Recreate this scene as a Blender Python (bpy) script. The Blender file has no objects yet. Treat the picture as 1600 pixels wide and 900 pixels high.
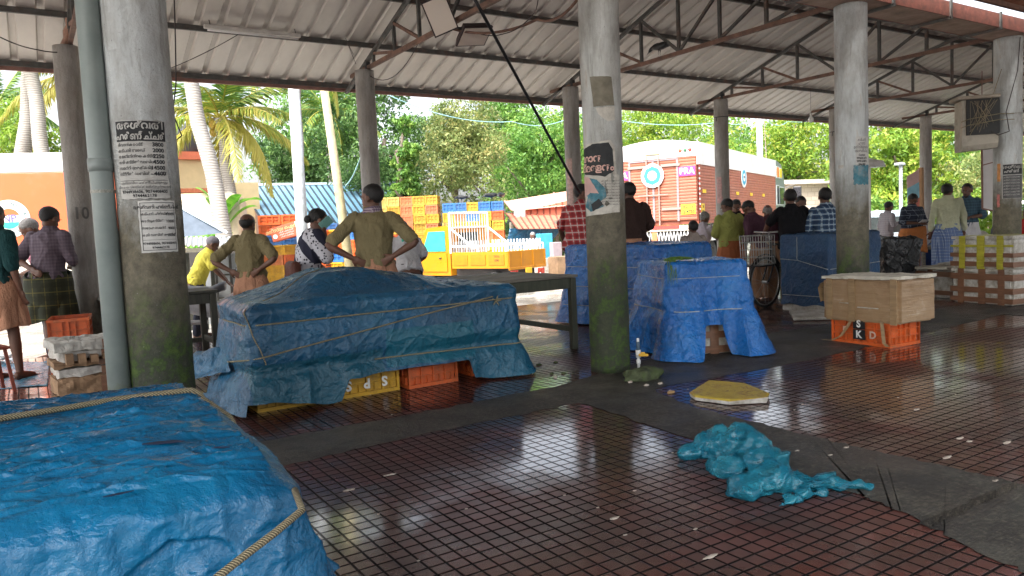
import bpy, bmesh, math, random
import numpy as np
from mathutils import Vector, Matrix, noise, Quaternion
R_ = math.radians
random.seed(7)
sc = bpy.context.scene
# ------------------------------------------------------------------ camera
H = 1.35
FPX = 1177.1
PIT, ROL, PSI = 0.0765, -0.04414, 1.0006
_c, _s = math.cos(PSI), math.sin(PSI)
F0 = Vector((_c, _s, 0)); R0 = Vector((_s, -_c, 0)); ZZ = Vector((0, 0, 1))
CF = F0 * math.cos(PIT) - ZZ * math.sin(PIT)
U0 = F0 * math.sin(PIT) + ZZ * math.cos(PIT)
CR = math.cos(ROL) * R0 + math.sin(ROL) * U0
CU = -math.sin(ROL) * R0 + math.cos(ROL) * U0
cd = bpy.data.cameras.new('camera'); cam = bpy.data.objects.new('camera', cd)
sc.collection.objects.link(cam)
cam.matrix_world = Matrix(((CR.x, CU.x, -CF.x, 0), (CR.y, CU.y, -CF.y, 0), (CR.z, CU.z, -CF.z, H), (0, 0, 0, 1)))
cd.sensor_width = 36; cd.lens = FPX / 1600 * 36; cd.clip_end = 900; cd.clip_start = 0.05
sc.camera = cam
# ------------------------------------------------------------------ light
SUN_EL, SUN_AZ = R_(52), R_(205)      # azimuth of the sun's direction, from +X towards +Y
w = bpy.data.worlds.new('World'); sc.world = w; w.use_nodes = True
nt = w.node_tree; nt.nodes.clear()
sky = nt.nodes.new('ShaderNodeTexSky'); sky.sky_type = 'NISHITA'; sky.sun_disc = False
sky.sun_elevation = SUN_EL; sky.sun_rotation = math.pi / 2 - SUN_AZ
sky.air_density = 1.0; sky.dust_density = 6.0; sky.ozone_density = 1.0
bw = nt.nodes.new('ShaderNodeRGBToBW')
mx = nt.nodes.new('ShaderNodeMix'); mx.data_type = 'RGBA'; mx.inputs[0].default_value = 0.72   # overcast: most of the blue is hidden by cloud
nt.links.new(sky.outputs[0], bw.inputs[0]); nt.links.new(sky.outputs[0], mx.inputs[6]); nt.links.new(bw.outputs[0], mx.inputs[7])
bg = nt.nodes.new('ShaderNodeBackground'); bg.inputs[1].default_value = 0.15
wo = nt.nodes.new('ShaderNodeOutputWorld')
nt.links.new(mx.outputs[2], bg.inputs[0]); nt.links.new(bg.outputs[0], wo.inputs[0])
sd = bpy.data.lights.new('sun', 'SUN'); sd.energy = 1.0; sd.angle = R_(22); sd.color = (1.0, 0.97, 0.92)
sun = bpy.data.objects.new('sun', sd); sc.collection.objects.link(sun)
sdir = Vector((math.cos(SUN_EL) * math.cos(SUN_AZ), math.cos(SUN_EL) * math.sin(SUN_AZ), math.sin(SUN_EL)))
sun.rotation_euler = sdir.to_track_quat('Z', 'Y').to_euler()
sc.view_settings.view_transform = 'Standard'; sc.view_settings.look = 'None'
sc.view_settings.gamma = 1.0; sc.view_settings.exposure = 2.25; sc.view_settings.use_curve_mapping = False
sc.cycles.use_denoising = True
sc.cycles.max_bounces = 8; sc.cycles.diffuse_bounces = 5; sc.cycles.glossy_bounces = 3; sc.cycles.transparent_max_bounces = 8
sc.cycles.sample_clamp_indirect = 6

# ------------------------------------------------------------------ geometry of the place (metres, found from the photograph)
def ray(x, y): return CF + CR * ((x - 800) / FPX) - CU * ((y - 450) / FPX)
CAM = Vector((0, 0, H))
def G(x, y, z=0.0):
    d = ray(x, y); return CAM + d * ((z - H) / d.z)
def At(x, y, D): return CAM + ray(x, y) * D
def onY(x, y, Y):
    d = ray(x, y); return CAM + d * (Y / d.y)
def zat(y_px, x_px, D): return At(x_px, y_px, D).z
COLN, COLB, STEP, UX = 5.41, 10.70, 3.83, 0.70
# ------------------------------------------------------------------ helpers
def tag(o, label=None, cat=None, group=None, kind=None):
    if label: o['label'] = label
    if cat: o['category'] = cat
    if group: o['group'] = group
    if kind: o['kind'] = kind
    return o
def empty(name, loc=(0, 0, 0), rz=0.0, label=None, cat=None, group=None):
    o = bpy.data.objects.new(name, None); sc.collection.objects.link(o)
    o.location = loc; o.rotation_euler = (0, 0, rz); o.empty_display_size = 0.1
    return tag(o, label, cat, group)
def link(name, me, parent=None, mat=None, smooth=False):
    o = bpy.data.objects.new(name, me); sc.collection.objects.link(o)
    if mat is not None and not me.materials:
        me.materials.append(mat)
    if smooth: me.shade_smooth()
    if parent is not None: o.parent = parent
    return o
def copy_tree(o, parent=None):
    c = o.copy(); sc.collection.objects.link(c); c.parent = parent
    for ch in list(KIDS.get(o.name, [])):
        k = copy_tree(ch, c); k.matrix_parent_inverse = ch.matrix_parent_inverse
        KIDS.setdefault(c.name, []).append(k)
    return c
KIDS = {}
def kids(root, *ch):
    KIDS.setdefault(root.name, []).extend(ch)
class MB:
    def __init__(s): s.v = []; s.f = []; s.fm = []; s.m = 0
    def add(s, vs, fs):
        n = len(s.v); s.v.extend([tuple(v) for v in vs]); s.f.extend([tuple(i + n for i in f) for f in fs]); s.fm.extend([s.m] * len(fs)); return s
    def box(s, x0, x1, y0, y1, z0, z1, M=None):
        vs = [Vector(p) for p in ((x0, y0, z0), (x1, y0, z0), (x1, y1, z0), (x0, y1, z0), (x0, y0, z1), (x1, y0, z1), (x1, y1, z1), (x0, y1, z1))]
        if M is not None: vs = [M @ v for v in vs]
        return s.add(vs, [(0, 3, 2, 1), (4, 5, 6, 7), (0, 1, 5, 4), (1, 2, 6, 5), (2, 3, 7, 6), (3, 0, 4, 7)])
    def rbox(s, x0, x1, y0, y1, z0, z1, r=0.01, M=None, seg=2):
        bm = bmesh.new(); bmesh.ops.create_cube(bm, size=1)
        for v in bm.verts: v.co = Vector(((x0 + x1) / 2 + v.co.x * (x1 - x0), (y0 + y1) / 2 + v.co.y * (y1 - y0), (z0 + z1) / 2 + v.co.z * (z1 - z0)))
        bmesh.ops.bevel(bm, geom=bm.edges[:], offset=r, segments=seg, affect='EDGES', profile=0.5)
        bm.verts.index_update()
        vs = [(M @ v.co if M is not None else v.co.copy()) for v in bm.verts]
        s.add(vs, [[v.index for v in f.verts] for f in bm.faces]); bm.free(); return s
    def ring(s, rings, closed=True, cap0=True, cap1=True):
        n = len(rings[0]); k = len(rings); vs = [p for r in rings for p in r]; fs = []
        for j in range(k - 1):
            for i in range(n if closed else n - 1):
                a = j * n + i; b = j * n + (i + 1) % n
                fs.append((a, b, b + n, a + n))
        if cap0: fs.append(tuple(reversed(range(n))))
        if cap1: fs.append(tuple(range((k - 1) * n, k * n)))
        return s.add(vs, fs)
    def rough(s, x0, x1, y0, y1, z0, z1, amp, freq, seed=0, seg=.045, flat=True):
        """a battered box: finely divided, corners knocked in, faces dented"""
        bm = bmesh.new(); bmesh.ops.create_cube(bm, size=1); d = max(x1 - x0, y1 - y0, z1 - z0)
        bmesh.ops.bevel(bm, geom=bm.edges[:], offset=min(.04, .10 * min(x1 - x0, y1 - y0, z1 - z0) / d), segments=2, affect='EDGES')
        for v in bm.verts: v.co = Vector(((x0 + x1) / 2 + v.co.x * (x1 - x0), (y0 + y1) / 2 + v.co.y * (y1 - y0), (z0 + z1) / 2 + v.co.z * (z1 - z0)))
        for _ in range(6):
            es = [e for e in bm.edges if e.calc_length() > seg]
            if not es: break
            bmesh.ops.subdivide_edges(bm, edges=es, cuts=1, use_grid_fill=True)
        bm.normal_update(); sv = Vector((seed * 3.1, seed * 1.7, seed))
        for v in bm.verts:
            q = v.co * freq + sv; dd = amp * (noise.noise(q) + .5 * noise.noise(q * 2.7) - .25 * max(0, 1 - abs(noise.noise(q * 1.6)) * 6)); c_ = v.co + v.normal * dd
            if flat and v.co.z < z0 + .004: c_.z = v.co.z
            v.co = c_
        bm.verts.index_update(); s.add([v.co.copy() for v in bm.verts], [[v.index for v in f.verts] for f in bm.faces]); bm.free(); return s
    def tube(s, pts, r, n=8, caps=True):
        pts = [Vector(p) for p in pts]; rs = r if isinstance(r, (list, tuple)) else [r] * len(pts)
        rings = []; up = None
        for i, p in enumerate(pts):
            t = (pts[min(i + 1, len(pts) - 1)] - pts[max(i - 1, 0)])
            t = t.normalized() if t.length > 1e-9 else Vector((0, 0, 1))
            if up is None: up = Vector((0, 0, 1)) if abs(t.z) < .9 else Vector((1, 0, 0))
            a = t.cross(up).normalized(); b = a.cross(t).normalized(); up = b
            rings.append([p + (a * math.cos(q) + b * math.sin(q)) * rs[i] for q in [2 * math.pi * k / n for k in range(n)]])
        return s.ring(rings, True, caps, caps)
    def bar(s, p, q, wd, ht=None):
        p = Vector(p); q = Vector(q); ht = ht or wd; t = (q - p).normalized()
        up = Vector((0, 0, 1)) if abs(t.z) < .95 else Vector((0, 1, 0))
        a = t.cross(up).normalized() * wd / 2; b = a.cross(t).normalized() * ht / 2
        return s.ring([[c + a + b, c - a + b, c - a - b, c + a - b] for c in (p, q)])
    def ball(s, c, r, nu=16, nv=10, M=None):
        c = Vector(c); r = Vector(r) if hasattr(r, '__len__') else Vector((r, r, r)); rings = []
        for j in range(1, nv):
            ph = math.pi * j / nv
            rings.append([c + Vector((r.x * math.sin(ph) * math.cos(t), r.y * math.sin(ph) * math.sin(t), -r.z * math.cos(ph))) for t in [2 * math.pi * k / nu for k in range(nu)]])
        n0 = len(s.v); 
        if M is not None: rings = [[M @ p for p in rr] for rr in rings]
        return s.ring(rings)
    def lathe(s, prof, c=(0, 0, 0), n=24, M=None, cap=True):
        rings = []
        for r, z in prof:
            rr = [Vector(c) + Vector((r * math.cos(t), r * math.sin(t), z)) for t in [2 * math.pi * k / n for k in range(n)]]
            if M is not None: rr = [M @ p for p in rr]
            rings.append(rr)
        return s.ring(rings, True, cap, cap)
    def quad(s, a, b, c, d): return s.add([a, b, c, d], [(0, 1, 2, 3)])
    def mesh(s, name):
        me = bpy.data.meshes.new(name); me.from_pydata(s.v, [], s.f)
        if any(s.fm): me.polygons.foreach_set('material_index', s.fm)
        me.update(); return me
    def build(s, name, mat, parent=None, smooth=False):
        me = s.mesh(name)
        for m in (mat if isinstance(mat, (list, tuple)) else [mat]): me.materials.append(m)
        o = link(name, me, parent, None, smooth)
        if parent is not None: kids(parent, o)
        return o
def frame(loc, xdir, up=(0, 0, 1)):
    x = Vector(xdir).normalized(); z = Vector(up).normalized(); y = z.cross(x).normalized(); z = x.cross(y)
    return Matrix(((x.x, y.x, z.x, loc[0]), (x.y, y.y, z.y, loc[1]), (x.z, y.z, z.z, loc[2]), (0, 0, 0, 1)))
def fbm(p, o=3):
    v = 0; a = 1
    for _ in range(o): v += a * noise.noise(p); p = p * 2.03 + Vector((3.1, 1.7, 5.2)); a *= .5
    return v
# ------------------------------------------------------------------ materials
MATS = {}
class NT:
    def __init__(s, name):
        s.m = bpy.data.materials.new(name); s.m.use_nodes = True; s.t = s.m.node_tree; s.t.nodes.clear()
        s.out = s.n('ShaderNodeOutputMaterial'); s.b = s.n('ShaderNodeBsdfPrincipled'); s.l(s.b.outputs[0], s.out.inputs[0])
    def n(s, k, **kw):
        x = s.t.nodes.new(k)
        for a, b in kw.items(): setattr(x, a, b)
        return x
    def l(s, a, b): s.t.links.new(a, b)
    def co(s, scale=(1, 1, 1), kind='Object', rot=(0, 0, 0)):
        c = s.n('ShaderNodeTexCoord'); m = s.n('ShaderNodeMapping'); m.inputs['Scale'].default_value = scale; m.inputs['Rotation'].default_value = rot
        s.l(c.outputs[kind], m.inputs[0]); return m.outputs[0]
    def noise(s, vec, scale, detail=5, rough=.6, dist=0):
        x = s.n('ShaderNodeTexNoise'); x.inputs['Scale'].default_value = scale; x.inputs['Detail'].default_value = detail
        x.inputs['Roughness'].default_value = rough; x.inputs['Distortion'].default_value = dist; s.l(vec, x.inputs['Vector']); return x.outputs[0]
    def ramp(s, v, stops):
        r = s.n('ShaderNodeValToRGB'); e = r.color_ramp.elements
        while len(e) > 1: e.remove(e[0])
        e[0].position = stops[0][0]; c = stops[0][1]; e[0].color = (*c, 1) if hasattr(c, '__len__') else (c, c, c, 1)
        for p, c in stops[1:]:
            q = e.new(p); q.color = (*c, 1) if hasattr(c, '__len__') else (c, c, c, 1)
        s.l(v, r.inputs[0]); return r.outputs[0]
    def mix(s, f, a, b, kind='MIX'):
        x = s.n('ShaderNodeMix', data_type='RGBA', blend_type=kind)
        for i, v in ((0, f), (6, a), (7, b)):
            if hasattr(v, 'default_value'): s.l(v, x.inputs[i])
            elif i == 0: x.inputs[0].default_value = v
            else: x.inputs[i].default_value = (*v, 1)
        return x.outputs[2]
    def math(s, op, a, b=None, c=None):
        x = s.n('ShaderNodeMath', operation=op)
        for i, v in enumerate((a, b, c)):
            if v is None: continue
            if hasattr(v, 'default_value'): s.l(v, x.inputs[i])
            else: x.inputs[i].default_value = v
        return x.outputs[0]
    def col(s, v):
        if hasattr(v, 'default_value'): s.l(v, s.b.inputs['Base Color'])
        else: s.b.inputs['Base Color'].default_value = (*v, 1)
        return s
    def rough(s, v):
        if hasattr(v, 'default_value'): s.l(v, s.b.inputs['Roughness'])
        else: s.b.inputs['Roughness'].default_value = v
        return s
    def bump(s, h, strength=.3, dist=.01):
        x = s.n('ShaderNodeBump'); x.inputs['Strength'].default_value = strength; x.inputs['Distance'].default_value = dist
        s.l(h, x.inputs['Height']); s.l(x.outputs[0], s.b.inputs['Normal']); return s
def simple(name, c, rough=.6, var=.15, scale=6, metal=0, bump=0, bscale=40, spec=None, dirt=None, dsc=2.5):
    """an even coat of colour with wear: noise between a darker and a lighter tone, optional dirt blotches"""
    if name in MATS: return MATS[name]
    k = NT(name); v = k.co()
    a = tuple(x * (1 - var) for x in c); b = tuple(min(1, x * (1 + var)) for x in c)
    cc = k.ramp(k.noise(v, scale), [(.3, a), (.7, b)])
    if dirt: cc = k.mix(k.ramp(k.noise(v, dsc, 8, .7), [(.5, 0.0), (.68, .75)]), cc, dirt)
    k.col(cc); k.rough(k.ramp(k.noise(v, scale * 2.3), [(.3, max(0, rough - .1)), (.7, min(1, rough + .1))])); k.b.inputs['Metallic'].default_value = metal
    if bump: k.bump(k.noise(v, bscale, 6), bump, .01)
    if spec is not None: k.b.inputs['Specular IOR Level'].default_value = spec
    MATS[name] = k.m; return k.m

WETS = [(G(*q).x, G(*q).y, r_) for q, r_ in (((850, 640), .75), ((1000, 655), .6), ((900, 700), .7), ((1240, 580), .6), ((1210, 650), .5), ((1330, 610), .7), ((560, 815), .35), ((1560, 560), 1.0), ((1480, 640), .8))]
def m_tile():
    k = NT('red_tile'); v = k.co(); sx = k.n('ShaderNodeSeparateXYZ'); k.l(v, sx.inputs[0])
    wv = k.noise(v, 1.3, 2)
    ex = None; ids = []
    P = 0.0795
    for i, ax in enumerate((0, 1)):
        u = k.math('DIVIDE', sx.outputs[ax], P)
        fr = k.math('FRACT', u); d = k.math('ABSOLUTE', k.math('SUBTRACT', fr, .5))   # .5 at groove
        e = k.n('ShaderNodeMapRange', interpolation_type='SMOOTHSTEP'); e.inputs[1].default_value = .395; e.inputs[2].default_value = .46; k.l(d, e.inputs[0])
        ids.append(k.math('FLOOR', u)); ex = e.outputs[0] if ex is None else k.math('MAXIMUM', ex, e.outputs[0])
    # big tile = four squares: slightly different tone per tile
    wn = k.n('ShaderNodeTexWhiteNoise', noise_dimensions='2D'); cb = k.n('ShaderNodeCombineXYZ')
    k.l(k.math('FLOOR', k.math('DIVIDE', ids[0], 4.0)), cb.inputs[0]); k.l(k.math('FLOOR', k.math('DIVIDE', ids[1], 4.0)), cb.inputs[1]); k.l(cb.outputs[0], wn.inputs['Vector'])
    wn2 = k.n('ShaderNodeTexWhiteNoise', noise_dimensions='2D'); cb2 = k.n('ShaderNodeCombineXYZ'); k.l(ids[0], cb2.inputs[0]); k.l(ids[1], cb2.inputs[1]); k.l(cb2.outputs[0], wn2.inputs['Vector'])
    base = k.ramp(wn.outputs[0], [(0, (.078, .022, .017)), (.5, (.108, .032, .025)), (1, (.135, .045, .036))])
    base = k.mix(k.math('MULTIPLY', wn2.outputs[0], .35), base, (.07, .040, .034))
    dirt = k.ramp(k.noise(v, 1.7, 8, .72), [(.42, 0.0), (.62, 1.0)])
    base = k.mix(k.math('MULTIPLY', dirt, .55), base, (.036, .027, .023))
    red = k.ramp(k.noise(v, .9, 5, .6), [(.55, 0.0), (.72, 1.0)])
    base = k.mix(k.math('MULTIPLY', red, .5), base, (.12, .022, .014))
    sp = k.ramp(k.noise(v, 60, 3, .8), [(.66, 0.0), (.75, 1.0)])
    base = k.mix(k.math('MULTIPLY', sp, .35), base, (.25, .22, .19))
    base = k.mix(ex, base, (.006, .004, .004))
    k.col(base)
    # water lies on it in patches: thin film (smooth) and damp (rough)
    wet = k.ramp(k.noise(v, .75, 6, .62, .4), [(.40, 1.0), (.58, 0.0)])
    nd = k.n('ShaderNodeTexNoise'); nd.inputs['Scale'].default_value = 2.2; nd.inputs['Detail'].default_value = 6; k.l(v, nd.inputs['Vector'])
    dsv = k.n('ShaderNodeVectorMath', operation='SCALE'); sb = k.n('ShaderNodeVectorMath', operation='SUBTRACT'); k.l(nd.outputs['Color'], sb.inputs[0]); sb.inputs[1].default_value = (.5, .5, .5); k.l(sb.outputs[0], dsv.inputs[0]); dsv.inputs['Scale'].default_value = 1.1
    ad = k.n('ShaderNodeVectorMath', operation='ADD'); k.l(v, ad.inputs[0]); k.l(dsv.outputs[0], ad.inputs[1])
    for (wx_, wy_, wr_) in WETS:
        ds = k.n('ShaderNodeVectorMath', operation='DISTANCE'); k.l(ad.outputs[0], ds.inputs[0]); ds.inputs[1].default_value = (wx_, wy_, 0)
        mrw = k.n('ShaderNodeMapRange'); mrw.inputs[1].default_value = wr_; mrw.inputs[2].default_value = wr_ * .55; k.l(ds.outputs['Value'], mrw.inputs[0]); wet = k.math('MAXIMUM', wet, mrw.outputs[0])
    fine = k.noise(v, 14, 5, .7)
    k.l(k.math('MULTIPLY', wet, k.math('SUBTRACT', .95, k.math('MULTIPLY', ex, .6))), k.b.inputs['Coat Weight']); k.b.inputs['Coat Roughness'].default_value = .11; k.b.inputs['Coat IOR'].default_value = 1.42
    r = k.math('ADD', k.math('MULTIPLY', wet, -.24), k.math('ADD', .28, k.math('MULTIPLY', fine, .16)))
    r = k.math('ADD', k.math('MAXIMUM', r, .07), k.math('MULTIPLY', ex, .55)); k.rough(r); k.l(k.math('SUBTRACT', .52, k.math('MULTIPLY', ex, .42)), k.b.inputs['Specular IOR Level'])
    hgt = k.math('SUBTRACT', k.math('MULTIPLY', fine, .05), k.math('MULTIPLY', ex, k.math('ADD', 1.0, k.math('MULTIPLY', wet, -.35))))
    hgt = k.math('ADD', hgt, k.math('MULTIPLY', wv, .9)); hgt = k.math('ADD', hgt, k.math('MULTIPLY', wn2.outputs[0], .28))
    k.bump(hgt, .85, .008)
    return k.m
def m_concrete_floor():
    k = NT('rough_wet_concrete'); v = k.co(); 
    br = k.noise(k.co((1, 9, 1), rot=(0, 0, .5)), 9, 6, .7, .5)
    n1 = k.noise(v, 1.4, 8, .7)
    c = k.ramp(n1, [(.32, (.022, .019, .016)), (.5, (.048, .042, .034)), (.68, (.10, .088, .065))])
    c = k.mix(k.ramp(br, [(.42, 0.0), (.58, .75)]), c, (.014, .012, .010)); c = k.mix(k.ramp(k.noise(v, 34, 8, .8), [(.48, 0.0), (.64, .8)]), c, (.17, .15, .115)); c = k.mix(k.ramp(k.noise(v, 3.2, 8, .75), [(.5, 0.0), (.6, .8)]), c, (.020, .018, .015)); k.col(c)
    wet = k.ramp(k.noise(v, 1.0, 6, .6), [(.42, 1.0), (.6, 0.0)])
    k.rough(k.math('SUBTRACT', .66, k.math('MULTIPLY', wet, .36)))
    k.bump(k.math('ADD', k.math('MULTIPLY', br, .8), k.math('ADD', k.noise(v, 26, 8, .75), k.math('MULTIPLY', k.noise(v, 110, 4, .8), .6))), 1.0, .022); return k.m
def m_yard():
    k = NT('pale_yard_concrete'); v = k.co(); n1 = k.noise(v, .5, 8, .68)
    c = k.ramp(n1, [(.3, (.24, .22, .19)), (.5, (.40, .38, .34)), (.7, (.50, .48, .44))])
    c = k.mix(k.ramp(k.noise(v, 1.4, 6, .6), [(.55, 0.0), (.7, .6)]), c, (.28, .24, .15)); k.col(c)
    k.rough(k.ramp(k.noise(v, .8, 4), [(.4, .12), (.6, .5)])); k.bump(k.noise(v, 20, 7, .7), .3, .02); return k.m
def m_column(name, top=(.56, .60, .60), dark=(.06, .065, .045), zsplit=1.25):
    k = NT(name); v = k.co(); w0 = k.co(kind='Object'); sx = k.n('ShaderNodeSeparateXYZ'); k.l(w0, sx.inputs[0]); z = sx.outputs[2]
    st = k.noise(k.co((1, 1, .22)), 7, 8, .7)
    c = k.ramp(st, [(.28, tuple(x * .5 for x in top)), (.42, tuple(x * .85 for x in top)), (.5, top), (.62, tuple(x * 1.15 for x in top)), (.72, (top[0] * .95, top[1] * .80, top[2] * .68))])
    c = k.mix(k.ramp(k.noise(k.co((1, 1, .10)), 16, 6, .75), [(.55, 0.0), (.70, .6)]), c, (.15, .14, .12))
    c = k.mix(k.ramp(k.noise(k.co((1, 1, .5)), 2.2, 6, .7), [(.45, 0.0), (.65, .55)]), c, (.20, .17, .135))
    # brown damp band, then black mould and moss rising from the floor
    zz = k.math('ADD', z, k.math('MULTIPLY', k.math('SUBTRACT', k.noise(k.co((1, 1, .6)), 4.5, 8, .7), .5), 1.0))
    f1 = k.n('ShaderNodeMapRange'); f1.inputs[1].default_value = zsplit + .45; f1.inputs[2].default_value = zsplit - .15; k.l(zz, f1.inputs[0])
    c = k.mix(f1.outputs[0], c, k.ramp(k.noise(v, 14, 8, .75), [(.35, (.085, .078, .055)), (.65, (.185, .165, .115))]))
    f2 = k.n('ShaderNodeMapRange'); f2.inputs[1].default_value = zsplit - .35; f2.inputs[2].default_value = zsplit - .85; k.l(zz, f2.inputs[0])
    c = k.mix(f2.outputs[0], c, k.ramp(k.noise(v, 10, 8, .75), [(.36, dark), (.48, (.030, .036, .024)), (.56, (.040, .075, .014)), (.68, (.075, .12, .022))]))
    c = k.mix(k.ramp(k.noise(v, 75, 3, .7), [(.69, 0.0), (.74, .8)]), c, (.45, .45, .43))
    c = k.mix(k.ramp(k.noise(v, 48, 4, .7), [(.27, .8), (.33, 0.0)]), c, (.03, .03, .03))
    k.col(c); k.rough(.78); k.bump(k.math('ADD', k.noise(v, 32, 8, .7), k.math('MULTIPLY', k.noise(v, 6, 4), 1.4)), .8, .018); return k.m
def m_tarp(name, c0=(.008, .085, .27), c1=(.012, .16, .42), faded=(.10, .26, .36), rough=.34, fade=.35, crink=.8, weave=True, cs=11, panels=()):
    k = NT(name); v = k.co()
    big = k.noise(v, 1.6, 6, .6, .3)
    c = k.ramp(big, [(.3, c0), (.62, c1)])
    c = k.mix(k.ramp(k.noise(v, 3.2, 8, .72), [(.5, 0.0), (.72, fade)]), c, faded)
    c = k.mix(k.ramp(k.noise(v, 9, 8, .8), [(.62, 0.0), (.80, .3)]), c, (.16, .24, .28))
    c = k.mix(k.ramp(k.noise(v, 2.3, 5, .7), [(.25, .55), (.42, 0.0)]), c, (.012, .05, .09))
    for (px_, pz_, wx_, wz_, pc_) in panels:      # sewn-in panels of older, greener sheet
        sp = k.n('ShaderNodeSeparateXYZ'); k.l(v, sp.inputs[0]); wob = k.math('MULTIPLY', k.math('SUBTRACT', k.noise(v, 6, 3), .5), .05)
        a_ = k.math('LESS_THAN', k.math('ABSOLUTE', k.math('SUBTRACT', k.math('ADD', sp.outputs[0], wob), px_)), wx_); b_ = k.math('LESS_THAN', k.math('ABSOLUTE', k.math('SUBTRACT', k.math('ADD', sp.outputs[2], wob), pz_)), wz_)
        c = k.mix(k.math('MULTIPLY', k.math('MULTIPLY', a_, b_), .7), c, pc_)
    k.col(c); k.rough(k.ramp(k.noise(v, 7, 5), [(.3, rough - .10), (.7, rough + .16)]))
    vo = k.n('ShaderNodeTexVoronoi', feature='DISTANCE_TO_EDGE'); vo.inputs['Scale'].default_value = cs
    dv = k.n('ShaderNodeMix', data_type='VECTOR'); nz = k.n('ShaderNodeTexNoise'); nz.inputs['Scale'].default_value = 5; nz.inputs['Detail'].default_value = 5; k.l(v, nz.inputs['Vector'])
    dv.inputs[0].default_value = .22; k.l(v, dv.inputs[4]); k.l(nz.outputs['Color'], dv.inputs[5]); k.l(dv.outputs[1], vo.inputs['Vector'])
    vo2 = k.n('ShaderNodeTexVoronoi', feature='DISTANCE_TO_EDGE'); vo2.inputs['Scale'].default_value = cs * 3.1; k.l(dv.outputs[1], vo2.inputs['Vector'])
    h = k.math('ADD', k.math('MULTIPLY', k.math('MINIMUM', vo.outputs[0], .35), 1.6), k.math('MULTIPLY', k.math('MINIMUM', vo2.outputs[0], .35), .55))
    h = k.math('ADD', h, k.math('MULTIPLY', k.noise(v, 30, 5, .7), .5))
    if weave: h = k.math('ADD', h, k.math('MULTIPLY', k.noise(v, 260, 2, .5), .10))
    k.bump(h, crink, .014); k.b.inputs['Specular IOR Level'].default_value = .55
    return k.m
def m_plaid(name, base, l1, l2, period=.09, w1=.28, w2=.07, rough=.85):
    k = NT(name); v = k.co(); sx = k.n('ShaderNodeSeparateXYZ'); k.l(v, sx.inputs[0])
    h = k.math('ADD', sx.outputs[0], k.math('MULTIPLY', sx.outputs[1], .8))
    c = base
    for src in (h, sx.outputs[2]):
        f = k.math('FRACT', k.math('DIVIDE', src, period))
        a = k.math('LESS_THAN', f, w1); b = k.math('LESS_THAN', k.math('ABSOLUTE', k.math('SUBTRACT', f, .65)), w2)
        c = k.mix(k.math('MULTIPLY', a, .6), c, l1); c = k.mix(k.math('MULTIPLY', b, .75), c, l2)
    k.col(c); k.rough(rough); k.bump(k.noise(v, 9, 4), .5, .02); return k.m
def m_cloth(name, c, rough=.9, var=.14):
    if name in MATS: return MATS[name]
    k = NT(name); v = k.co(); k.col(k.ramp(k.noise(v, 7, 5), [(.3, tuple(x * (1 - var) for x in c)), (.7, tuple(min(1, x * (1 + var)) for x in c))]))
    k.rough(rough); k.bump(k.math('ADD', k.noise(k.co((1, 1, .35)), 11, 5, .65, .6), k.math('MULTIPLY', k.noise(v, 30, 3), .3)), .9, .04); k.b.inputs['Specular IOR Level'].default_value = .25
    MATS[name] = k.m; return k.m
def m_leaf(name, cols, trans=.35, rough=.55):
    if name in MATS: return MATS[name]
    k = NT(name); at = k.n('ShaderNodeAttribute'); at.attribute_name = 'tint'
    c = k.ramp(at.outputs['Fac'], [(i / (len(cols) - 1), q) for i, q in enumerate(cols)])
    k.col(c); k.rough(rough)
    tr = k.n('ShaderNodeBsdfTranslucent'); k.l(c, tr.inputs[0]); mxs = k.n('ShaderNodeMixShader'); mxs.inputs[0].default_value = trans
    k.l(k.b.outputs[0], mxs.inputs[1]); k.l(tr.outputs[0], mxs.inputs[2]); k.l(mxs.outputs[0], k.out.inputs[0])
    MATS[name] = k.m; return k.m
def m_rust(name, c=(.13, .065, .045), c2=(.045, .03, .026)):
    k = NT(name); v = k.co(); k.col(k.ramp(k.noise(v, 9, 8, .7), [(.3, c2), (.55, c), (.75, tuple(x * 1.5 for x in c))])); k.rough(.75); k.bump(k.noise(v, 60, 5), .3, .004); return k.m
SHAPES = {}
FONT = {}
def text_obj(txt, size, mat, parent, M, name='lettering', ext=.0015, off=0.0, ax='CENTER', sx=1.0, spacing=1.0):
    c = bpy.data.curves.new('t', 'FONT'); c.body = txt; c.size = size; c.align_x = ax; c.align_y = 'CENTER'; c.extrude = ext; c.offset = off; c.space_character = spacing
    c.resolution_u = 3
    o = bpy.data.objects.new('t', c); sc.collection.objects.link(o)
    dg = bpy.context.evaluated_depsgraph_get(); me = bpy.data.meshes.new_from_object(o.evaluated_get(dg)); 
    bpy.data.objects.remove(o); bpy.data.curves.remove(c)
    me.transform(M @ Matrix.Diagonal((sx, 1, 1, 1))); me.materials.clear(); me.materials.append(mat); me.name = name
    r = bpy.data.objects.new(name, me); sc.collection.objects.link(r)
    if parent is not None: r.parent = parent; kids(parent, r)
    return r
def join_meshes(mes, name):
    bm = bmesh.new()
    for m in mes: bm.from_mesh(m)
    me = bpy.data.meshes.new(name); bm.to_mesh(me); bm.free(); return me
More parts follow.
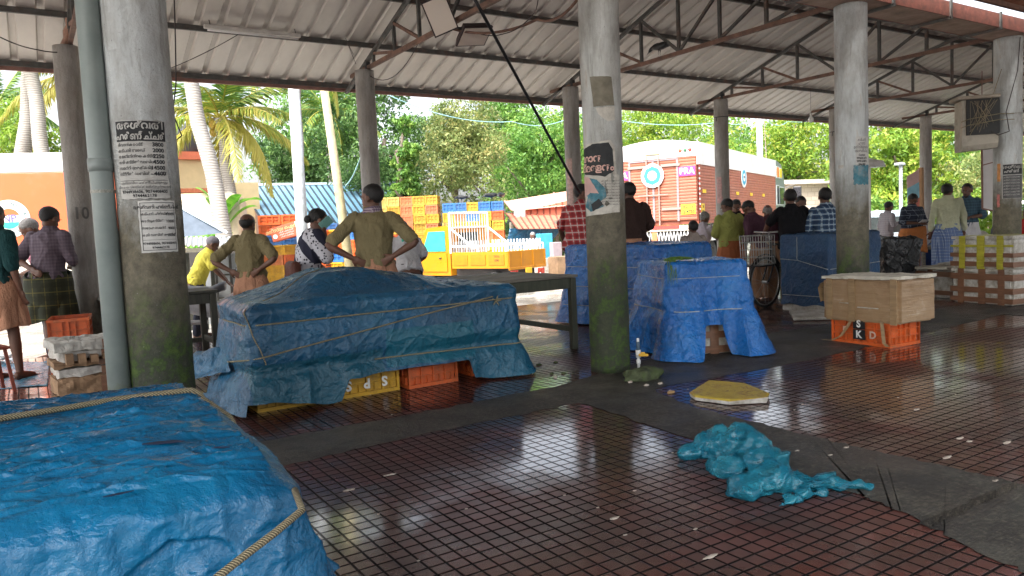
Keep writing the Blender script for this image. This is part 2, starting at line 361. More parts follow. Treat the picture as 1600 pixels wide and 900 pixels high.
# ================================================================== THE SETTING
M_TILE = m_tile(); M_CONC = m_concrete_floor(); M_YARD = m_yard()
YE = 11.25
g = MB(); g.box(-9, 34, -8, YE, -.16, 0); tag(g.build('shed_floor', M_TILE), 'dark red wet chequered tile floor of the market shed', None, None, 'structure')
def strip(pts_lo, pts_hi, z, name, mat, seed, jit=.03):
    rnd = random.Random(seed); lo = []; hi = []
    for (a, b) in zip(pts_lo[:-1], pts_lo[1:]):
        for i in range(14): t = i / 14; lo.append((a[0] + (b[0] - a[0]) * t + rnd.uniform(-jit, jit), a[1] + (b[1] - a[1]) * t + rnd.uniform(-jit, jit)))
    lo.append(pts_lo[-1])
    for (a, b) in zip(pts_hi[:-1], pts_hi[1:]):
        for i in range(14): t = i / 14; hi.append((a[0] + (b[0] - a[0]) * t + rnd.uniform(-jit, jit), a[1] + (b[1] - a[1]) * t + rnd.uniform(-jit, jit)))
    hi.append(pts_hi[-1]); n = min(len(lo), len(hi)); m = MB(); lo = lo[:n]; hi = hi[:n]
    vs = [(x, y, z) for x, y in lo] + [(x, y, z) for x, y in hi]
    m.add(vs, [(i, i + 1, n + i + 1, n + i) for i in range(n - 1)])
    return tag(m.build(name, mat), None, None, None, 'structure')
strip([(-3, 4.50), (1.1, 4.50), (2.4, 4.57), (3.6, 4.56), (6.3, 4.42), (7.8, 4.53), (11.4, 4.7), (22, 4.8)],
      [(-3, 5.15), (1.2, 5.15), (2.4, 5.14), (3.7, 5.18), (6.2, 5.85), (7.8, 5.78), (11.4, 5.55), (22, 5.5)], .002, 'concrete_path', M_CONC, 1, .025)
strip([(3.50, 4.62), (3.42, 3.55), (3.28, 2.08), (3.22, 1.85), (3.02, 1.28), (2.9, -4)],
      [(4.25, 4.62), (4.02, 3.9), (3.98, 2.9), (4.0, 2.3), (4.0, 1.7), (4.0, -4)], .004, 'concrete_path', M_CONC, 2, .02)
strip([(10.4, 4.9), (10.5, 3.0), (10.5, 1.0), (10.5, -4)], [(11.1, 4.9), (11.1, 3), (11.1, 1), (11.1, -4)], .004, 'concrete_path', M_CONC, 3, .02)
# broken edge of the concrete: a raised torn lip
m = MB(); rnd = random.Random(5)
a = G(1452, 826); b = G(1585, 765)
pts = [a.lerp(b, i / 26) for i in range(27)]
for i, p in enumerate(pts):
    d = (b - a).normalized(); nrm = Vector((-d.y, d.x, 0))
    wq = .035 + .02 * rnd.random()
    m.add([p + nrm * wq + Vector((0, 0, .009)), p - nrm * .01 + Vector((0, 0, .009)), p + d * .025 + Vector((0, 0, .022 + .02 * rnd.random())), p + d * .03 + nrm * wq * .7 + Vector((0, 0, .009))], [(0, 1, 2), (0, 2, 3), (1, 3, 2)])
tag(m.build('broken_concrete_edge', M_CONC), 'torn raised lip across the concrete path at the right front', 'rubble')
# yard beyond the shed, on the level of the ground
gm = MB(); n = 60
xs = np.linspace(-160, 260, n); ys = np.linspace(-120, 260, n)
vs = []
for y in ys:
    for x in xs:
        zz = -.15 + .03 * noise.noise(Vector((x * .05, y * .05, 0)))
        vs.append((x, y, zz))
gm.add(vs, [(j * n + i, j * n + i + 1, (j + 1) * n + i + 1, (j + 1) * n + i) for j in range(n - 1) for i in range(n - 1)])
tag(gm.build('ground', M_YARD), 'pale wet concrete yard beyond the shed', None, None, 'structure')

# ------------------------------------------------------------------ the shed's columns
M_COL1 = m_column('column_concrete_near', zsplit=1.52); M_COL2 = m_column('column_concrete_far', (.34, .325, .305), (.04, .04, .03), .55); M_COLM = m_column('column_concrete_moss', (.50, .52, .50), (.05, .06, .03), 1.62)
def column_mesh(r, h, seed, ns=40):
    m = MB(); rings = []; nz = 56
    for j in range(nz + 1):
        z = h * j / nz; rr = []
        for i in range(ns):
            t = 2 * math.pi * i / ns
            q = Vector((math.cos(t) * 1.2, math.sin(t) * 1.2, z * .8 + seed * 9))
            d = .006 * noise.noise(q * 1.5) + .003 * noise.noise(q * 6)
            rr.append(Vector(((r + d) * math.cos(t), (r + d) * math.sin(t), z)))
        rings.append(rr)
    m.ring(rings); return m
cols = {}
nearL = ['thick grey concrete column with two furniture posters, nearest on the left beside the grey downpipe',
         'mossy concrete column in the middle with a torn black political poster and white tap pipe at its foot',
         'tall concrete column behind the taped carton, with a small white notice and blue torn poster',
         'concrete column at the right edge with the caged box hung on its side', 'concrete column beyond the right edge of the shed front row']
farL = ['slim concrete column at the far left in front of the orange lorry', 'slim concrete column behind the man with hands on hips',
        'slim concrete column just left of the mossy middle column', 'slim concrete column in front of the brown lorry side',
        'slim concrete column half hidden by the thick column behind the taped carton', 'slim concrete column behind the man in navy check shirt and orange wrap',
        'slim concrete column behind the right edge column']
for k in range(5):
    r = (.193, .182, .182, .182, .182)[k]
    o = column_mesh(r, 3.80, k + 1).build('concrete_column', (M_COL1, M_COLM, M_COL1, M_COL1, M_COL1)[k], None, True)
    o.location = (UX + k * STEP, COLN, 0); o.rotation_euler = (0, 0, k * 1.1); tag(o, nearL[k], 'column', 'thick columns of the front row'); cols['n%d' % k] = o
for k in range(7):
    o = column_mesh(.14, 3.80, k + 11, 28).build('concrete_column', M_COL2, None, True)
    o.location = (UX - .1 + k * STEP, COLB, 0); o.rotation_euler = (0, 0, k * 2.1); tag(o, farL[k], 'column', 'slim columns of the back row'); cols['b%d' % k] = o

# ------------------------------------------------------------------ the roof
def m_sheet():
    k = NT('grey_roof_sheet'); v = k.co()
    c = k.ramp(k.noise(k.co((1, .25, 1)), 2.0, 8, .7), [(.3, (.53, .495, .455)), (.7, (.67, .63, .575))])
    c = k.mix(k.ramp(k.noise(v, 9, 8, .8), [(.62, 0.0), (.8, .4)]), c, (.20, .16, .12)); k.col(c); k.rough(.5); k.b.inputs['Metallic'].default_value = .15
    k.bump(k.noise(v, 3, 3), .15, .02); return k.m
M_SHEET = m_sheet(); M_STEEL = simple('dark_steel', (.085, .085, .08), .6, .3, 12, .15, dirt=(.16, .09, .065), dsc=5); M_RUST = m_rust('rusty_steel', (.19, .105, .075), (.085, .055, .045))
RX0, RX1, RIDGE, RZ, SL = -7.0, 33.0, 8.10, 4.93, .33
shed = empty('shed_roof', (0, 0, 0), 0, 'grey ribbed metal gable roof on rusty trusses over the wet market floor', 'roof')
def sheet(y_eave, y_ridge, z_ridge, sl, mat, name, parent, pitch=.285, rib=.035, x0=RX0, x1=RX1, wtop=.03, wbot=.06):
    m = MB(); prof = []; x = x0
    while x < x1:
        prof += [(x, 0), (x + pitch - wbot * 1.6, 0), (x + pitch - wbot * 1.6 + .018, rib), (x + pitch - .018, rib)]
        x += pitch
    n = len(prof); ys = np.linspace(y_ridge, y_eave, 7)
    vs = [(px, y, z_ridge - sl * abs(y - y_ridge) + pz) for y in ys for px, pz in prof]
    m.add(vs, [(j * n + i, j * n + i + 1, (j + 1) * n + i + 1, (j + 1) * n + i) for j in range(6) for i in range(n - 1)])
    return m.build(name, mat, parent)
sheet(11.68, RIDGE, RZ, SL, M_SHEET, 'roof_sheet', shed); sheet(5.28, RIDGE, RZ, SL, M_SHEET, 'roof_sheet', shed)
m = MB(); 
for s in (-1, 1): m.quad((RX0, RIDGE, RZ + .06), (RX1, RIDGE, RZ + .06), (RX1, RIDGE + s * .22, RZ + .0), (RX0, RIDGE + s * .22, RZ + .0))
m.build('ridge_cap', M_SHEET, shed)
for y in (11.58, 10.45, 9.37, 8.28, 7.9, 6.85, 5.75):
    m = MB(); z = RZ - SL * abs(y - RIDGE) - .026
    m.box(RX0, RX1, y - .02, y + .02, z - .05, z + .018)
    m.build('purlin', M_STEEL, shed)
m = MB(); m.box(RX0, RX1, 11.62, 11.66, 3.66, 3.74); m.build('fascia_strip', simple('pinkish_rust', (.30, .16, .13), .7, .3), shed)
ZB, ZT = 3.845, 4.80
def ztop(y): return ZT - SL * abs(y - RIDGE)
TR = None
nodes = [10.45, 9.70, 8.92, 8.12, 7.34, 6.56, 5.80]
def truss(k):
    X = UX - .05 + k * STEP
    t = MB().build('truss', M_STEEL, shed) if False else bpy.data.objects.new('truss', None); sc.collection.objects.link(t); t.parent = shed; t.location = (X, 0, 0)
    m = MB(); m.box(-.025, .025, 5.25, 11.35, ZB - .03, ZB + .025); m.build('bottom_chord', M_RUST, t)
    m = MB()
    for s, ye in ((1, 11.6), (-1, 5.3)):
        m.bar((0, RIDGE, ZT), (0, ye, ztop(ye)), .05, .05)
    m.build('top_chord', M_STEEL, t)
    for i, y in enumerate(nodes):
        MB().bar((0, y, ZB + .02), (0, y, ztop(y) - .02), .04, .045).build('brace', M_STEEL, t)
    for a, b in ((10.45, 9.70), (9.70, 8.92), (8.92, 8.12), (7.34, 8.12), (6.56, 7.34), (5.80, 6.56)):
        MB().bar((0.003, a, ztop(a) - .02), (0.003, b, ZB + .02), .036, .04).build('brace', M_RUST if abs(a - 8) > 1 and a > 8 else M_STEEL, t)
    MB().box(-.03, .03, 10.66, 10.72, 3.78, ztop(10.7) + .02).build('post_plate', simple('black_plate', (.02, .022, .025), .6), t)
for k in range(-1, 6): truss(k)
# valley gutter above the front columns
gut = empty('valley_gutter', (0, 0, 0), 0, 'rust-brown steel box gutter running over the thick columns at the top right', 'gutter')
M_GUT = m_rust('red_oxide_gutter', (.20, .070, .050), (.10, .045, .035)); M_GUTB = simple('gutter_underside', (.30, .21, .16), .7, .35, 5, bump=.3)
m = MB(); gx0, gx1 = -7, 30
m.box(gx0, gx1, 5.13, 5.145, 3.80, 3.985); m.box(gx0, gx1, 5.60, 5.615, 3.80, 3.985); m.build('side_plate', M_GUT, gut)
m = MB(); m.box(gx0, gx1, 5.146, 5.599, 3.803, 3.815); m.build('bottom_plate', M_GUTB, gut)
for i in range(28):
    x = gx0 + .4 + i * 1.28
    m = MB(); m.box(x - .02, x + .02, 5.105, 5.127, 3.77, 4.0); m.box(x - .02, x + .02, 5.10, 5.62, 3.765, 3.797); m.build('bracket', M_STEEL, gut)
# second bay, over the viewer: red corrugated roof
near = empty('near_shed_roof', (0, 0, 0), 0, 'rusty red corrugated roof edge above the gutter at the top right corner', 'roof')
def m_redroof():
    k = NT('red_corrugated'); v = k.co(); k.col(k.ramp(k.noise(v, 4, 8, .7), [(.3, (.10, .045, .03)), (.55, (.22, .10, .06)), (.75, (.30, .16, .10))])); k.rough(.7); return k.m
M_RR = m_redroof()
m = MB(); nx = 900; vs = []
for y, z in ((5.02, 4.06), (2.3, 4.95), (2.3, 4.95), (-.9, 3.9)):
    for i in range(nx + 1):
        x = -7 + i * 37 / nx; vs.append((x, y, z + .022 * math.sin(x * 2 * math.pi / .16)))
m.add(vs, [(j * (nx + 1) + i, j * (nx + 1) + i + 1, (j + 1) * (nx + 1) + i + 1, (j + 1) * (nx + 1) + i) for j in (0, 2) for i in range(nx)])
m.build('roof_sheet', M_RR, near)
for y, z in ((4.9, 4.02), (3.7, 4.42), (2.4, 4.85), (1, 4.45), (-.6, 3.93)):
    m = MB(); m.box(-7, 30, y - .025, y + .025, z - .06, z); m.build('purlin', M_RUST, near)
for k in range(-1, 7):
    X = UX + k * STEP; m = MB(); m.bar((X, 5.05, 3.95), (X, 2.3, 4.85), .06); m.bar((X, 2.3, 4.85), (X, -.9, 3.8), .06); m.bar((X, 5.05, 3.86), (X, -.9, 3.80), .06); m.build('truss', M_RUST, near)
for k in range(-1, 7):
    o = column_mesh(.18, 3.78, k + 31, 20).build('concrete_column', M_COL1, None, True); o.location = (UX + k * STEP, -.9, 0)
    tag(o, 'concrete column of the row behind the viewer', 'column', 'columns behind the viewer')
# rain pipe
m = MB(); m.tube([(0, 0, 0), (0, 0, 3.8)], .068, 28); 
M_PIPE = NT('grey_pipe'); v = M_PIPE.co(); sx = M_PIPE.n('ShaderNodeSeparateXYZ'); M_PIPE.l(v, sx.inputs[0])
cc = M_PIPE.ramp(M_PIPE.noise(v, 5, 6), [(.3, (.20, .245, .235)), (.7, (.27, .315, .30))])
mr = M_PIPE.n('ShaderNodeMapRange'); mr.inputs[1].default_value = .62; mr.inputs[2].default_value = .5; M_PIPE.l(M_PIPE.math('ADD', sx.outputs[2], M_PIPE.math('MULTIPLY', M_PIPE.noise(v, 12, 6, .7), .25)), mr.inputs[0])
cc = M_PIPE.mix(mr.outputs[0], cc, (.16, .19, .04)); M_PIPE.col(cc); M_PIPE.rough(.45)
pipe = empty('rain_pipe', (.440, COLN, 0), 0, 'grey plastic rain downpipe standing beside the nearest left column', 'pipe')
m.build('pipe', M_PIPE.m, pipe, True)
m = MB(); m.tube([(0, 0, 1.83), (0, 0, 1.91)], .0735, 28); m.build('pipe_joint', simple('pipe_joint', (.23, .27, .26), .4), pipe, True)
m = MB(); m.lathe([(.0705, 1.695), (.0705, 1.715)]); m.build('strap', simple('old_wire', (.30, .30, .26), .5, .5, 60), pipe)

# ------------------------------------------------------------------ trees
def crown_mesh(blobs, n, leaf, seed, aspect=.5, droop=.25):
    """leaf faces scattered through many clumps; each leaf a bent diamond of two triangles with its own tint"""
    rs = np.random.RandomState(seed)
    B = np.array(blobs, float); wgt = B[:, 3] ** 2; wgt /= wgt.sum()
    # sub clumps on the surface of every blob
    K = max(60, int(len(blobs) * 26)); bi = rs.choice(len(B), K, p=wgt)
    d = rs.normal(size=(K, 3)); d /= np.linalg.norm(d, axis=1)[:, None]
    cc = B[bi, :3] + d * (B[bi, 3] * rs.uniform(.55, 1.05, K))[:, None]
    cr = B[bi, 3] * rs.uniform(.16, .36, K); ct = rs.uniform(0, 1, K)
    ci = rs.choice(K, n, p=(cr ** 2) / (cr ** 2).sum())
    u = rs.normal(size=(n, 3)); u /= np.linalg.norm(u, axis=1)[:, None]
    rad = rs.uniform(.35, 1, n) ** .5
    c = cc[ci] + u * (cr[ci] * rad)[:, None] * np.array([1.15, 1.15, .8])
    nrm = u * .8 + rs.normal(size=(n, 3)) * .7 + np.array([0, 0, .45]); nrm /= np.linalg.norm(nrm, axis=1)[:, None]
    t = rs.normal(size=(n, 3)); t -= (t * nrm).sum(1)[:, None] * nrm; t /= np.linalg.norm(t, axis=1)[:, None]
    b = np.cross(nrm, t); L = leaf * rs.uniform(.6, 1.35, n)[:, None]; W = L * aspect
    dz = np.array([0, 0, -1.0]) * L * droop
    v = np.stack([c - t * L * .5, c + b * W * .5, c + t * L * .5 + dz, c - b * W * .5], 1).reshape(-1, 3)
    me = bpy.data.meshes.new('crown'); me.vertices.add(n * 4); me.loops.add(n * 4); me.polygons.add(n)
    me.vertices.foreach_set('co', v.ravel()); me.loops.foreach_set('vertex_index', np.arange(n * 4)); me.polygons.foreach_set('loop_start', np.arange(n) * 4)
    at = me.attributes.new('tint', 'FLOAT', 'FACE'); tv = np.clip(ct[ci] * .55 + rs.uniform(0, 1, n) * .45, 0, 1); at.data.foreach_set('value', tv.astype('f'))
    me.update(calc_edges=True); return me
def trunk(m, base, top, r0, r1, seed, n=10, seg=8):
    rnd = random.Random(seed); pts = []; rs = []
    for i in range(seg + 1):
        t = i / seg; p = Vector(base).lerp(Vector(top), t); k = (0 if i in (0,) else .12) * (Vector(top) - Vector(base)).length * .25
        pts.append(p + Vector((rnd.uniform(-k, k), rnd.uniform(-k, k), 0)) * (1 if i < seg else 0)); rs.append(r0 + (r1 - r0) * t ** .8)
    m.tube(pts, rs, n); return pts
L_BRIGHT = m_leaf('leaf_yellow_green', [(.09, .20, .025), (.18, .32, .04), (.30, .42, .05), (.48, .44, .08)], .45)
L_MID = m_leaf('leaf_mid_green', [(.06, .15, .03), (.10, .24, .04), (.18, .34, .06), (.30, .42, .08)], .4)
L_DARK = m_leaf('leaf_dark_green', [(.04, .10, .03), (.07, .16, .045), (.12, .23, .06), (.20, .33, .08)], .3)
L_OLIVE = m_leaf('leaf_olive', [(.09, .14, .045), (.16, .23, .065), (.27, .31, .10), (.42, .36, .13)], .4)
M_BARK = simple('bark', (.16, .13, .10), .9, .35, 8, bump=.7, bscale=30)
def tree(loc, w, h, z0, leaf, n, mat, seed, label, lsize=.16, depth=None, group='trees beyond the yard'):
    rnd = random.Random(seed); root = empty('leafy_tree', loc, 0, label, 'tree', group); dp = depth or w * .8
    blobs = []
    for i in range(leaf):
        t = rnd.random(); a = rnd.uniform(0, 2 * math.pi); rr = rnd.uniform(0, .42) 
        zc = z0 + (h - z0) * (.12 + .76 * t); k = math.sin(math.pi * min(1, .18 + .74 * t)) ** .6
        blobs.append((math.cos(a) * w * rr * k, math.sin(a) * dp * rr * k, zc, rnd.uniform(.13, .25) * min(w, h) * (.75 + .5 * rnd.random())))
    o = link('crown', crown_mesh(blobs, n, lsize, seed), root, mat); kids(root, o)
    m = MB(); pts = trunk(m, (0, 0, -.2), (rnd.uniform(-.4, .4), rnd.uniform(-.4, .4), z0 + (h - z0) * .55), .05 * h * .55, .06, seed)
    for i in range(9):
        b = rnd.choice(blobs); s = pts[rnd.randint(3, 8)]; mid = s.lerp(Vector(b[:3]), .5) + Vector((0, 0, .3)); m.tube([s, mid, b[:3]], [.09, .06, .03], 6)
    m.build('trunk', M_BARK, root, True); return root
def place_tree(px, D, wpx, ytop, ybot, leaf, n, mat, seed, label, lsize=.16, **kw):
    p = At(px, 365, D); w = wpx * D / FPX; h = zat(ytop, px, D) + .15; z0 = max(.4, zat(ybot, px, D))
    p.z = -.15; return tree(p, w, h, z0, leaf, n, mat, seed, label, lsize, **kw)
place_tree(1000, 42, 330, 150, 370, 26, 26000, L_BRIGHT, 1, 'broad bright yellow-green tree behind the brown lorry container', .20)
place_tree(1230, 44, 330, 165, 370, 24, 24000, L_BRIGHT, 2, 'yellow-green tree above the lorry cab', .20)
place_tree(1400, 36, 250, 170, 380, 24, 24000, L_BRIGHT, 3, 'yellow-leaved tree right of the thick column with the white notice', .20)
place_tree(1560, 33, 240, 170, 390, 22, 22000, L_OLIVE, 4, 'sparse yellowish tree behind the two talking men at the right', .17)
place_tree(720, 30, 200, 170, 345, 24, 22000, L_OLIVE, 5, 'pale olive tree with small leaves behind the crate wall', .13)
place_tree(855, 38, 220, 172, 350, 22, 22000, L_MID, 6, 'fresh green tree above the red roofed stall', .17)
place_tree(600, 33, 210, 120, 330, 22, 22000, L_DARK, 7, 'dark green tree behind the slim column and blue roof', .16)
place_tree(470, 36, 190, 150, 340, 16, 16000, L_DARK, 8, 'dark shady tree behind the coconut fronds and utility pole', .18)
place_tree(640, 27, 90, 160, 330, 10, 9000, L_MID, 9, 'bushy light green tree right of the slim column', .15)
place_tree(810, 50, 190, 110, 330, 16, 12000, L_MID, 10, 'taller green tree showing above the pale olive one', .22)
place_tree(1120, 55, 420, 150, 360, 22, 18000, L_MID, 11, 'green tree line far behind the lorry', .26)
place_tree(1470, 52, 400, 160, 370, 22, 18000, L_MID, 12, 'deep green trees at the far right behind the yellow ones', .26)
place_tree(1700, 38, 260, 160, 390, 16, 12000, L_MID, 13, 'green tree at the right edge behind the column', .2)
place_tree(60, 26, 260, 175, 400, 20, 20000, L_BRIGHT, 14, 'lush bright green bush tree above the orange lorry roof', .15)
place_tree(-60, 30, 240, 190, 400, 14, 10000, L_MID, 15, 'green tree at the far left edge', .18)
place_tree(200, 34, 260, 200, 400, 14, 10000, L_MID, 16, 'green tree hidden behind the near left column', .18)
place_tree(520, 46, 300, 130, 350, 18, 13000, L_MID, 17, 'mid green tree far behind the blue roof', .24)
place_tree(900, 60, 500, 175, 360, 22, 14000, L_BRIGHT, 18, 'distant light green tree line left of the lorry', .3)
# low shrubs that close the view below the crowns
def shrub(px, D, wpx, ytop, n, mat, seed, label, ls=.12):
    p = At(px, 365, D); p.z = -.15; w = wpx * D / FPX; h = zat(ytop, px, D) + .15; rnd = random.Random(seed)
    root = empty('shrub', p, 0, label, 'shrub', 'shrubs along the yard edge')
    bl = [(rnd.uniform(-.42, .42) * w, rnd.uniform(-.5, .5) * min(w, 3), h * rnd.uniform(.12, .72), h * rnd.uniform(.2, .32)) for i in range(14)]
    o = link('foliage', crown_mesh(bl, n, ls, seed), root, mat)
    m = MB()
    for i in range(6): b = rnd.choice(bl); m.tube([(b[0] * .3, b[1] * .3, 0), (b[0] * .7, b[1] * .7, b[2] * .5), b[:3]], [.05, .04, .02], 6)
    m.build('stem', M_BARK, root)
shrub(1400, 27, 150, 300, 9000, L_MID, 31, 'shrub behind the man in navy check shirt', .13)
shrub(1530, 25, 160, 290, 9000, L_BRIGHT, 32, 'yellow-green shrub behind the two talking men', .13)
shrub(1290, 40, 200, 280, 7000, L_MID, 33, 'hedge above the blockwork house')
shrub(880, 30, 120, 320, 5000, L_DARK, 34, 'dark hedge behind the red roofed stall')
shrub(740, 31, 260, 330, 7000, L_DARK, 35, 'dark hedge behind the crate wall')
shrub(550, 33, 240, 300, 7000, L_DARK, 36, 'dark undergrowth behind the blue roof')
shrub(60, 24, 300, 250, 6000, L_MID, 37, 'undergrowth behind the orange lorry')
shrub(1610, 26, 120, 290, 5000, L_MID, 38, 'shrub at the right edge of the yard')
shrub(1100, 38, 240, 300, 5000, L_MID, 39, 'hedge behind the brown lorry')
shrub(330, 32, 180, 300, 5000, L_DARK, 40, 'undergrowth behind the coconut palm')

# ------------------------------------------------------------------ coconut palms
M_PTR = NT('palm_bark'); v = M_PTR.co((1, 1, 1)); wv = M_PTR.n('ShaderNodeTexWave', bands_direction='Z'); wv.inputs['Scale'].default_value = 5; wv.inputs['Distortion'].default_value = 3.5; wv.inputs['Detail'].default_value = 4; M_PTR.l(v, wv.inputs['Vector'])
M_PTR.col(M_PTR.ramp(M_PTR.math('ADD', M_PTR.math('MULTIPLY', wv.outputs[0], .5), M_PTR.math('MULTIPLY', M_PTR.noise(v, 5, 6, .7), .5)), [(.25, (.19, .17, .15)), (.5, (.27, .25, .225)), (.75, (.33, .31, .28))])); M_PTR.rough(.9); M_PTR.bump(wv.outputs[0], .35, .015); M_PTR = M_PTR.m
L_PALM = m_leaf('palm_leaflet', [(.03, .10, .02), (.08, .19, .03), (.20, .29, .04), (.38, .36, .06), (.48, .42, .10)], .35)
def frond_mesh(L, seed, droop, nl=70, tint0=.4, tint1=.9, width=.75, vert=.7):
    rs = random.Random(seed); vs = []; fs = []; tv = []
    pts = []
    for i in range(13):
        t = i / 12; pts.append(Vector((L * (t - .12 * droop * t * t), 0, L * (.22 * t - droop * .62 * t * t))))
    m = MB(); m.tube(pts, [.035 * (1 - .8 * i / 12) for i in range(13)], 5); nf = len(m.f)
    tints = [min(1, tint1 + .1)] * nf
    for i in range(nl):
        t = .10 + .89 * i / nl; k = t * 12; j = min(11, int(k)); p = pts[j].lerp(pts[j + 1], k - j); tang = (pts[j + 1] - pts[j]).normalized()
        ln = width * (math.sin(math.pi * min(1, .12 + t * .86)) ** .6) * rs.uniform(.8, 1.1)
        for s in (-1, 1):
            out = Vector((0, s, 0)); hang = vert * rs.uniform(.6, 1.25); dirv = (out * (1 - .45 * hang) + tang * rs.uniform(.45, .75) - ZZ * hang * .45).normalized()
            mid = p + dirv * ln * .5; end = mid + (dirv * .8 - ZZ * (.25 + .55 * hang)).normalized() * ln * .5
            wv2 = tang * .022
            n0 = len(m.v); m.v += [tuple(p - wv2), tuple(p + wv2), tuple(mid + wv2 * 1.2), tuple(mid - wv2 * 1.2), tuple(end)]
            m.f += [(n0, n0 + 1, n0 + 2, n0 + 3), (n0 + 3, n0 + 2, n0 + 4)]; m.fm += [0, 0]; tt = rs.uniform(tint0, tint1); tints += [tt, tt]
    me = m.mesh('frond'); at = me.attributes.new('tint', 'FLOAT', 'FACE'); at.data.foreach_set('value', tints); me.materials.append(L_PALM); return me
def palm(base, top, r0, r1, label, fronds=18, L=3.2, seed=1, nuts=True, yellow=.5):
    base = Vector(base); top = Vector(top)
    root = empty('coconut_palm', base, 0, label, 'palm tree', 'coconut palms'); m = MB(); d = top - base; pts = []
    for i in range(25): t = i / 24; pts.append(Vector((d.x * t ** 1.15, d.y * t ** 1.15, d.z * t)) + Vector((.03 * math.sin(i), .03 * math.cos(i * 1.7), 0)))
    m.tube(pts, [r0 + (r1 - r0) * (i / 24) ** .7 + .006 * (i % 2) + (.08 * (1 - i / 2) if i < 2 else 0) for i in range(25)], 14); m.build('trunk', M_PTR, root, True)
    rnd = random.Random(seed)
    for i in range(fronds):
        az = i * 2.399 + rnd.uniform(-.2, .2); age = i / max(1, fronds - 1)
        me = frond_mesh(L * rnd.uniform(.85, 1.1), seed * 50 + i, .25 + 1.15 * age, tint0=max(0, yellow * age - .15), tint1=min(1, .25 + yellow * age + .25), vert=.4 + .7 * age)
        f = link('frond', me, root); f.location = d; f.rotation_euler = Quaternion((0, 0, 1), az).to_matrix().to_euler()
        f.rotation_euler = (Quaternion((0, 0, 1), az) @ Quaternion((0, 1, 0), -.9 + 1.35 * age)).to_euler()
    if nuts:
        for i in range(9):
            mm = MB(); a = i * 1.1; mm.ball((d.x + .22 * math.cos(a), d.y + .22 * math.sin(a), d.z - .18 - .1 * (i % 3)), (.11, .11, .14), 10, 8); mm.build('coconut', simple('coconut', (.42, .30, .05), .5, .2), root, True)
    return root
def palm_px(bx, D, tx, ty, r, label, by=365, D2=None, **kw):
    b = At(bx, by, D); b.z = -.15; 
    t = At(tx, ty, D2 or D); return palm(b, t, r * 1.15, r * .85, label, **kw)
palm_px(372, 22, 343, 185, .17, 'coconut palm with yellow fronds and nuts behind the blue roof', seed=3, fronds=20, L=3.0, yellow=.9)
palm_px(366, 17, 232, -130, .17, 'leaning ringed coconut trunk in front of the palm with nuts', D2=18, seed=4, fronds=12, L=3.6)
palm_px(12, 21, 62, -20, .22, 'thick coconut trunk leaning right at the far left', D2=21, seed=5, fronds=13, L=3.6, yellow=.8)
palm_px(90, 20, 22, -60, .19, 'coconut trunk leaning left, crossing the thick one at the far left', D2=21, seed=6, fronds=13, L=3.6, yellow=.8)
palm_px(150, 24, 128, 120, .13, 'smaller palm with yellow fronds behind the left slim column', seed=8, fronds=14, L=2.8, yellow=1.0, nuts=False)
palm_px(10, 30, -5, 165, .14, 'blue-green young palm at the left edge', seed=9, fronds=13, L=3.4, yellow=.05, nuts=False)
palm_px(520, 33, 512, 175, .14, 'green palm behind the slanting wooden pole', seed=10, fronds=16, L=3.2, yellow=.2, nuts=False)
palm_px(470, 26, 462, 60, .15, 'palm whose fronds hang beside the grey utility pole', seed=12, fronds=14, L=3.2, yellow=.7, nuts=False)
# banana plant
def banana(px, D, label, seed, h=2.2):
    p = At(px, 365, D); p.z = -.15; root = empty('banana_plant', p, 0, label, 'banana plant'); rnd = random.Random(seed)
    m = MB(); m.tube([(0, 0, 0), (0, 0, h)], [.12, .07], 10); m.build('stem', simple('banana_stem', (.30, .34, .12), .6), root, True)
    lm = m_leaf('banana_leaf', [(.08, .26, .02), (.15, .38, .04), (.25, .5, .06)], .5, .4)
    for i in range(7):
        az = i * 2.4 + rnd.random(); mm = MB(); rings = []; L = rnd.uniform(1.3, 1.8); el = rnd.uniform(.5, 1.25)
        vs = []; n = 12
        for j in range(n + 1):
            t = j / n; x = L * t * math.cos(el) * (1 - .1 * t); z = L * (t * math.sin(el) - .45 * t * t); wq = .24 * math.sin(math.pi * min(1, .08 + t * .92)) ** .7
            vs += [(x, -wq, z + wq * .25), (x, 0, z), (x, wq, z + wq * .25)]
        fs = []
        for j in range(n):
            for q in (0, 1): fs.append((j * 3 + q, j * 3 + q + 1, (j + 1) * 3 + q + 1, (j + 1) * 3 + q))
        mm.add(vs, fs); me = mm.mesh('leaf'); at = me.attributes.new('tint', 'FLOAT', 'FACE'); at.data.foreach_set('value', [rnd.random() * .6 + .2 * (k % 4) / 4 for k in range(len(fs))]); me.materials.append(lm)
        f = link('leaf', me, root); f.location = (0, 0, h - .1 * i * .6); f.rotation_euler = (0, 0, az)
banana(352, 18, 'banana plant with broad pale leaves beside the ringed trunk', 3, 2.1); banana(300, 17.5, 'banana plant with torn leaves in front of the cream house', 4, 1.4)
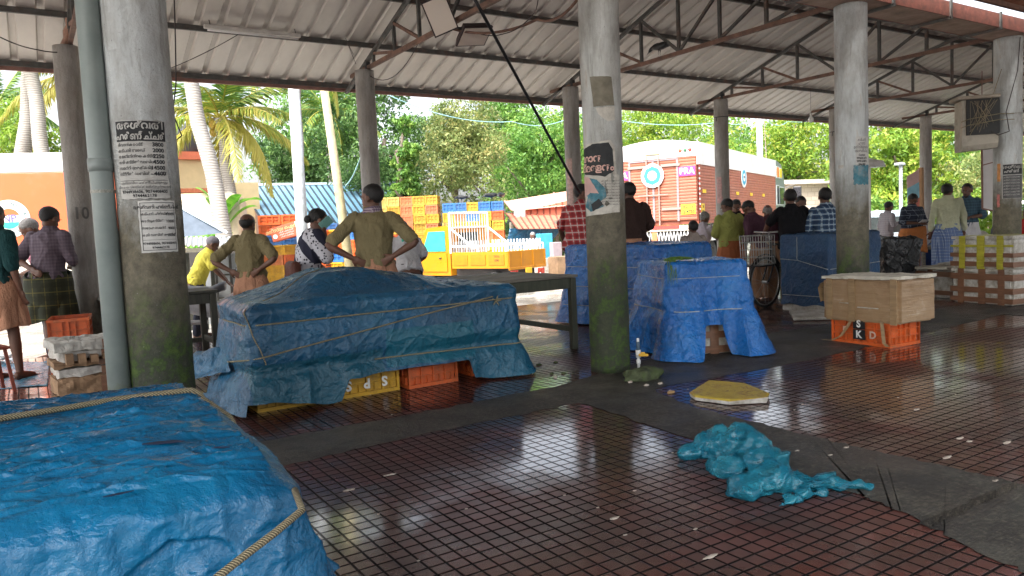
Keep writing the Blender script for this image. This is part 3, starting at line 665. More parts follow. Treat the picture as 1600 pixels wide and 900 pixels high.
# ================================================================== TARPAULINS, CRATES, BOXES IN THE SHED
import functools
@functools.lru_cache(20000)
def rrect(t, hx, hy, r):
    """point and outward normal on a rounded rectangle, t in 0..1, starting at the middle of the +x side, anticlockwise"""
    sx, sy = 2 * (hx - r), 2 * (hy - r); q = math.pi * r / 2; segs = [sy / 2, q, sx, q, sy, q, sx, q, sy / 2]; P = sum(segs); d = (t % 1) * P
    i = 0
    while d > segs[i] and i < 8: d -= segs[i]; i += 1
    cs = [(hx - r, hy - r, 0), (-(hx - r), hy - r, 90), (-(hx - r), -(hy - r), 180), (hx - r, -(hy - r), 270)]
    if i == 0: return Vector((hx, d, 0)), Vector((1, 0, 0))
    if i == 8: return Vector((hx, -sy / 2 + d, 0)), Vector((1, 0, 0))
    if i == 2: return Vector(((hx - r) - d, hy, 0)), Vector((0, 1, 0))
    if i == 4: return Vector((-hx, (hy - r) - d, 0)), Vector((-1, 0, 0))
    if i == 6: return Vector((-(hx - r) + d, -hy, 0)), Vector((0, -1, 0))
    cx, cy, a0 = cs[(i - 1) // 2]; a = R_(a0) + d / max(r, 1e-6); n = Vector((math.cos(a), math.sin(a), 0))
    return Vector((cx, cy, 0)) + n * r, n
import functools
@functools.lru_cache(None)
def perim_t(hx, hy, r, fx, fy):
    best = min(range(400), key=lambda i: (rrect(i / 400, hx, hy, r)[0] - Vector((fx * hx, fy * hy, 0))).length); return best / 400
def crease(p, s, seed):
    """sharp folds: ridged noise, stretched"""
    q = p * s + Vector((seed * 3.7, seed * 1.3, seed * 2.1)); w = Vector((noise.noise(q * .7), noise.noise(q * .7 + Vector((5, 5, 5))), noise.noise(q * .7 + Vector((9, 1, 3))))) * .7
    return (1 - abs(noise.noise(q + w)) * 2.2)
class Tarp:
    def __init__(s, cx, cy, hx, hy, h, rot=0, r=.10, hem=None, flare=None, top=None, seed=1, cr=.02, fold=.03, cinch=(), re=.05, an=(1, 1), fe=2.2, extra=None, glint=0.0):
        s.extra = extra; s.glint = glint; s.an = an; s.fe = fe
        s.M = Matrix.Translation((cx, cy, 0)) @ Matrix.Rotation(rot, 4, 'Z'); s.hx, s.hy, s.h, s.r = hx, hy, h, r
        s.hem = functools.lru_cache(None)(hem or (lambda t: .05)); s.flare = functools.lru_cache(None)(flare or (lambda t: .05)); s.top = top or (lambda x, y: 0.0); s.seed = seed; s.cr = cr; s.fold = fold; s.cinch = cinch; s.re = re
    def wr(s, p, n, amt):
        q = Vector((p.x * s.an[0], p.y * s.an[1], p.z * .8)) if n.z > .5 else Vector((p.x, p.y, p.z * .9))
        c1 = max(0, crease(q, 2.3, s.seed)); c2 = max(0, crease(q, 5.3, s.seed + 4)); c3 = max(0, crease(q, 12, s.seed + 8))
        d = s.cr * amt * (c1 ** 5 * .85 + c2 ** 4 * .55 + c3 ** 3 * (.28 + (s.glint if n.z > .5 else 0)) + noise.noise(q * 2.1 + Vector((s.seed, 0, 0))) * .55 + noise.noise(q * 24) * .08)
        if s.extra: d += s.extra(p, n)
        return p + n * d
    def top_pt(s, t, k):
        P, n = rrect(t, s.hx - s.re, s.hy - s.re, max(.01, s.r - s.re * .5)); x, y = P.x * k, P.y * k
        p = Vector((x, y, s.h + s.top(x, y))); return s.wr(p, Vector((0, 0, 1)), 1.0 if k < .97 else .8)
    def side_pt(s, t, w, lift=0.0):
        P, n = rrect(t, s.hx, s.hy, s.r); edge = s.top(P.x, P.y)
        hem = s.hem(t); ztop = s.h + edge
        e = min(1.0, w * (ztop - hem) / s.re) if s.re > 0 else 1      # round the shoulder
        z = ztop + (hem - ztop) * w
        inn = s.re * (1 - math.sin(min(1, e) * math.pi / 2)); 
        ph = t * (2 * (s.hx + s.hy) * 2)
        fo = s.fold * (w ** 1.1) * ((crease(Vector((ph * .9, z * .25, 0)), 2.2, s.seed + 9)) ** 2 * 1.6 - .5 + .6 * noise.noise(Vector((ph * 3.2, z * .8, s.seed))))
        fl = s.flare(t) * w ** s.fe
        for zc, am in s.cinch: fl -= am * math.exp(-((z - zc) / .07) ** 2); fo *= 1 - .75 * math.exp(-((z - zc) / .05) ** 2)
        p = Vector((P.x, P.y, z)) + n * (fl + fo - inn + lift)
        return s.wr(p, n, .35 + .65 * min(1, e))
    def build(s, name, mat, nt=520, ntop=70, ns=90, open_=None):
        m = MB(); rows = []
        for j in range(ntop): k = ((j + .5) / ntop); rows.append([s.M @ s.top_pt(i / nt, k) for i in range(nt)])
        for j in range(ns + 1): w = (j / ns); rows.append([s.M @ s.side_pt(i / nt, w) for i in range(nt)])
        m.ring(rows, True, True, False); return m.build(name, mat, None, True)
    def rope(s, z0, z1=None, ta=0, tb=1, r=.006, name='rope', mat=None, n=160, lab=None, parent=None, grp=None):
        z1 = z0 if z1 is None else z1; pts = []
        for i in range(n + 1):
            f = i / n; t = ta + (tb - ta) * f; z = z0 + (z1 - z0) * f; P, nn = rrect(t, s.hx, s.hy, s.r); zt = s.h + s.top(P.x, P.y); w = (zt - z) / (zt - s.hem(t)); pts.append(s.M @ s.side_pt(t, min(1, max(0, w)), r * 1.7))
        sm = []
        for i in range(len(pts)): a = max(0, i - 4); b = min(len(pts), i + 5); q = sum(pts[a:b], Vector()) / (b - a); sm.append(q)
        m = MB(); m.tube(sm, r, 7); o = m.build(name, mat, parent, True)
        if parent is None: tag(o, lab, 'rope', grp)
        return o
def rope_mat(name, c=(.42, .36, .22)):
    k = NT(name); v = k.co(); wv = k.n('ShaderNodeTexWave', bands_direction='DIAGONAL'); wv.inputs['Scale'].default_value = 60; k.l(v, wv.inputs['Vector'])
    k.col(k.ramp(wv.outputs[0], [(.35, tuple(x * .25 for x in c)), (.6, c)])); k.rough(.8); k.bump(wv.outputs[0], .8, .004); return k.m
M_ROPE = rope_mat('yellow_rope'); M_ROPE2 = simple('pale_twine', (.42, .44, .40), .7, .2)
M_TARPN = m_tarp('blue_tarp_near', (.002, .065, .145), (.004, .150, .32), (.012, .16, .26), .20, .45, .8, cs=8)
M_TARPM = m_tarp('blue_tarp_worn', (.007, .050, .105), (.012, .100, .20), (.035, .13, .17), .30, .5, .9, cs=9, panels=((1.9, .18, .55, .22, (.010, .085, .12)), (2.9, .40, .42, .16, (.008, .12, .17)), (3.5, .2, .4, .25, (.010, .10, .16))))
M_TARPB = m_tarp('blue_tarp_bright', (.005, .085, .32), (.008, .15, .48), (.04, .22, .45), .24, .3, 1.0, cs=10)
M_TARPK = m_tarp('blue_tarp_dark', (.010, .040, .10), (.014, .065, .16), (.05, .11, .16), .42, .4, .9, cs=16)
M_BLACKT = m_tarp('black_plastic', (.008, .010, .011), (.018, .02, .022), (.05, .055, .055), .28, .3, .9, False, cs=9)
def smooth(a, b, x): x = max(0, min(1, (x - a) / (b - a))); return x * x * (3 - 2 * x)
def bumpf(x, c, w): return math.exp(-((x - c) / w) ** 2)
def tdist(t, c): d = abs((t - c) % 1); return min(d, 1 - d)

# --- nearest tarpaulin, lower left
NX0, NX1, NY0, NY1 = -1.35, .56, 1.86, 3.42
hx, hy = (NX1 - NX0) / 2, (NY1 - NY0) / 2; tf = perim_t(hx, hy, .12, 1, -1)
NC = Vector(((NX0 + NX1) / 2, (NY0 + NY1) / 2, 0))
def _xz(px, py): q = onY(px, py, 1.84); return (q.x - NC.x, q.z)
SEAM = [_xz(150, 925), _xz(205, 893), _xz(268, 846), _xz(350, 840), _xz(372, 868), _xz(400, 930)]
FOLDS = [(_xz(20, 795), _xz(255, 815), .010), (_xz(255, 815), _xz(215, 850), .008), (_xz(345, 728), _xz(350, 842), .009), (_xz(135, 810), _xz(190, 905), .007), (_xz(470, 800), _xz(515, 880), .010), (_xz(380, 872), _xz(510, 860), .008)]
def near_extra(p, n):
    if n.z > .5 or n.y > -.3: return 0.0
    d = 0.0; q = Vector((p.x, p.z))
    for a, b, am in FOLDS:
        a = Vector(a); b = Vector(b); t = max(0, min(1, (q - a).dot(b - a) / (b - a).length_squared)); r = (q - a.lerp(b, t)).length; d += am * max(0, 1 - r / .035) ** 1.5
    for a, b in zip(SEAM[:-1], SEAM[1:]):
        if min(a[0], b[0]) <= q.x <= max(a[0], b[0]) and b[0] != a[0]:
            z = a[1] + (b[1] - a[1]) * (q.x - a[0]) / (b[0] - a[0])
            if q.y < z: d -= .022 * min(1, (z - q.y) / .008) 
    return d
T0 = Tarp((NX0 + NX1) / 2, (NY0 + NY1) / 2, hx, hy, .80, 0, .10, hem=lambda t: .03 + .02 * math.sin(40 * t), flare=lambda t: .10 + .42 * bumpf(tdist(t, tf), 0, .05) + .22 * bumpf(tdist(t, tf + .12), 0, .09),
          top=lambda x, y: -.02 * (abs(x) / hx) ** 4 - .015 * (abs(y) / hy) ** 4 + .022 * noise.noise(Vector((x * 2, y * 2, 4))), seed=3, cr=.016, fold=.05, re=.07, an=(.45, 1.8), glint=.45, extra=near_extra)
VRIGHT = Vector((R0.x, R0.y, 0))
TARP0 = tag(T0.build('tarpaulin', M_TARPN, 860, 130, 130), 'large torn blue tarpaulin over a low stack, nearest at the lower left', 'tarpaulin')
def top_rope(T, pts, r, mat, label, name='rope', lift=.006, grp=None, n=60):
    """rope lying over the top of a tarpaulin through the given local points"""
    out = []
    for a, b in zip(pts[:-1], pts[1:]):
        for i in range(n):
            f = i / n; q = Vector(a).lerp(Vector(b), f)
            if a[2] > 50 and b[2] < 50: q.z = (T.h + T.top(a[0], a[1])) * (1 - f) + b[2] * f
            out.append(q)
    out.append(Vector(pts[-1])); res = []
    for p in out:
        z = T.h + T.top(p.x, p.y) + T.cr * 1.1 + lift * 2 if p.z > 50 else p.z
        res.append(T.M @ Vector((p.x, p.y, z)))
    sm = [sum(res[max(0, i - 5):i + 6], Vector()) / len(res[max(0, i - 5):i + 6]) for i in range(len(res))]
    m = MB(); m.tube(sm, r, 8); o = m.build(name, mat, None, True); return tag(o, label, 'rope', grp)
top_rope(T0, [(-.95, -.10, 99), (-.3, .02, 99), (.35, .22, 99), (.62, .30, 99), (hx - .06, .30, 99), (hx + .035, .26, .70), (hx + .07, .18, .5), (hx + .10, .12, .30)], .010, M_ROPE, 'thick twisted yellow rope lying over the top of the nearest blue tarpaulin')
M_HOLE = simple('tear_shade', (.003, .012, .045), .8)  # dark colour stands in for the shade inside the tears
for px, py, L_, W_t, an_ in ((255, 694, .055, .014, .12), (333, 702, .045, .005, -.08), (185, 775, .03, .005, .6)):
    c_ = G(px, py, .83); q = (T0.M.inverted() @ c_); zt0 = T0.h + T0.top(q.x, q.y); c_ = G(px, py, zt0 + .012); m = MB(); P = []
    for i_ in range(24):
        a_ = 2 * math.pi * i_ / 24; r_ = 1 + .35 * noise.noise(Vector((math.cos(a_) * 3, math.sin(a_) * 3, px))); x_, y_ = L_ * math.cos(a_) * r_, W_t * math.sin(a_) * r_ * abs(math.sin(a_)) ** .5
        P.append(c_ + VRIGHT * (x_ * math.cos(an_) - y_ * math.sin(an_)) + Vector((-VRIGHT.y, VRIGHT.x, 0)) * (x_ * math.sin(an_) + y_ * math.cos(an_)) + ZZ * .004)
    m.ring([P, [p + ZZ * .002 for p in P]]); o = m.build('tear', M_HOLE, TARP0)
# rope down the front corner
m = MB(); a = onY(472, 797, 1.70); b = onY(430, 832, 1.64); c = onY(385, 866, 1.60); d = onY(342, 900, 1.56); e = onY(290, 950, 1.52)
m.tube([a + Vector((.02, .12, .01)), a, b, c, d, e], .0085, 8); tag(m.build('rope', M_ROPE, None, True), 'twisted yellow rope slanting down the front corner of the nearest tarpaulin', 'rope')
# --- the big stack in the middle
TX0, TX1, TY0, TY1 = 1.36, 3.84, 5.86, 6.95
cx, cy, hx1, hy1 = (TX0 + TX1) / 2, (TY0 + TY1) / 2, (TX1 - TX0) / 2, (TY1 - TY0) / 2
per = lambda fx, fy: perim_t(hx1, hy1, .10, fx, fy)
FR = [per(f, -1) for f in (-1, -.9, -.7, -.5, -.44, -.37, -.1, .2, .5, .56, .7, 1)]
hemv = [.12, .12, .07, .02, .025, .20, .215, .215, .22, .05, .02, .02]
def hem1(t):
    for i in range(len(FR) - 1):
        if FR[i] <= t <= FR[i + 1]: f = (t - FR[i]) / (FR[i + 1] - FR[i]); f = f * f * (3 - 2 * f); return hemv[i] * (1 - f) + hemv[i + 1] * f
    return .03
def flare1(t):
    return .02 + .08 * bumpf(tdist(t, per(-1, -1)), 0, .04) + .10 * bumpf(tdist(t, per(1, -1)), 0, .035) + .20 * bumpf(tdist(t, per(-1, .2)), 0, .05)
def top1(x, y):
    return .20 * bumpf(x, -.28, .62) * smooth(-hy1, -.1, y) + .06 * bumpf(x, .5, .5) * smooth(-hy1, .1, y) - .02 * smooth(.5, 1.2, abs(x)) + .02 * noise.noise(Vector((x * 2.5, y * 3, 1)))
T1 = Tarp(cx, cy, hx1, hy1, .865, 0, .08, hem1, flare1, top1, 5, .013, .035, cinch=((.70, .02), (.33, .045)), re=.05)
TARP1 = tag(T1.build('tarpaulin', M_TARPM, 900, 90, 110), 'worn blue tarpaulin roped over the long stack of crates in the middle', 'tarpaulin')
gr = 'ropes round the long middle tarpaulin'
T1.rope(.705, .73, per(-1, .6) - 0, per(1, 0) + 1 if per(1, 0) < per(-1, .6) else per(1, 0), .0065, mat=M_ROPE, lab='upper rope running level round the long middle tarpaulin', grp=gr)
T1.rope(.38, .76, per(-1, 0), per(.78, -1), .0065, mat=M_ROPE, lab='slanting rope rising to the right across the long middle tarpaulin', grp=gr)
T1.rope(.20 + .13, .30, per(-.2, -1), per(1, -1) + .004, .0065, mat=M_ROPE, lab='lower rope just above the yellow and orange crates', grp=gr)
T1.rope(.84, .40, per(-1, -.92), per(-.9, -1), .005, mat=M_ROPE, lab='short rope hanging down the left corner of the long middle tarpaulin', grp=gr)
top_rope(T1, [(-1.1, -.45, 99), (-.5, .1, 99), (-.2, .45, 99)], .005, M_ROPE, 'thin rope over the humped top of the long middle tarpaulin')
m = MB(); kp = T1.M @ T1.side_pt(per(.78, -1), .17, .014)
for i in range(5): m.tube([kp, kp + Vector((.05 * math.cos(i * 1.3), -.015, .05 * math.sin(i * 1.3)))], [.009, .004], 6)
tag(m.build('rope_knot', M_ROPE, None, True), 'frayed rope knot on the right end of the long middle tarpaulin', 'rope')
# loose flap of tarpaulin dragging on the left
def cloth_patch(name, P, nu, nv, mat, label, cat, amp, seed, sc_=3.0, thick=.002):
    """bilinear patch between four 3-D corners, creased"""
    a, b, c, d = [Vector(p) for p in P]; m = MB(); nrm = (b - a).cross(d - a).normalized(); vs = []
    for j in range(nv + 1):
        for i in range(nu + 1):
            u, v = i / nu, j / nv; p = (a * (1 - u) + b * u) * (1 - v) + (d * (1 - u) + c * u) * v
            k = (crease(p, sc_, seed) ** 2 - .4) * amp + crease(p, sc_ * 2.7, seed + 3) ** 2 * amp * .35
            vs.append(p + nrm * k + ZZ * max(0, 0))
    m.add(vs, [(j * (nu + 1) + i, j * (nu + 1) + i + 1, (j + 1) * (nu + 1) + i + 1, (j + 1) * (nu + 1) + i) for j in range(nv) for i in range(nu)])
    o = m.build(name, mat, None, True); s = o.modifiers.new('s', 'SOLIDIFY'); s.thickness = thick; return tag(o, label, cat)

for k_, P_ in enumerate(([(1.34, 6.55, .50), (1.30, 6.25, .33), (1.02, 6.75, .22), (1.18, 7.0, .42)], [(1.30, 6.1, .20), (1.45, 5.85, .16), (1.10, 6.3, .02), (1.02, 7.1, .02)])):
    o = cloth_patch('loose_flap', P_, 30, 24, M_TARPM, None, None, .035, 11 + k_, 3.5, .003); o.parent = TARP1
# --- plastic fish crates
def crate_mb(L=.60, W=.40, Hh=.30, ribs=True, far=False):
    """hollow-sided crate: skin, rims, corner posts and reinforcing ribs; origin at the base centre"""
    m = MB(); a, b = L / 2, W / 2; t = .035 if far else .026
    if far:
        m.box(-a + t, a - t, -b + t, b - t, .008, Hh - .02)
        for s in (-1, 1):
            for (u0, u1, z0, z1) in ((-1, 1, 0, .05), (-1, 1, Hh - .05, Hh - .004), (-1, -.80, .051, Hh - .051), (.80, 1, .051, Hh - .051)):
                m.box(u0 * a, u1 * a, s * b - (0 if s < 0 else t - .003), s * b + (t - .003 if s < 0 else 0), z0, z1)
                m.box(s * a - (0 if s < 0 else t - .003), s * a + (t - .003 if s < 0 else 0), u0 * (b - t) if abs(u0) == 1 else u0 * b, u1 * (b - t) if abs(u1) == 1 else u1 * b, z0, z1)
            for x in (-.27, .27): m.box((x - .05) * a, (x + .05) * a, s * b - (-.006 if s < 0 else t - .003), s * b + (t - .003 if s < 0 else -.006), .051, Hh - .051)
            for y in (-.27, .27): m.box(s * a - (-.006 if s < 0 else t - .003), s * a + (t - .003 if s < 0 else -.006), (y - .06) * b, (y + .06) * b, .051, Hh - .051)
            m.box(-.79 * a, .79 * a, s * b - (-.012 if s < 0 else t - .005), s * b + (t - .005 if s < 0 else -.012), Hh * .47, Hh * .53)
            m.box(s * a - (-.012 if s < 0 else t - .005), s * a + (t - .005 if s < 0 else -.012), -.79 * b, .79 * b, Hh * .47, Hh * .53)
        return m
    m.box(-a + t, a - t, -b + t, b - t, .008, .02)
    for s in (-1, 1):
        m.box(-a + t, a - t, s * (b - t) - .002, s * (b - t) + .002, .02, Hh - .005); m.box(s * (a - t) - .002, s * (a - t) + .002, -b + t + .003, b - t - .003, .02, Hh - .005)
    def ringbar(z0, z1, e):
        m.box(-a - e, a + e, -b - e, -b + t - .003, z0, z1); m.box(-a - e, a + e, b - t + .003, b + e, z0, z1)
        m.box(-a - e, -a + t - .003, -b + t - .002, b - t + .002, z0, z1); m.box(a - t + .003, a + e, -b + t - .002, b - t + .002, z0, z1)
    ringbar(Hh - .03, Hh, .004); ringbar(0, .03, 0.0)
    if ribs:
        for z0 in (.095, .17): ringbar(z0, z0 + .008, -.001)
        for s in (-1, 1):
            for i, x in enumerate(np.linspace(-a + .010, a - .010, 9)):
                w2 = .010 if i in (0, 8) else (.006 if i in (2, 4, 6) else .0035)
                if i in (1, 7, 3, 5) : z0, z1 = .031, .095
                else: z0, z1 = .031, Hh - .031
                m.box(x - w2, x + w2, s * b - (0 if s < 0 else .022), s * b + (.022 if s < 0 else 0), z0, z1)
            for i, y in enumerate(np.linspace(-b + .012, b - .012, 7)):
                w2 = .010 if i in (0, 6) else .005
                z0, z1 = (.031, .095) if i in (1, 5) else (.031, Hh - .031)
                m.box(s * a - (0 if s < 0 else .022), s * a + (.022 if s < 0 else 0), y - w2, y + w2, z0, z1)
    return m
def m_plastic(name, c, rough=.45, dirt=(.10, .07, .04), amt=.6):
    k = NT(name); v = k.co(); oi = k.n('ShaderNodeObjectInfo')
    cc = k.mix(k.math('MULTIPLY', oi.outputs['Random'], .45), c, tuple(min(1, x * .62 + .03) for x in c))
    cc = k.mix(k.ramp(k.noise(v, 7, 8, .75), [(.48, 0.0), (.7, amt)]), cc, dirt); cc = k.mix(k.ramp(k.noise(v, 38, 5, .7), [(.62, 0.0), (.7, .35)]), cc, (.5, .45, .38)); k.col(cc); k.rough(rough); return k.m
P_OR = m_plastic('orange_plastic', (.66, .12, .02)); P_YE = m_plastic('yellow_plastic', (.60, .34, .02)); P_BL = m_plastic('blue_plastic', (.03, .17, .46)); P_PY = m_plastic('pale_yellow_plastic', (.66, .46, .11)); P_LO = m_plastic('faded_orange_plastic', (.62, .20, .07))
P_BIN = m_plastic('blue_bin', (.02, .08, .28))
CRATES = {}
def crate(x, y, z, rz, mat, label, grp=None, dims=(.60, .40, .30), tilt=None, far=False):
    key = (mat.name, dims, far)
    if key not in CRATES: me = crate_mb(*dims, True, far).mesh('plastic_crate'); me.materials.append(mat); CRATES[key] = me
    o = link('plastic_crate', CRATES[key]); o.location = (x, y, z); o.rotation_euler = tilt or (0, 0, rz); return tag(o, label, 'crate', grp)
M_WHITEP = simple('white_paint_letter', (.78, .78, .74), .6, .1, 20)
g1 = 'plastic fish crates under the long middle tarpaulin'
crate(1.44 + .30, 6.24, 0, 0, P_YE, 'yellow crate at the left corner under the long middle tarpaulin', g1)
crate(1.44 + .30, 6.67, 0, 0, P_YE, 'yellow crate behind the left corner crate under the long tarpaulin', g1)
cs = crate(2.36, 6.24, 0, 0, P_YE, 'yellow crate with upside-down white letters SPS under the long tarpaulin', g1)
for i, ch in enumerate('SPS'):
    M = Matrix.Translation(((.16, 0.0, -.165)[i], -.2035, .105)) @ Matrix.Rotation(R_(90), 4, 'X') @ Matrix.Rotation(R_(180), 4, 'Z')
    text_obj(ch, .115, M_WHITEP, cs, M, 'letter', .002, .004)
crate(2.97, 6.20, 0, .04, P_OR, 'orange crate under the right part of the long middle tarpaulin', g1, (.50, .40, .27))
for (x, y) in ((3.62, 6.3), (3.62, 6.72), (2.36, 6.66), (2.97, 6.64)): crate(x, y, 0, 0, P_OR, 'crate of the hidden inner row under the long middle tarpaulin', g1, (.40, .38, .30))
for x in (1.74, 2.4, 3.05, 3.5): 
    for y in (6.24, 6.66): crate(x, y, .302, 0, P_YE, 'crate of the hidden upper layer under the long middle tarpaulin', g1, (.55, .38, .27))
# --- tables
def m_wood(name, c, c2, sc_=(1, 12, 12)):
    k = NT(name); v = k.co(sc_); k.col(k.ramp(k.noise(v, 3, 8, .7, .4), [(.3, c), (.7, c2)])); k.rough(.7); k.bump(k.noise(v, 5, 8, .7), .6, .006); return k.m
W_GREY = m_wood('weathered_wood', (.10, .09, .07), (.27, .25, .20)); W_DARK = m_wood('dark_damp_wood', (.022, .024, .02), (.06, .06, .045), (12, 12, 1)); W_MOSS = m_wood('mossy_wood', (.045, .052, .035), (.10, .105, .07), (12, 12, 1))
def table(x0, x1, y0, y1, h, label, mt, ml, rz=0):
    cxx, cyy = (x0 + x1) / 2, (y0 + y1) / 2; t = empty('wooden_table', (cxx, cyy, 0), rz, label, 'table'); a, b = (x1 - x0) / 2, (y1 - y0) / 2
    m = MB(); n = max(3, round(2 * b / .16))
    for i in range(n): yy = -b - .04 + (2 * b + .08) * i / n; m.rbox(-a - .06, a + .06, yy + .002, yy + (2 * b + .08) / n - .002, h - .03 - .003 * (i % 2), h - .002 * (i % 3), .003)
    m.build('tabletop', mt, t)
    for sx_ in (-1, 1):
        for sy in (-1, 1): mm = MB(); mm.rbox(sx_ * a - .035, sx_ * a + .035, sy * b - .035, sy * b + .035, 0, h - .034, .004); mm.build('leg', ml, t)
    for sy in (-1, 1): mm = MB(); mm.rbox(-a + .036, a - .036, sy * b - .015, sy * b + .015, h - .15, h - .035, .003); mm.build('apron', ml, t); 
    for sx_ in (-1, 1): mm = MB(); mm.rbox(sx_ * a - .015, sx_ * a + .015, -b + .036, b - .036, h - .15, h - .036, .003); mm.rbox(sx_ * a - .018, sx_ * a + .018, -b + .036, b - .036, .19, .25, .003); mm.build('side_rail', ml, t)
    mm = MB(); mm.rbox(-a + .036, a - .036, b - .018, b + .018, .16, .215, .003); mm.build('stretcher', ml, t)
    return t
table(3.30, 5.06, 6.66, 7.95, .83, 'long weathered wooden table beside the mossy middle column', W_GREY, W_MOSS)
table(.95, 1.76, 9.10, 9.75, .82, 'dark wooden table behind the nearest left column', W_DARK, W_DARK)
table(.76, 1.15, 10.2, 10.75, .75, 'small rough wooden bench table behind the rain pipe', W_GREY, W_MOSS)

# --- tarpaulin behind the middle column, and the two right of it
g2 = 'ropes round the tall blue tarpaulin behind the column'
cA, cB = Vector((5.45, 7.05)), None
T2 = Tarp(6.92, 7.68, .93, .50, 1.10, R_(-90), .06, hem=lambda t: .03, flare=lambda t: .04 + .16 * bumpf(tdist(t, perim_t(.93, .5, .06, -1, -1)), 0, .06) + .05 * bumpf(tdist(t, perim_t(.93, .5, .06, 1, -1)), 0, .05), top=lambda x, y: .015 * noise.noise(Vector((x * 2, y * 2, 0))), seed=11, cr=.012, fold=.035, cinch=((.78, .008), (.52, .008), (.26, .012)), re=.05)
tag(T2.build('tarpaulin', M_TARPB, 560, 50, 90), 'bright blue tarpaulin over a long stack behind the mossy middle column', 'tarpaulin')
for z in (.80, .53, .27): T2.rope(z, z + .02, .5, .99, .004, mat=M_ROPE2, lab='%s pale twine round the long blue stack behind the middle column' % {.80: 'upper', .53: 'middle', .27: 'lower'}[z], grp=g2)
P3 = (.43, .45, .05)
tl = perim_t(*P3, -1, -1); tr_ = perim_t(*P3, 1, -1); tb = perim_t(*P3, -1, .6)
tq = perim_t(*P3, -.32, -1); tq2 = perim_t(*P3, .36, -1)
def hem3(t):
    return .015 + .31 * (smooth(tq - .022, tq + .016, t) * (1 - smooth(tq2 - .014, tq2 + .02, t)))
T3 = Tarp(5.88, 5.68, .43, .45, .955, R_(-24), .045, hem3, lambda t: .05 + .34 * bumpf(tdist(t, tq - .03), 0, .05) + .25 * bumpf(tdist(t, tb), 0, .06) + .25 * bumpf(tdist(t, tr_ + .005), 0, .055), lambda x, y: .012 * noise.noise(Vector((x * 4, y * 4, 2))), 21, .012, .065, cinch=((.48, .02), (.80, .008)), re=.03, fe=1.7)
tag(T3.build('tarpaulin', M_TARPB, 640, 40, 120), 'bright blue flared tarpaulin over a small stack right of the middle column, grass on top', 'tarpaulin')
g3 = 'twine round the small bright blue stack'
T3.rope(.50, .46, .02, 1.0, .0045, mat=M_ROPE2, lab='lower pale twine cinching the small bright blue stack', grp=g3); T3.rope(.81, .79, .02, 1.0, .003, mat=M_ROPE2, lab='upper pale twine round the small bright blue stack', grp=g3)
# bundle of green grass stalks on it
m = MB(); rnd = random.Random(3); base = T3.M @ Vector((-.34, -.37, .975))
for i in range(70):
    a = rnd.uniform(-.6, .9); L = rnd.uniform(.12, .30); dr = Vector((math.cos(a), math.sin(a) * .5, 0)); s = base + Vector((rnd.uniform(-.05, .05), rnd.uniform(-.02, .02), rnd.uniform(0, .02)))
    if i % 3 == 0: q = [s + dr * L * .8, s + dr * L * .3 + ZZ * .02, s, s + Vector((-.05, -.06, -.06)), s + Vector((-.06 + rnd.uniform(-.03, .03), -.09, -rnd.uniform(.1, .34)))]
    else: q = [s - dr * L * .25, s + ZZ * .02 * rnd.random(), s + dr * L * .6 + ZZ * .012, s + dr * L]
    m.tube(q, [.0035] * (len(q) - 1) + [.001], 4)
tag(m.build('grass_bundle', simple('grass_stalk', (.11, .21, .03), .6, .5, 30), None), 'bundle of green grass stalks hanging over the corner of the small blue stack', 'plants')
# styrofoam boxes with brown tape
M_FOAM = NT('styrofoam'); v = M_FOAM.co(); M_FOAM.col(M_FOAM.mix(M_FOAM.ramp(M_FOAM.noise(v, 6, 8, .75), [(.38, 0.0), (.62, .85)]), (.62, .61, .57), (.22, .185, .12))); M_FOAM.rough(.7); M_FOAM.bump(M_FOAM.noise(v, 90, 3), .2, .003); M_FOAM = M_FOAM.m
def m_tape(name, c):
    k = NT(name); v = k.co((1, 1, 6)); k.col(k.ramp(k.noise(v, 5, 6, .6), [(.3, tuple(x * .6 for x in c)), (.7, c)])); k.rough(.28); k.bump(k.noise(k.co((1, 1, 9)), 12, 5), .4, .004); return k.m
M_TAPE = m_tape('brown_tape', (.26, .13, .075)); M_TAPEY = m_tape('yellow_tape', (.50, .46, .05)); M_TAPEL = m_tape('light_brown_tape', (.40, .27, .14))
def foambox(loc, rz, L, W, Hh, label, vt=(), ht=(), tape=None, lid=True, grp=None, vtape=None, wrap=None):
    r = empty('styrofoam_box', loc, rz, label, 'box', grp); m = MB(); m.rough(-L / 2, L / 2, -W / 2, W / 2, 0, Hh - (.04 if lid else 0), .004, 7, L * 9, .06); m.build('body', M_FOAM, r)
    if lid: m = MB(); m.rough(-L / 2 - .006, L / 2 + .006, -W / 2 - .006, W / 2 + .006, Hh - .042, Hh, .004, 8, L * 7, .05, False); m.build('lid', M_FOAM, r)
    e = .008 + (.006 if lid else 0)
    tape = tape or M_TAPE; vtape = vtape or tape
    for x, wd in vt:
        m = MB(); m.box(x - wd / 2, x + wd / 2, -W / 2 - e - .003, -W / 2 - .001, .0, Hh + .003); m.box(x - wd / 2, x + wd / 2, -W / 2 - .001, W / 2 + .001, Hh + .0005, Hh + .003); m.box(x - wd / 2, x + wd / 2, W / 2 + .001, W / 2 + e + .003, 0, Hh + .003); m.build('tape_strip', vtape, r)
    for z, wd in ht:
        m = MB()
        for q in range(2): pass
        m.box(-L / 2 - e, L / 2 + e, -W / 2 - e, -W / 2 - .0005, z - wd / 2, z + wd / 2); m.box(-L / 2 - e, L / 2 + e, W / 2 + .0005, W / 2 + e, z - wd / 2, z + wd / 2)
        m.box(-L / 2 - e, -L / 2 - .0005, -W / 2, W / 2, z - wd / 2, z + wd / 2); m.box(L / 2 + .0005, L / 2 + e, -W / 2, W / 2, z - wd / 2, z + wd / 2); m.build('tape_band', tape, r)
    return r
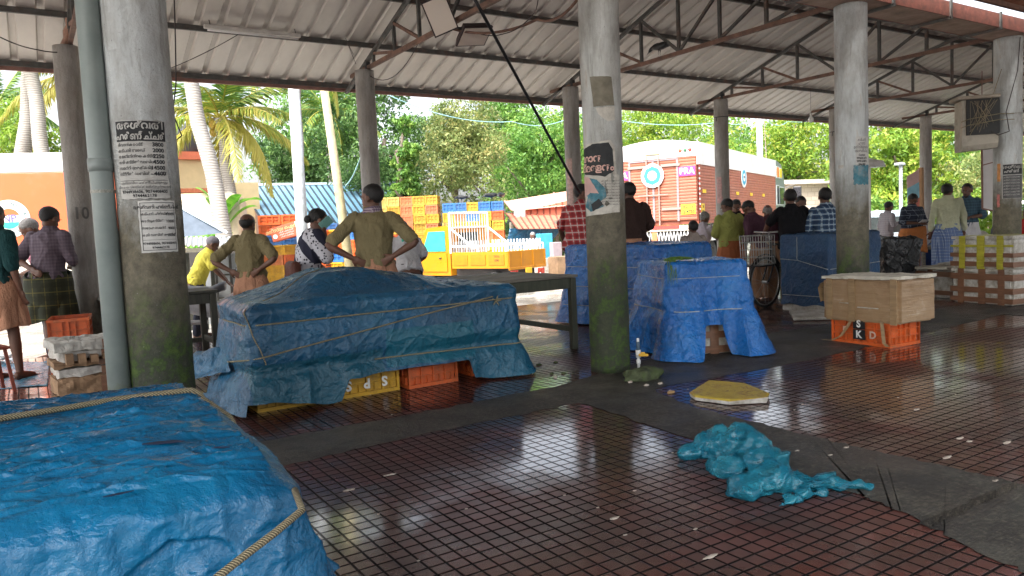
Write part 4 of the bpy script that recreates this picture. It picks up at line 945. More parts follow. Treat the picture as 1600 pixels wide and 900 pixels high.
foambox((5.93, 5.66, 0), R_(-24), .66, .70, .44, 'white foam box banded with brown tape under the small bright blue tarpaulin', vt=((.05, .09),), ht=((.05, .07), (.20, .07)), tape=M_TAPE)
foambox((5.93, 5.66, .442), R_(-24), .64, .66, .44, 'upper foam box hidden under the small bright blue tarpaulin')
# dark tarpaulin stack behind the third column
cA = G(1222, 487); 
P4 = (.61, .40, .03)
T4 = Tarp(9.88, 6.75, .61, .40, 1.11, R_(0), .03, hem=lambda t: .10 + .015 * math.sin(t * 60), flare=lambda t: .0, top=lambda x, y: .01 * noise.noise(Vector((x * 4, y * 4, 0))), seed=31, cr=.015, fold=.012, re=.02, cinch=((.72, .006), (.22, .006)))
tag(T4.build('tarpaulin', M_TARPK, 520, 40, 100), 'dark blue tarpaulin wrapped tight round a square stack behind the third thick column', 'tarpaulin')
m = MB(); m.rbox(-.60, .60, -.39, .39, 0, .13, .02); o = m.build('foam_block', M_FOAM, None); o.location = (9.88, 6.75, 0); tag(o, 'dirty white foam slab under the dark blue wrapped stack', 'foam slab')
g4 = 'twine round the dark blue wrapped stack'
tq4 = perim_t(*P4, -1, .25); ta4 = perim_t(*P4, -1, 1); tb4 = perim_t(*P4, -1, -1); tc4 = perim_t(*P4, 1, -1)
T4.rope(.76, .74, ta4, tq4, .0045, mat=M_ROPE2, lab='level twine on the left of the dark blue wrapped stack', grp=g4)
T4.rope(.74, .62, tq4, tb4, .0045, mat=M_ROPE2, lab='sagging twine on the front of the dark blue wrapped stack', grp=g4)
T4.rope(.62, .66, tb4, tc4, .0045, mat=M_ROPE2, lab='twine crossing the right face of the dark blue wrapped stack', grp=g4)
T4.rope(1.08, .74, tq4 - .001, tq4, .0045, mat=M_ROPE2, lab='upright twine on the front of the dark blue wrapped stack', grp=g4)
T4.rope(.24, .22, ta4, tc4, .0045, mat=M_ROPE2, lab='low twine near the foot of the dark blue wrapped stack', grp=g4)
T6 = Tarp(12.0, 6.98, .30, .24, .96, R_(-35), .08, hem=lambda t: .36, flare=lambda t: -.05, seed=41, cr=.03, fold=.03, re=.04, top=lambda x, y: -.05 * x)
tag(T6.build('black_bundle', M_BLACKT, 360, 30, 70), 'bundle wrapped in shiny black plastic sheet beside the dark blue stack', 'bundle')
crate(12.0, 6.98, 0, R_(-35), P_BL, 'blue crate under the shiny black bundle', None, (.6, .5, .36))
m = MB(); m.ball((0, 0, .17), (.26, .22, .17), 28, 16); o = m.build('plastic_sack', m_tarp('teal_plastic_sack', (.02, .20, .30), (.05, .33, .42), (.2, .45, .5), .3, .5, .9, False, cs=7), None, True); o.location = G(1400, 436); o.location.z = 0; tag(o, 'crumpled teal plastic sack on the floor below the shiny black bundle', 'sack')
m = MB(); m.lathe([(.13, 0), (.15, .02), (.19, .30), (.20, .31), (.20, .33), (.18, .33), (.14, .03)], n=28); o = m.build('bucket', simple('red_plastic', (.45, .02, .03), .4), None, True); o.location = G(1424, 424); o.location.z = 0; tag(o, 'red plastic tub beside the teal sack', 'tub')
# lid on the floor before the dark stack
def slab(name, P, z0, th, mat, label, cat, tilt=0):
    m = MB(); c = sum((Vector(p) for p in P), Vector()) / len(P); n = len(P)
    def o_(p, k): return Vector(p) + (c - Vector(p)).normalized() * k
    rings = [[o_(p, .03) + ZZ * z0 for p in P], [Vector(p) + ZZ * (z0 + .008) for p in P], [Vector(p) + ZZ * (z0 + th - .006) for p in P], [o_(p, .012) + ZZ * (z0 + th) for p in P]]
    m.ring(rings); return tag(m.build(name, mat, None), label, cat)
slab('foam_slab', [G(1233, 490), G(1300, 488), G(1316, 500), G(1240, 502)], 0.004, .045, M_FOAM, 'flat dirty white foam lid on the floor in front of the dark blue stack', 'lid')
# --- taped carton on the orange KD crate
kx, ky = 7.62, 4.66
ang = R_(-95); L1 = .70; ctr = Vector((7.49, 4.60, 0))
kd = crate(ctr.x, ctr.y, 0, ang, P_OR, 'orange crate with letters K D under the taped carton', None, (.70, .48, .26))
M_BLKP = simple('black_patch', (.012, .012, .012), .6)
for i, (ch, x, z, bl) in enumerate((('F', -.17, .135, 0), ('K', .0, .105, 1), ('D', .165, .110, 0), ('S', .0, .215, 1))):
    if bl: m = MB(); m.rbox(x - .07, x + .07, -.2545, -.2445, z - .052, z + (.052 if ch == 'K' else .035), .002); m.build('letter_patch', M_BLKP, kd)
    text_obj(ch, .105, M_WHITEP if bl else simple('pale_letter', (.60, .42, .33), .6), kd, Matrix.Translation((x, -.2560, z)) @ Matrix.Rotation(R_(90), 4, 'X'), 'letter', .0015, .003)
def m_wrap():
    k = NT('tape_wrapped_carton'); v = k.co((.5, .5, 9)); n = k.math('ADD', k.math('MULTIPLY', k.noise(v, 2.0, 4, .55, .5), .45), k.math('MULTIPLY', k.noise(k.co(), 3.5, 6, .7), .55))
    k.col(k.ramp(n, [(.30, (.20, .12, .06)), (.42, (.31, .20, .105)), (.58, (.37, .25, .14)), (.68, (.52, .42, .30))])); k.rough(.17); k.bump(k.noise(k.co((.6, .6, 12)), 4, 5, .6, .8), .7, .010); return k.m
M_WRAP = m_wrap(); M_FOAMT = simple('dusty_foam_top', (.56, .53, .44), .8, .25, 4, bump=.6, bscale=25, dirt=(.20, .17, .11), dsc=6)
bx = empty('taped_carton', (ctr.x + .0, ctr.y - .03, .262), ang - .0, 'big fish box wrapped all round in light brown tape, sitting on the orange KD crate', 'box')
m = MB(); m.rough(-.46, .46, -.28, .28, -.02, .425, .009, 4, 3)
for i, q in enumerate(m.v):
    q = Vector(q); q.z += .02 * (q.x) + .004 * noise.noise(q * 9); m.v[i] = tuple(q)
m.build('body', M_WRAP, bx); 
m = MB(); m.rough(-.467, .467, -.287, .287, .424, .456, .010, 7, 5, .03, False)
for i, q in enumerate(m.v): q = Vector(q); q.z += .02 * q.x + .006 * noise.noise(q * 7); q.x *= 1 + .01 * noise.noise(q * 20); m.v[i] = tuple(q)
m.build('lid', M_FOAMT, bx)
m = MB(); m.box(-.24, -.10, -.2905, -.2805, .165, .172); m.box(-.02, .22, -.2905, -.2805, .13, .138); m.build('white_slit', M_FOAM, bx)
for x in (-.37, -.09, .39): m = MB(); m.box(x - .035, x + .035, -.2910, -.2808, -.02, .43 + .02 * x); m.build('tape_strip', M_TAPEL, bx)
m = MB(); m.ring([[Vector((-.475 - .02 * k, -.28 + .04 * c_, .37 - .05 * j + .01 * math.sin(c_ * 2))) for c_ in range(6)] for k, j in ((0, 0), (1, .3), (2.2, 1.2), (1.6, 2.5), (.6, 4.2))], False, False, False); m.build('loose_flap', M_TAPEL, bx)
# strap ends
kdM = Matrix.Translation(ctr) @ Matrix.Rotation(ang, 4, 'Z')
for pts, lb in (([(-.08, -.25, .28), (-.12, -.27, .18), (-.2, -.28, .07), (-.30, -.30, .015), (-.42, -.29, .012)], 'loose brown tape end trailing to the floor left of the orange KD crate'), ([(.26, -.25, .28), (.29, -.27, .16), (.31, -.28, .05), (.36, -.30, .02), (.44, -.30, .03)], 'loose brown tape end hanging at the right corner of the orange KD crate')):
    ps = [kdM @ Vector(p) for p in pts]; rr = [[p + Vector((0, .018, 0)), p + Vector((.003, -.018, .004))] for p in ps]
    m = MB(); m.ring(rr, False, False, False); o = m.build('packing_strap', M_TAPEL, None); o.modifiers.new('s', 'SOLIDIFY').thickness = .003; tag(o, lb, 'tape')
# --- white foam boxes at the right
a = G(1487, 471); b = G(1582, 478.5); an = math.atan2((b - a).y, (b - a).x); LL = (b - a).length
print('boxes', LL, an)
def boxrow(z, h, label, **kw):
    c0 = (a + b) / 2 + Vector((-math.sin(an), math.cos(an), 0)) * .34; return foambox((c0.x, c0.y, z), an, LL, .68, h, label, **kw)
boxrow(0, .50, 'lower dirty white foam box crossed with brown tape at the right edge', vt=((-.33 * LL, .09), (0.02, .10), (.33 * LL, .09)), ht=((.06, .07), (.20, .08), (.39, .09)), grp='stack of two foam boxes at the right')
ub = boxrow(.502, .47, 'upper foam box with green-yellow tape straps at the right edge', vt=((-.31 * LL, .09), (0.0, .11), (.31 * LL, .09)), ht=((.07, .07), (.20, .06)), vtape=M_TAPEY, grp='stack of two foam boxes at the right')
m = MB(); m.box(-LL / 2 - .013, LL / 2 + .013, -.352, -.3465, .315, .345); m.build('tape_band', M_TAPEY, ub)
a2 = G(1425, 462); b2 = G(1489, 467); an2 = math.atan2((b2 - a2).y, (b2 - a2).x); c0 = (a2 + b2) / 2 + Vector((-math.sin(an2), math.cos(an2), 0)) * .33 
foambox((c0.x, c0.y, 0), an2, (b2 - a2).length, .62, .44, 'single white foam box with brown tape cross, left of the stacked pair', vt=((-.04, .09),), ht=((.37, .08), (.08, .07)))
cc0 = c0
slab('foam_slab', [Vector((cc0.x, cc0.y, 0)) + Vector(p) for p in ((-.5, -.25, 0), (.45, -.35, 0), (.5, .25, 0), (-.4, .3, 0))], .445, .04, M_FOAMT, 'broken foam lid lying on the single white foam box', 'lid')
slab('foam_slab', [Vector((cc0.x, cc0.y, 0)) + Vector(p) for p in ((-.1, -.2, 0), (.6, -.25, 0), (.62, .2, 0), (.0, .15, 0))], .487, .035, M_FOAM, 'smaller foam lid on top of the broken one', 'lid')
p = At(1463, 400, 17.5); m = MB(); m.lathe([(.30, 0), (.32, .02), (.40, .50), (.43, .52), (.43, .55), (.37, .55), (.30, .05)], n=32); o = m.build('blue_tub', P_BIN, None, True); o.location = (p.x, p.y, 0); o.scale = (1.25, .9, 1.1); tag(o, 'blue plastic tub behind the single white foam box', 'tub')
foambox((20.4, 7.2, 0), an, .9, .6, .75, 'foam box with pale lid far behind the stacked pair', grp=None)
# --- small things on the floor
_k = NT('mustard_stain'); _v = _k.co(); _c = _k.ramp(_k.noise(_v, 5, 8, .7), [(.3, (.44, .29, .02)), (.5, (.55, .42, .06)), (.62, (.40, .24, .03)), (.72, (.60, .57, .48))])
_c = _k.mix(_k.ramp(_k.noise(_v, 11, 6, .75, 1.0), [(.56, 0.0), (.62, .85)]), _c, (.17, .045, .02)); _k.col(_c); _k.rough(.4); _k.bump(_k.noise(_v, 12, 8, .7), .9, .03); MSTAIN = _k.m
lid = [G(1077, 621), G(1108, 603), G(1165, 606), G(1203, 622), G(1200, 631), G(1140, 634), G(1085, 627)]
cl = sum(lid, Vector()) / len(lid); m = MB()
r0 = [cl + (p - cl) * .97 + ZZ * .006 for p in lid]; r1 = [p + ZZ * (.038 + .012 * math.sin(i * 2)) for i, p in enumerate(lid)]; r2 = [cl + (p - cl) * .93 + ZZ * .045 for p in lid]; r3 = [cl + (p - cl) * .5 + ZZ * .040 for p in lid]
m.ring([r0, r1], True, True, False); t = empty('foam_tray', (0, 0, 0), 0, 'broken foam slab stained mustard yellow on top, lying on the wet concrete', 'foam slab'); m.build('side', M_FOAM, t)
m = MB(); m.ring([r1, r2, r3], True, False, True); m.build('stained_top', MSTAIN, t)
# crumpled translucent blue plastic sheet
def crumple(name, spine, width, hgt, mat, label, cat, seed, nu=150, nv=70):
    rnd = random.Random(seed); m = MB(); rows = []; S = [Vector(p) for p in spine]
    for i in range(nu + 1):
        t = i / nu * (len(S) - 1); j = min(len(S) - 2, int(t)); c = S[j].lerp(S[j + 1], t - j); d = (S[min(len(S) - 1, j + 1)] - S[j]).normalized(); sd = Vector((-d.y, d.x, 0)); f = i / nu; row = []
        wq = width(f); hq = hgt(f)
        for q in range(nv + 1):
            a = 2 * math.pi * q / nv; p0 = Vector((math.cos(a), math.sin(a)))
            k = 1 + .55 * noise.noise(Vector((f * 9, p0.x * 1.6, p0.y * 1.6 + seed))) + .30 * max(-.2, 1 - abs(noise.noise(Vector((f * 13, p0.x * 2.3, p0.y * 2.3 + seed)))) * 5) + .10 * max(-.2, 1 - abs(noise.noise(Vector((f * 30, p0.x * 5, p0.y * 5)))) * 5)
            x = wq * p0.x * k; z = max(.004 + .004 * (noise.noise(Vector((f * 30, q * .4, 1))) + 1), hq * (.46 + .52 * p0.y * k))
            row.append(c + sd * x + d * .05 * noise.noise(Vector((f * 14, p0.x * 2, p0.y * 2 + 4))) + ZZ * z)
        rows.append(row[:-1])
    m.ring(rows, True, True, True); return tag(m.build(name, mat, None, True), label, cat)
def m_film():
    k = NT('cyan_plastic_film'); v = k.co(); k.col(k.ramp(k.noise(v, 7, 7, .7), [(.3, (.01, .14, .22)), (.55, (.03, .27, .37)), (.75, (.14, .48, .56))])); k.rough(.22); k.b.inputs['Specular IOR Level'].default_value = .7
    vo = k.n('ShaderNodeTexVoronoi', feature='DISTANCE_TO_EDGE'); vo.inputs['Scale'].default_value = 11; k.l(v, vo.inputs['Vector']); h = k.math('ADD', k.math('MINIMUM', vo.outputs[0], .3), k.math('MULTIPLY', k.noise(v, 14, 4, .6), .6)); k.bump(h, .7, .02)
    tr = k.n('ShaderNodeBsdfTransparent'); tr.inputs[0].default_value = (.35, .80, .9, 1); mm = k.n('ShaderNodeMixShader'); k.l(k.ramp(k.noise(v, 3, 4), [(.3, .35), (.7, .7)]), mm.inputs[0]); k.l(k.b.outputs[0], mm.inputs[1]); k.l(tr.outputs[0], mm.inputs[2]); k.l(mm.outputs[0], k.out.inputs[0]); return k.m
M_FILM = m_film()
sp = [G(1066, 722), G(1110, 716), G(1160, 728), G(1205, 752), G(1250, 760), G(1310, 762), G(1372, 768)]
# rubble with moss and litter by the column
M_RUB = simple('mossy_rubble', (.06, .075, .035), .9, .5, 14, bump=1, bscale=40, dirt=(.06, .11, .02), dsc=9)
def lump(name, c, r, mat, label, cat, seed, grp=None):
    m = MB(); m.ball((0, 0, r[2] * .45), r, 26, 14)
    for i, q in enumerate(m.v): q = Vector(q); k = 1 + .35 * noise.noise(q * (1.1 / max(r)) * 2.0 + Vector((seed, 0, 0))) + .16 * noise.noise(q * (5 / max(r)) + Vector((seed, 0, 0))); m.v[i] = (q.x * k, q.y * k, max(0.0, q.z * k))
    o = m.build(name, mat, None, True); o.location = c; return tag(o, label, cat, grp)
lump('rubble', G(1005, 592), (.22, .11, .07), M_RUB, 'mossy lump of broken mortar at the foot of the middle column', 'rubble', 3)
rnd = random.Random(12); M_LIT = simple('pale_litter', (.45, .40, .34), .6, .3)
for i, (x, y) in enumerate(((985, 598), (1010, 603), (1032, 600), (1047, 613), (868, 590), (880, 584), (862, 585), (842, 571), (868, 567))):
    lump('pebble', G(x, y), (.018 + .012 * rnd.random(), .015, .012), M_LIT if i < 5 else M_RUB, 'small pale scrap on the wet floor near the middle column', 'litter', i, 'scraps near the middle column')
for i, (x, y) in enumerate([(rnd.uniform(560, 1590), rnd.uniform(600, 880)) for _ in range(26)]): lump('scrap', G(x, y), (.006 + .007 * rnd.random(), .006, .002), M_LIT, 'tiny pale fish scale or scrap on the red tiles', 'litter', i + 60, 'tiny scraps on the red tiles')
for i, (x, y) in enumerate(((1515, 690), (1500, 685), (1480, 715), (1297, 712), (1322, 700), (1573, 692), (1432, 640), (960, 810), (1555, 752), (1245, 705), (545, 766), (610, 742), (1110, 870))):
    lump('scrap', G(x, y), (.020 + .02 * rnd.random(), .012, .004), M_LIT, 'thin pale fish scrap stuck on the red tiles', 'litter', i + 20, 'pale scraps on the red tiles')
lump('leaf_scrap', G(1048, 614), (.035, .02, .012), simple('tan_scrap', (.40, .26, .12), .6), 'tan dry scrap beside the dark puddle', 'litter', 77)
# tap on its stand pipe
tp = empty('water_tap', Vector((4.705, 5.215, 0)), R_(-40), 'white plastic water tap with yellow handle on a short pipe by the middle column', 'tap')
M_PVC = simple('white_pvc', (.72, .73, .72), .35, .08)
m = MB(); m.tube([(0, 0, 0), (0, 0, .30)], .013, 16); m.tube([(0, 0, .06), (0, 0, .10)], .020, 16); m.tube([(0, 0, .12), (0, 0, .19)], .024, 16); m.build('pipe', M_PVC, tp, True)
m = MB(); m.tube([(0, 0, .19), (0, 0, .27)], .017, 14); m.build('coupling', simple('grey_blue_pvc', (.07, .12, .17), .4), tp, True)
m = MB(); m.rbox(.00, .09, -.045, -.022, .135, .160, .006); m.rbox(.02, .06, -.04, -.02, .15, .175, .005); m.build('handle', simple('yellow_knob', (.62, .36, .03), .4), tp)
for i, f in enumerate((1, 2)):
    pass
# --- left side: cartons, crate, mat
M_CARD = simple('brown_cardboard', (.30, .19, .11), .85, .3, 6, bump=.5, bscale=18, dirt=(.16, .10, .06)); M_CARDW = simple('torn_white_board', (.52, .50, .46), .8, .15, 6, bump=.5, dirt=(.25, .20, .14), dsc=4)
ca, cb = G(83, 622), G(185, 612); ac = math.atan2((cb - ca).y, (cb - ca).x); nc = Vector((-math.sin(ac), math.cos(ac), 0)); ccn = (ca + cb) / 2
M0 = Vector((.58, 8.30, 0)); 
def carton(z, h, label, mat, L=.92, W=.5, dx=0, dy=0, rz=.10):
    r = empty('flattened_carton', (M0.x + dx, M0.y + dy, z), rz, label, 'carton', 'cartons stacked behind the rain pipe'); m = MB(); m.rough(-L / 2, L / 2, -W / 2, W / 2, 0, h, .026, 6, z * 20 + 1, .03, False)
    m.build('body', mat, r)
    m = MB(); m.box(-.10, -.03, -W / 2 - .014, -W / 2 - .008, .0, h * .97); m.build('tape_strip', M_TAPE, r); return r
carton(0, .16, 'brown carton with crossed tape at the bottom of the stack behind the rain pipe', M_CARD)
carton(.17, .08, 'torn white-faced carton, second from the bottom behind the rain pipe', M_CARDW, .90, .5, .01, .01)
carton(.26, .055, 'crushed brown carton in the middle of the stack behind the rain pipe', M_CARD, .93, .52, .0, 0, .07)
carton(.325, .085, 'torn white carton below the foam lid behind the rain pipe', M_CARDW, .90, .5, .02, 0, .1)
carton(.42, .085, 'dirty pale foam box lid on top of the carton stack behind the rain pipe', simple('dirty_foam', (.46, .45, .41), .8, .2, 8, bump=.4, dirt=(.22, .2, .16)), .98, .56, .02, .0, .13)
m = MB(); rnd = random.Random(8)
for i in range(9): x = -.38 + i * .1; m.box(x, x + .06, -.33 - .01 * i % .03, -.262, .30 + .02 * rnd.random(), .30 + .06 + .04 * rnd.random())
o = m.build('torn_flap', M_CARD, None); o.location = M0; o.rotation_euler = (0, 0, .1); tag(o, 'torn cardboard flaps sticking out of the carton stack', 'cardboard')
oc = crate(.36, 9.75, .0, R_(84), P_OR, 'lower orange crate with peeling white paint behind the carton stack', 'orange crates behind the carton stack'); crate(.36, 9.75, .302, R_(84), P_OR, 'upper orange crate behind the carton stack, left of the slim column', 'orange crates behind the carton stack')
cloth_patch('fish_mat', [G(-60, 612, .006), G(75, 602, .006), G(78, 565, .006), G(-40, 568, .006)], 60, 40, m_tarp('wet_blue_mat', (.05, .20, .33), (.10, .32, .47), (.35, .5, .6), .18, .5, .6, cs=14), 'wet light blue plastic mat on the floor at the far left', 'mat', .012, 3)
m_fish = simple('silver_fish', (.45, .48, .50), .25, .25, 12, .3)
rnd = random.Random(4)
for i in range(16):
    p = G(rnd.uniform(-20, 30), rnd.uniform(560, 574)); q = MB(); q.ball((0, 0, .022), (.10, .026, .022), 12, 8); q.add([(.09, 0, .022), (.14, .03, .024), (.14, -.03, .02)], [(0, 1, 2)]); o = q.build('fish', m_fish, None, True); o.location = p + ZZ * (.012 + .01 * (i % 3)); o.rotation_euler = (0, 0, rnd.uniform(0, 6)); tag(o, 'silver fish heaped on the wet blue mat at the far left', 'fish', 'fish on the blue mat')
st = empty('red_stool', G(2, 612), .3, 'rusty red metal stool leg at the left edge of the picture', 'stool'); st.location.x -= .10
m = MB(); m.rbox(-.17, .17, -.17, .17, .42, .45, .01); m.build('seat', simple('red_brown_paint', (.22, .05, .03), .5), st)
for sx_ in (-1, 1):
    for sy in (-1, 1): m = MB(); m.bar((sx_ * .13, sy * .13, .42), (sx_ * .17, sy * .17, 0), .028); m.build('leg', simple('red_brown_paint', (.22, .05, .03), .5), st)
# ================================================================== THE YARD: buildings, crates, vehicles
def fr_px(px, D, z=0.0, yaw=0.0):
    """a point on the ground of the yard seen at column px and depth D, and a matrix with x to the viewer's right"""
    p = At(px, 365, D); p.z = z; return p
VR = Vector((R0.x, R0.y, 0))          # the viewer's right, level
def yaw_of(deg=0): return math.atan2(VR.y, VR.x) + R_(deg)
# --- crates stacked in the yard
names = {P_OR.name: 'orange', P_YE.name: 'yellow', P_BL.name: 'blue', P_PY.name: 'pale yellow', P_LO.name: 'faded orange'}
ORD = ['top', 'second', 'third', 'fourth', 'fifth', 'sixth', 'seventh', 'eighth', 'ninth']
def wall(px0, D, yaw, cols_, dx, dz, dims, rot90, pile, grp, depth_rows=1):
    """cols_: per column a string of colours from top to bottom"""
    b = fr_px(px0, D); d = Vector((math.cos(yaw), math.sin(yaw), 0)); rnd = random.Random(int(px0))
    for i, s in enumerate(cols_):
        n = len(s)
        for j, ch in enumerate(s):
            mt = {'O': P_OR, 'Y': P_YE, 'B': P_BL, 'P': P_PY, 'L': P_LO}[ch]; z = -.13 + (n - 1 - j) * dz
            p = b + d * (dx * i) + Vector((rnd.uniform(-.012, .012), rnd.uniform(-.03, .03), 0))
            crate(p.x, p.y, z, yaw + (math.pi / 2 if rot90 else 0) + rnd.uniform(-.02, .02), mt, '%s crate, %s from top in %s column, %s' % (names[mt.name], ORD[min(j, 8)] if j else 'topmost', ORD[i] if i else 'first', pile), grp, dims, far=True)
DM = (.60, .40, .30)
wall(601, 25, yaw_of(-4), ['PPYYLYLOL', 'PYLYOBLOO', 'LLLLLLBLL', 'YYYYYBBOO', 'YLYLOLBBY'], .415, .303, DM, True, 'wall beside khaki man', 'crate wall in the yard')
wall(704, 24.3, yaw_of(-3), ['BYPBBPPY', 'BLYBYYYO', 'YBYOPYOY', 'BYYLYYOB', 'BOYOYPBY'], .39, .303, (.60, .375, .30), True, 'wall behind yellow truck', 'crate wall behind the truck')
wall(425, 20.5, yaw_of(3), ['OOBYLYYO', 'OLBYOYBO'], .62, .272, (.60, .40, .268), False, 'left stack', 'left crate stack in the yard')
wall(478, 21.5, yaw_of(3), ['OBOLYOO', 'BOOLOYO'], .62, .272, (.60, .40, .268), False, 'low stack behind woman', 'crate stack behind the woman')
wall(531, 19.8, yaw_of(-38), ['YOBYYO', 'BOOYOB'], .63, .285, (.60, .40, .281), False, 'corner stack right of woman', 'corner crate stack')
wall(512, 20.0, yaw_of(52), ['OLOOOO'], .6, .285, (.58, .40, .281), False, 'stack behind the phone', 'corner crate stack')
for i, (px, D, rz) in enumerate(((262, 14.0, 0), (300, 15, .4))):
    pass
# foam cartons lying on the left crates
z = zat(372, 470, 20.0); p = At(452, 372, 19.9)
fb = empty('red_white_carton', p, yaw_of(0), 'red and white foam carton with lettering tilted on top of the left crate stack', 'box'); fb.rotation_euler = (0, R_(-14), yaw_of(0))
m = MB(); m.rbox(-.38, .30, -.2, .2, .0, .36, .01); m.build('body', simple('brick_red_print', (.52, .12, .06), .6), fb)
m = MB(); m.rbox(.305, .78, -.2, .2, .0, .36, .01); m.build('white_end', simple('white_carton', (.68, .66, .62), .6, .08), fb)
MX = lambda x, y, z: Matrix.Translation((x, y, z)) @ Matrix.Rotation(R_(90), 4, 'X')
M_PYL = simple('cream_print', (.72, .62, .30), .6, .05); M_INK = simple('dark_ink', (.03, .03, .03), .6); M_WH = simple('white_print', (.80, .80, .78), .5, .04)
text_obj('മത്സ്യ ഐസ്', .12, M_PYL, fb, MX(-.05, -.204, .27), 'lettering', .002)
for i in range(3): text_obj('ഫിഷ് പാക്കിംഗ് 2021'[:14 - i], .05, M_WH, fb, MX(.03, -.204, .19 - .06 * i), 'lettering', .002)
m = MB(); m.tube([(-.28, -.206, .12), (-.28, -.201, .12)], .06, 20); m.build('round_mark', M_WH, fb)
# --- roof, walls of the sheds behind
M_BLUER = NT('pale_blue_sheet'); v = M_BLUER.co(); M_BLUER.col(M_BLUER.ramp(M_BLUER.noise(v, 1.5, 6), [(.3, (.13, .27, .38)), (.7, (.18, .33, .45))])); M_BLUER.rough(.45); M_BLUER = M_BLUER.m
M_SEAM = simple('dark_roof_seam', (.03, .05, .07), .7)  # seams coloured darker than the pale blue sheet
def ribbed_slope(root, A, B, C, D_, n, mat, rib, ribw, name='roof_sheet', seam=None):
    """sloping sheet A B (top) C D (bottom) with n standing ribs running down it"""
    A, B, C, D_ = map(Vector, (A, B, C, D_)); nr = (B - A).cross(D_ - A).normalized()
    if nr.z < 0: nr = -nr
    C = C - nr * (C - A).dot(nr)
    m = MB(); m.ring([[A, B, C, D_], [A + nr * .01, B + nr * .01, C + nr * .01, D_ + nr * .01]]); m.build(name, mat, root)
    m = MB()
    for i in range(n + 1):
        f = i / n; a = A.lerp(B, f) + nr * (.014 + rib / 2); d = D_.lerp(C, f) + nr * (.011 + rib / 2); m.bar(a, d, ribw, rib)
    m.build('rib', seam or mat, root)
bs = empty('blue_roof_shed', At(510, 365, 27), 0, 'long shed with pale blue ribbed metal roof behind the crates', 'shed')
bs.location = (0, 0, 0)
A = At(375, 291, 31); B = At(632, 287, 32.5); C = At(668, 326, 28.5); D_ = At(418, 358, 26.5)
A2 = Vector((A.x, A.y, A.z)); ribbed_slope(bs, A, B, C, D_, 27, M_BLUER, .03, .07, seam=M_SEAM)
m = MB(); m.bar(A + ZZ * .05, B + ZZ * .05, .22, .10); m.build('ridge_cap', simple('pale_cap', (.50, .60, .66), .5), bs)
bk = Vector((-.5398, -.8418, 0)) * -1
m = MB(); E_ = A + bk * 4 - ZZ * 1.6 - VR * .6; Dg = D_ + VR * 0; m.ring([[A, D_, D_ + ZZ * -.35, Vector((A.x, A.y, D_.z - .35))], [p + bk * .05 - VR * .05 for p in (A, D_, D_ - ZZ * .35, Vector((A.x, A.y, D_.z - .35)))]]); m.build('gable_panel', simple('brown_pink_panel', (.34, .22, .18), .7), bs)
m = MB()
for f in (.05, .5, .95):
    q = D_.lerp(C, f); m2 = MB(); m2.box(q.x - .05, q.x + .05, q.y + .3, q.y + .4, -.15, q.z + .05); m2.build('post', M_STEEL, bs)
# left shop
sh = empty('roadside_shop', (0, 0, 0), 0, 'small dark open shop with grey corrugated roof and white mesh panels at the left', 'shop')
def wpt(px, py, D): return At(px, py, D)
M_GI = simple('galvanised_sheet', (.42, .44, .46), .45, .25, 5, .4, dirt=(.30, .22, .15))
a = wpt(268, 371, 13.2); b = wpt(400, 371, 13.6); c = wpt(412, 383, 12.6); d = wpt(262, 386, 12.2)
m = MB(); nn = 60; vs = []
for j in range(2):
    for i in range(nn + 1):
        f = i / nn; q = (a.lerp(b, f) if j == 0 else d.lerp(c, f)) + ZZ * .02 * math.sin(i * 1.9); vs.append(q)
m.add(vs, [(i, i + 1, nn + 2 + i, nn + 1 + i) for i in range(nn)]); o = m.build('roof_sheet', M_GI, sh); o.modifiers.new('s', 'SOLIDIFY').thickness = .01
m = MB(); m.bar(d - ZZ * .06, c - ZZ * .06, .06, .07); m.build('eave_beam', W_GREY, sh)
sy = math.atan2((b - a).y, (b - a).x)
def wallbox(root, pA, pB, z0, z1, th, mat, name, back=0.0):
    pA, pB = Vector(pA), Vector(pB); d = (pB - pA); d.z = 0; L = d.length; M = frame((pA.x, pA.y, 0), d); m = MB(); m.box(0, L, back, back + th, z0, z1, M); return m.build(name, mat, root)
zb = -.15
wa = wpt(268, 400, 14.6); wb = wpt(405, 400, 15.0); wallbox(sh, wa, wb, zb, 1.25, .08, simple('shop_inside_shade', (.05, .045, .04), .9), 'back_wall')  # wall coloured near black, the shade inside the shop painted in
p1 = wpt(335, 400, 13.0); p2 = wpt(404, 400, 13.3); wallbox(sh, p1, p2, zb, 1.16, .03, simple('white_mesh', (.50, .53, .55), .6, .1, 60), 'mesh_panel')
for f in (0, .33, .66, 1.0): q = p1.lerp(p2, f); m = MB(); m.box(q.x - .02, q.x + .02, q.y - .05, q.y - .01, zb, 1.2); m.build('post', M_STEEL, sh)
for zz in (.4, .8): m = MB(); m.bar(p1 + ZZ * (zz - p1.z) - bk * .03, p2 + ZZ * (zz - p2.z) - bk * .03, .03); m.build('rail', M_STEEL, sh)
for px in (292, 315, 330): q = wpt(px, 400, 13.1); m = MB(); m.box(q.x - .03, q.x + .03, q.y - .03, q.y + .03, zb, 1.2); m.build('post', W_DARK, sh)
for i, z in enumerate((.35, .62, .9)): q = wpt(285, 400, 14.2); q2 = wpt(330, 400, 14.3); m = MB(); m.bar(Vector((q.x, q.y, z)), Vector((q2.x, q2.y, z)), .3, .03); m.build('shelf', W_GREY, sh)
q = wpt(300, 400, 14.0); m = MB(); m.box(q.x - .35, q.x + .3, q.y - .2, q.y + .2, zb, .85); m.build('cabinet', simple('grey_cabinet', (.30, .32, .33), .5), sh)
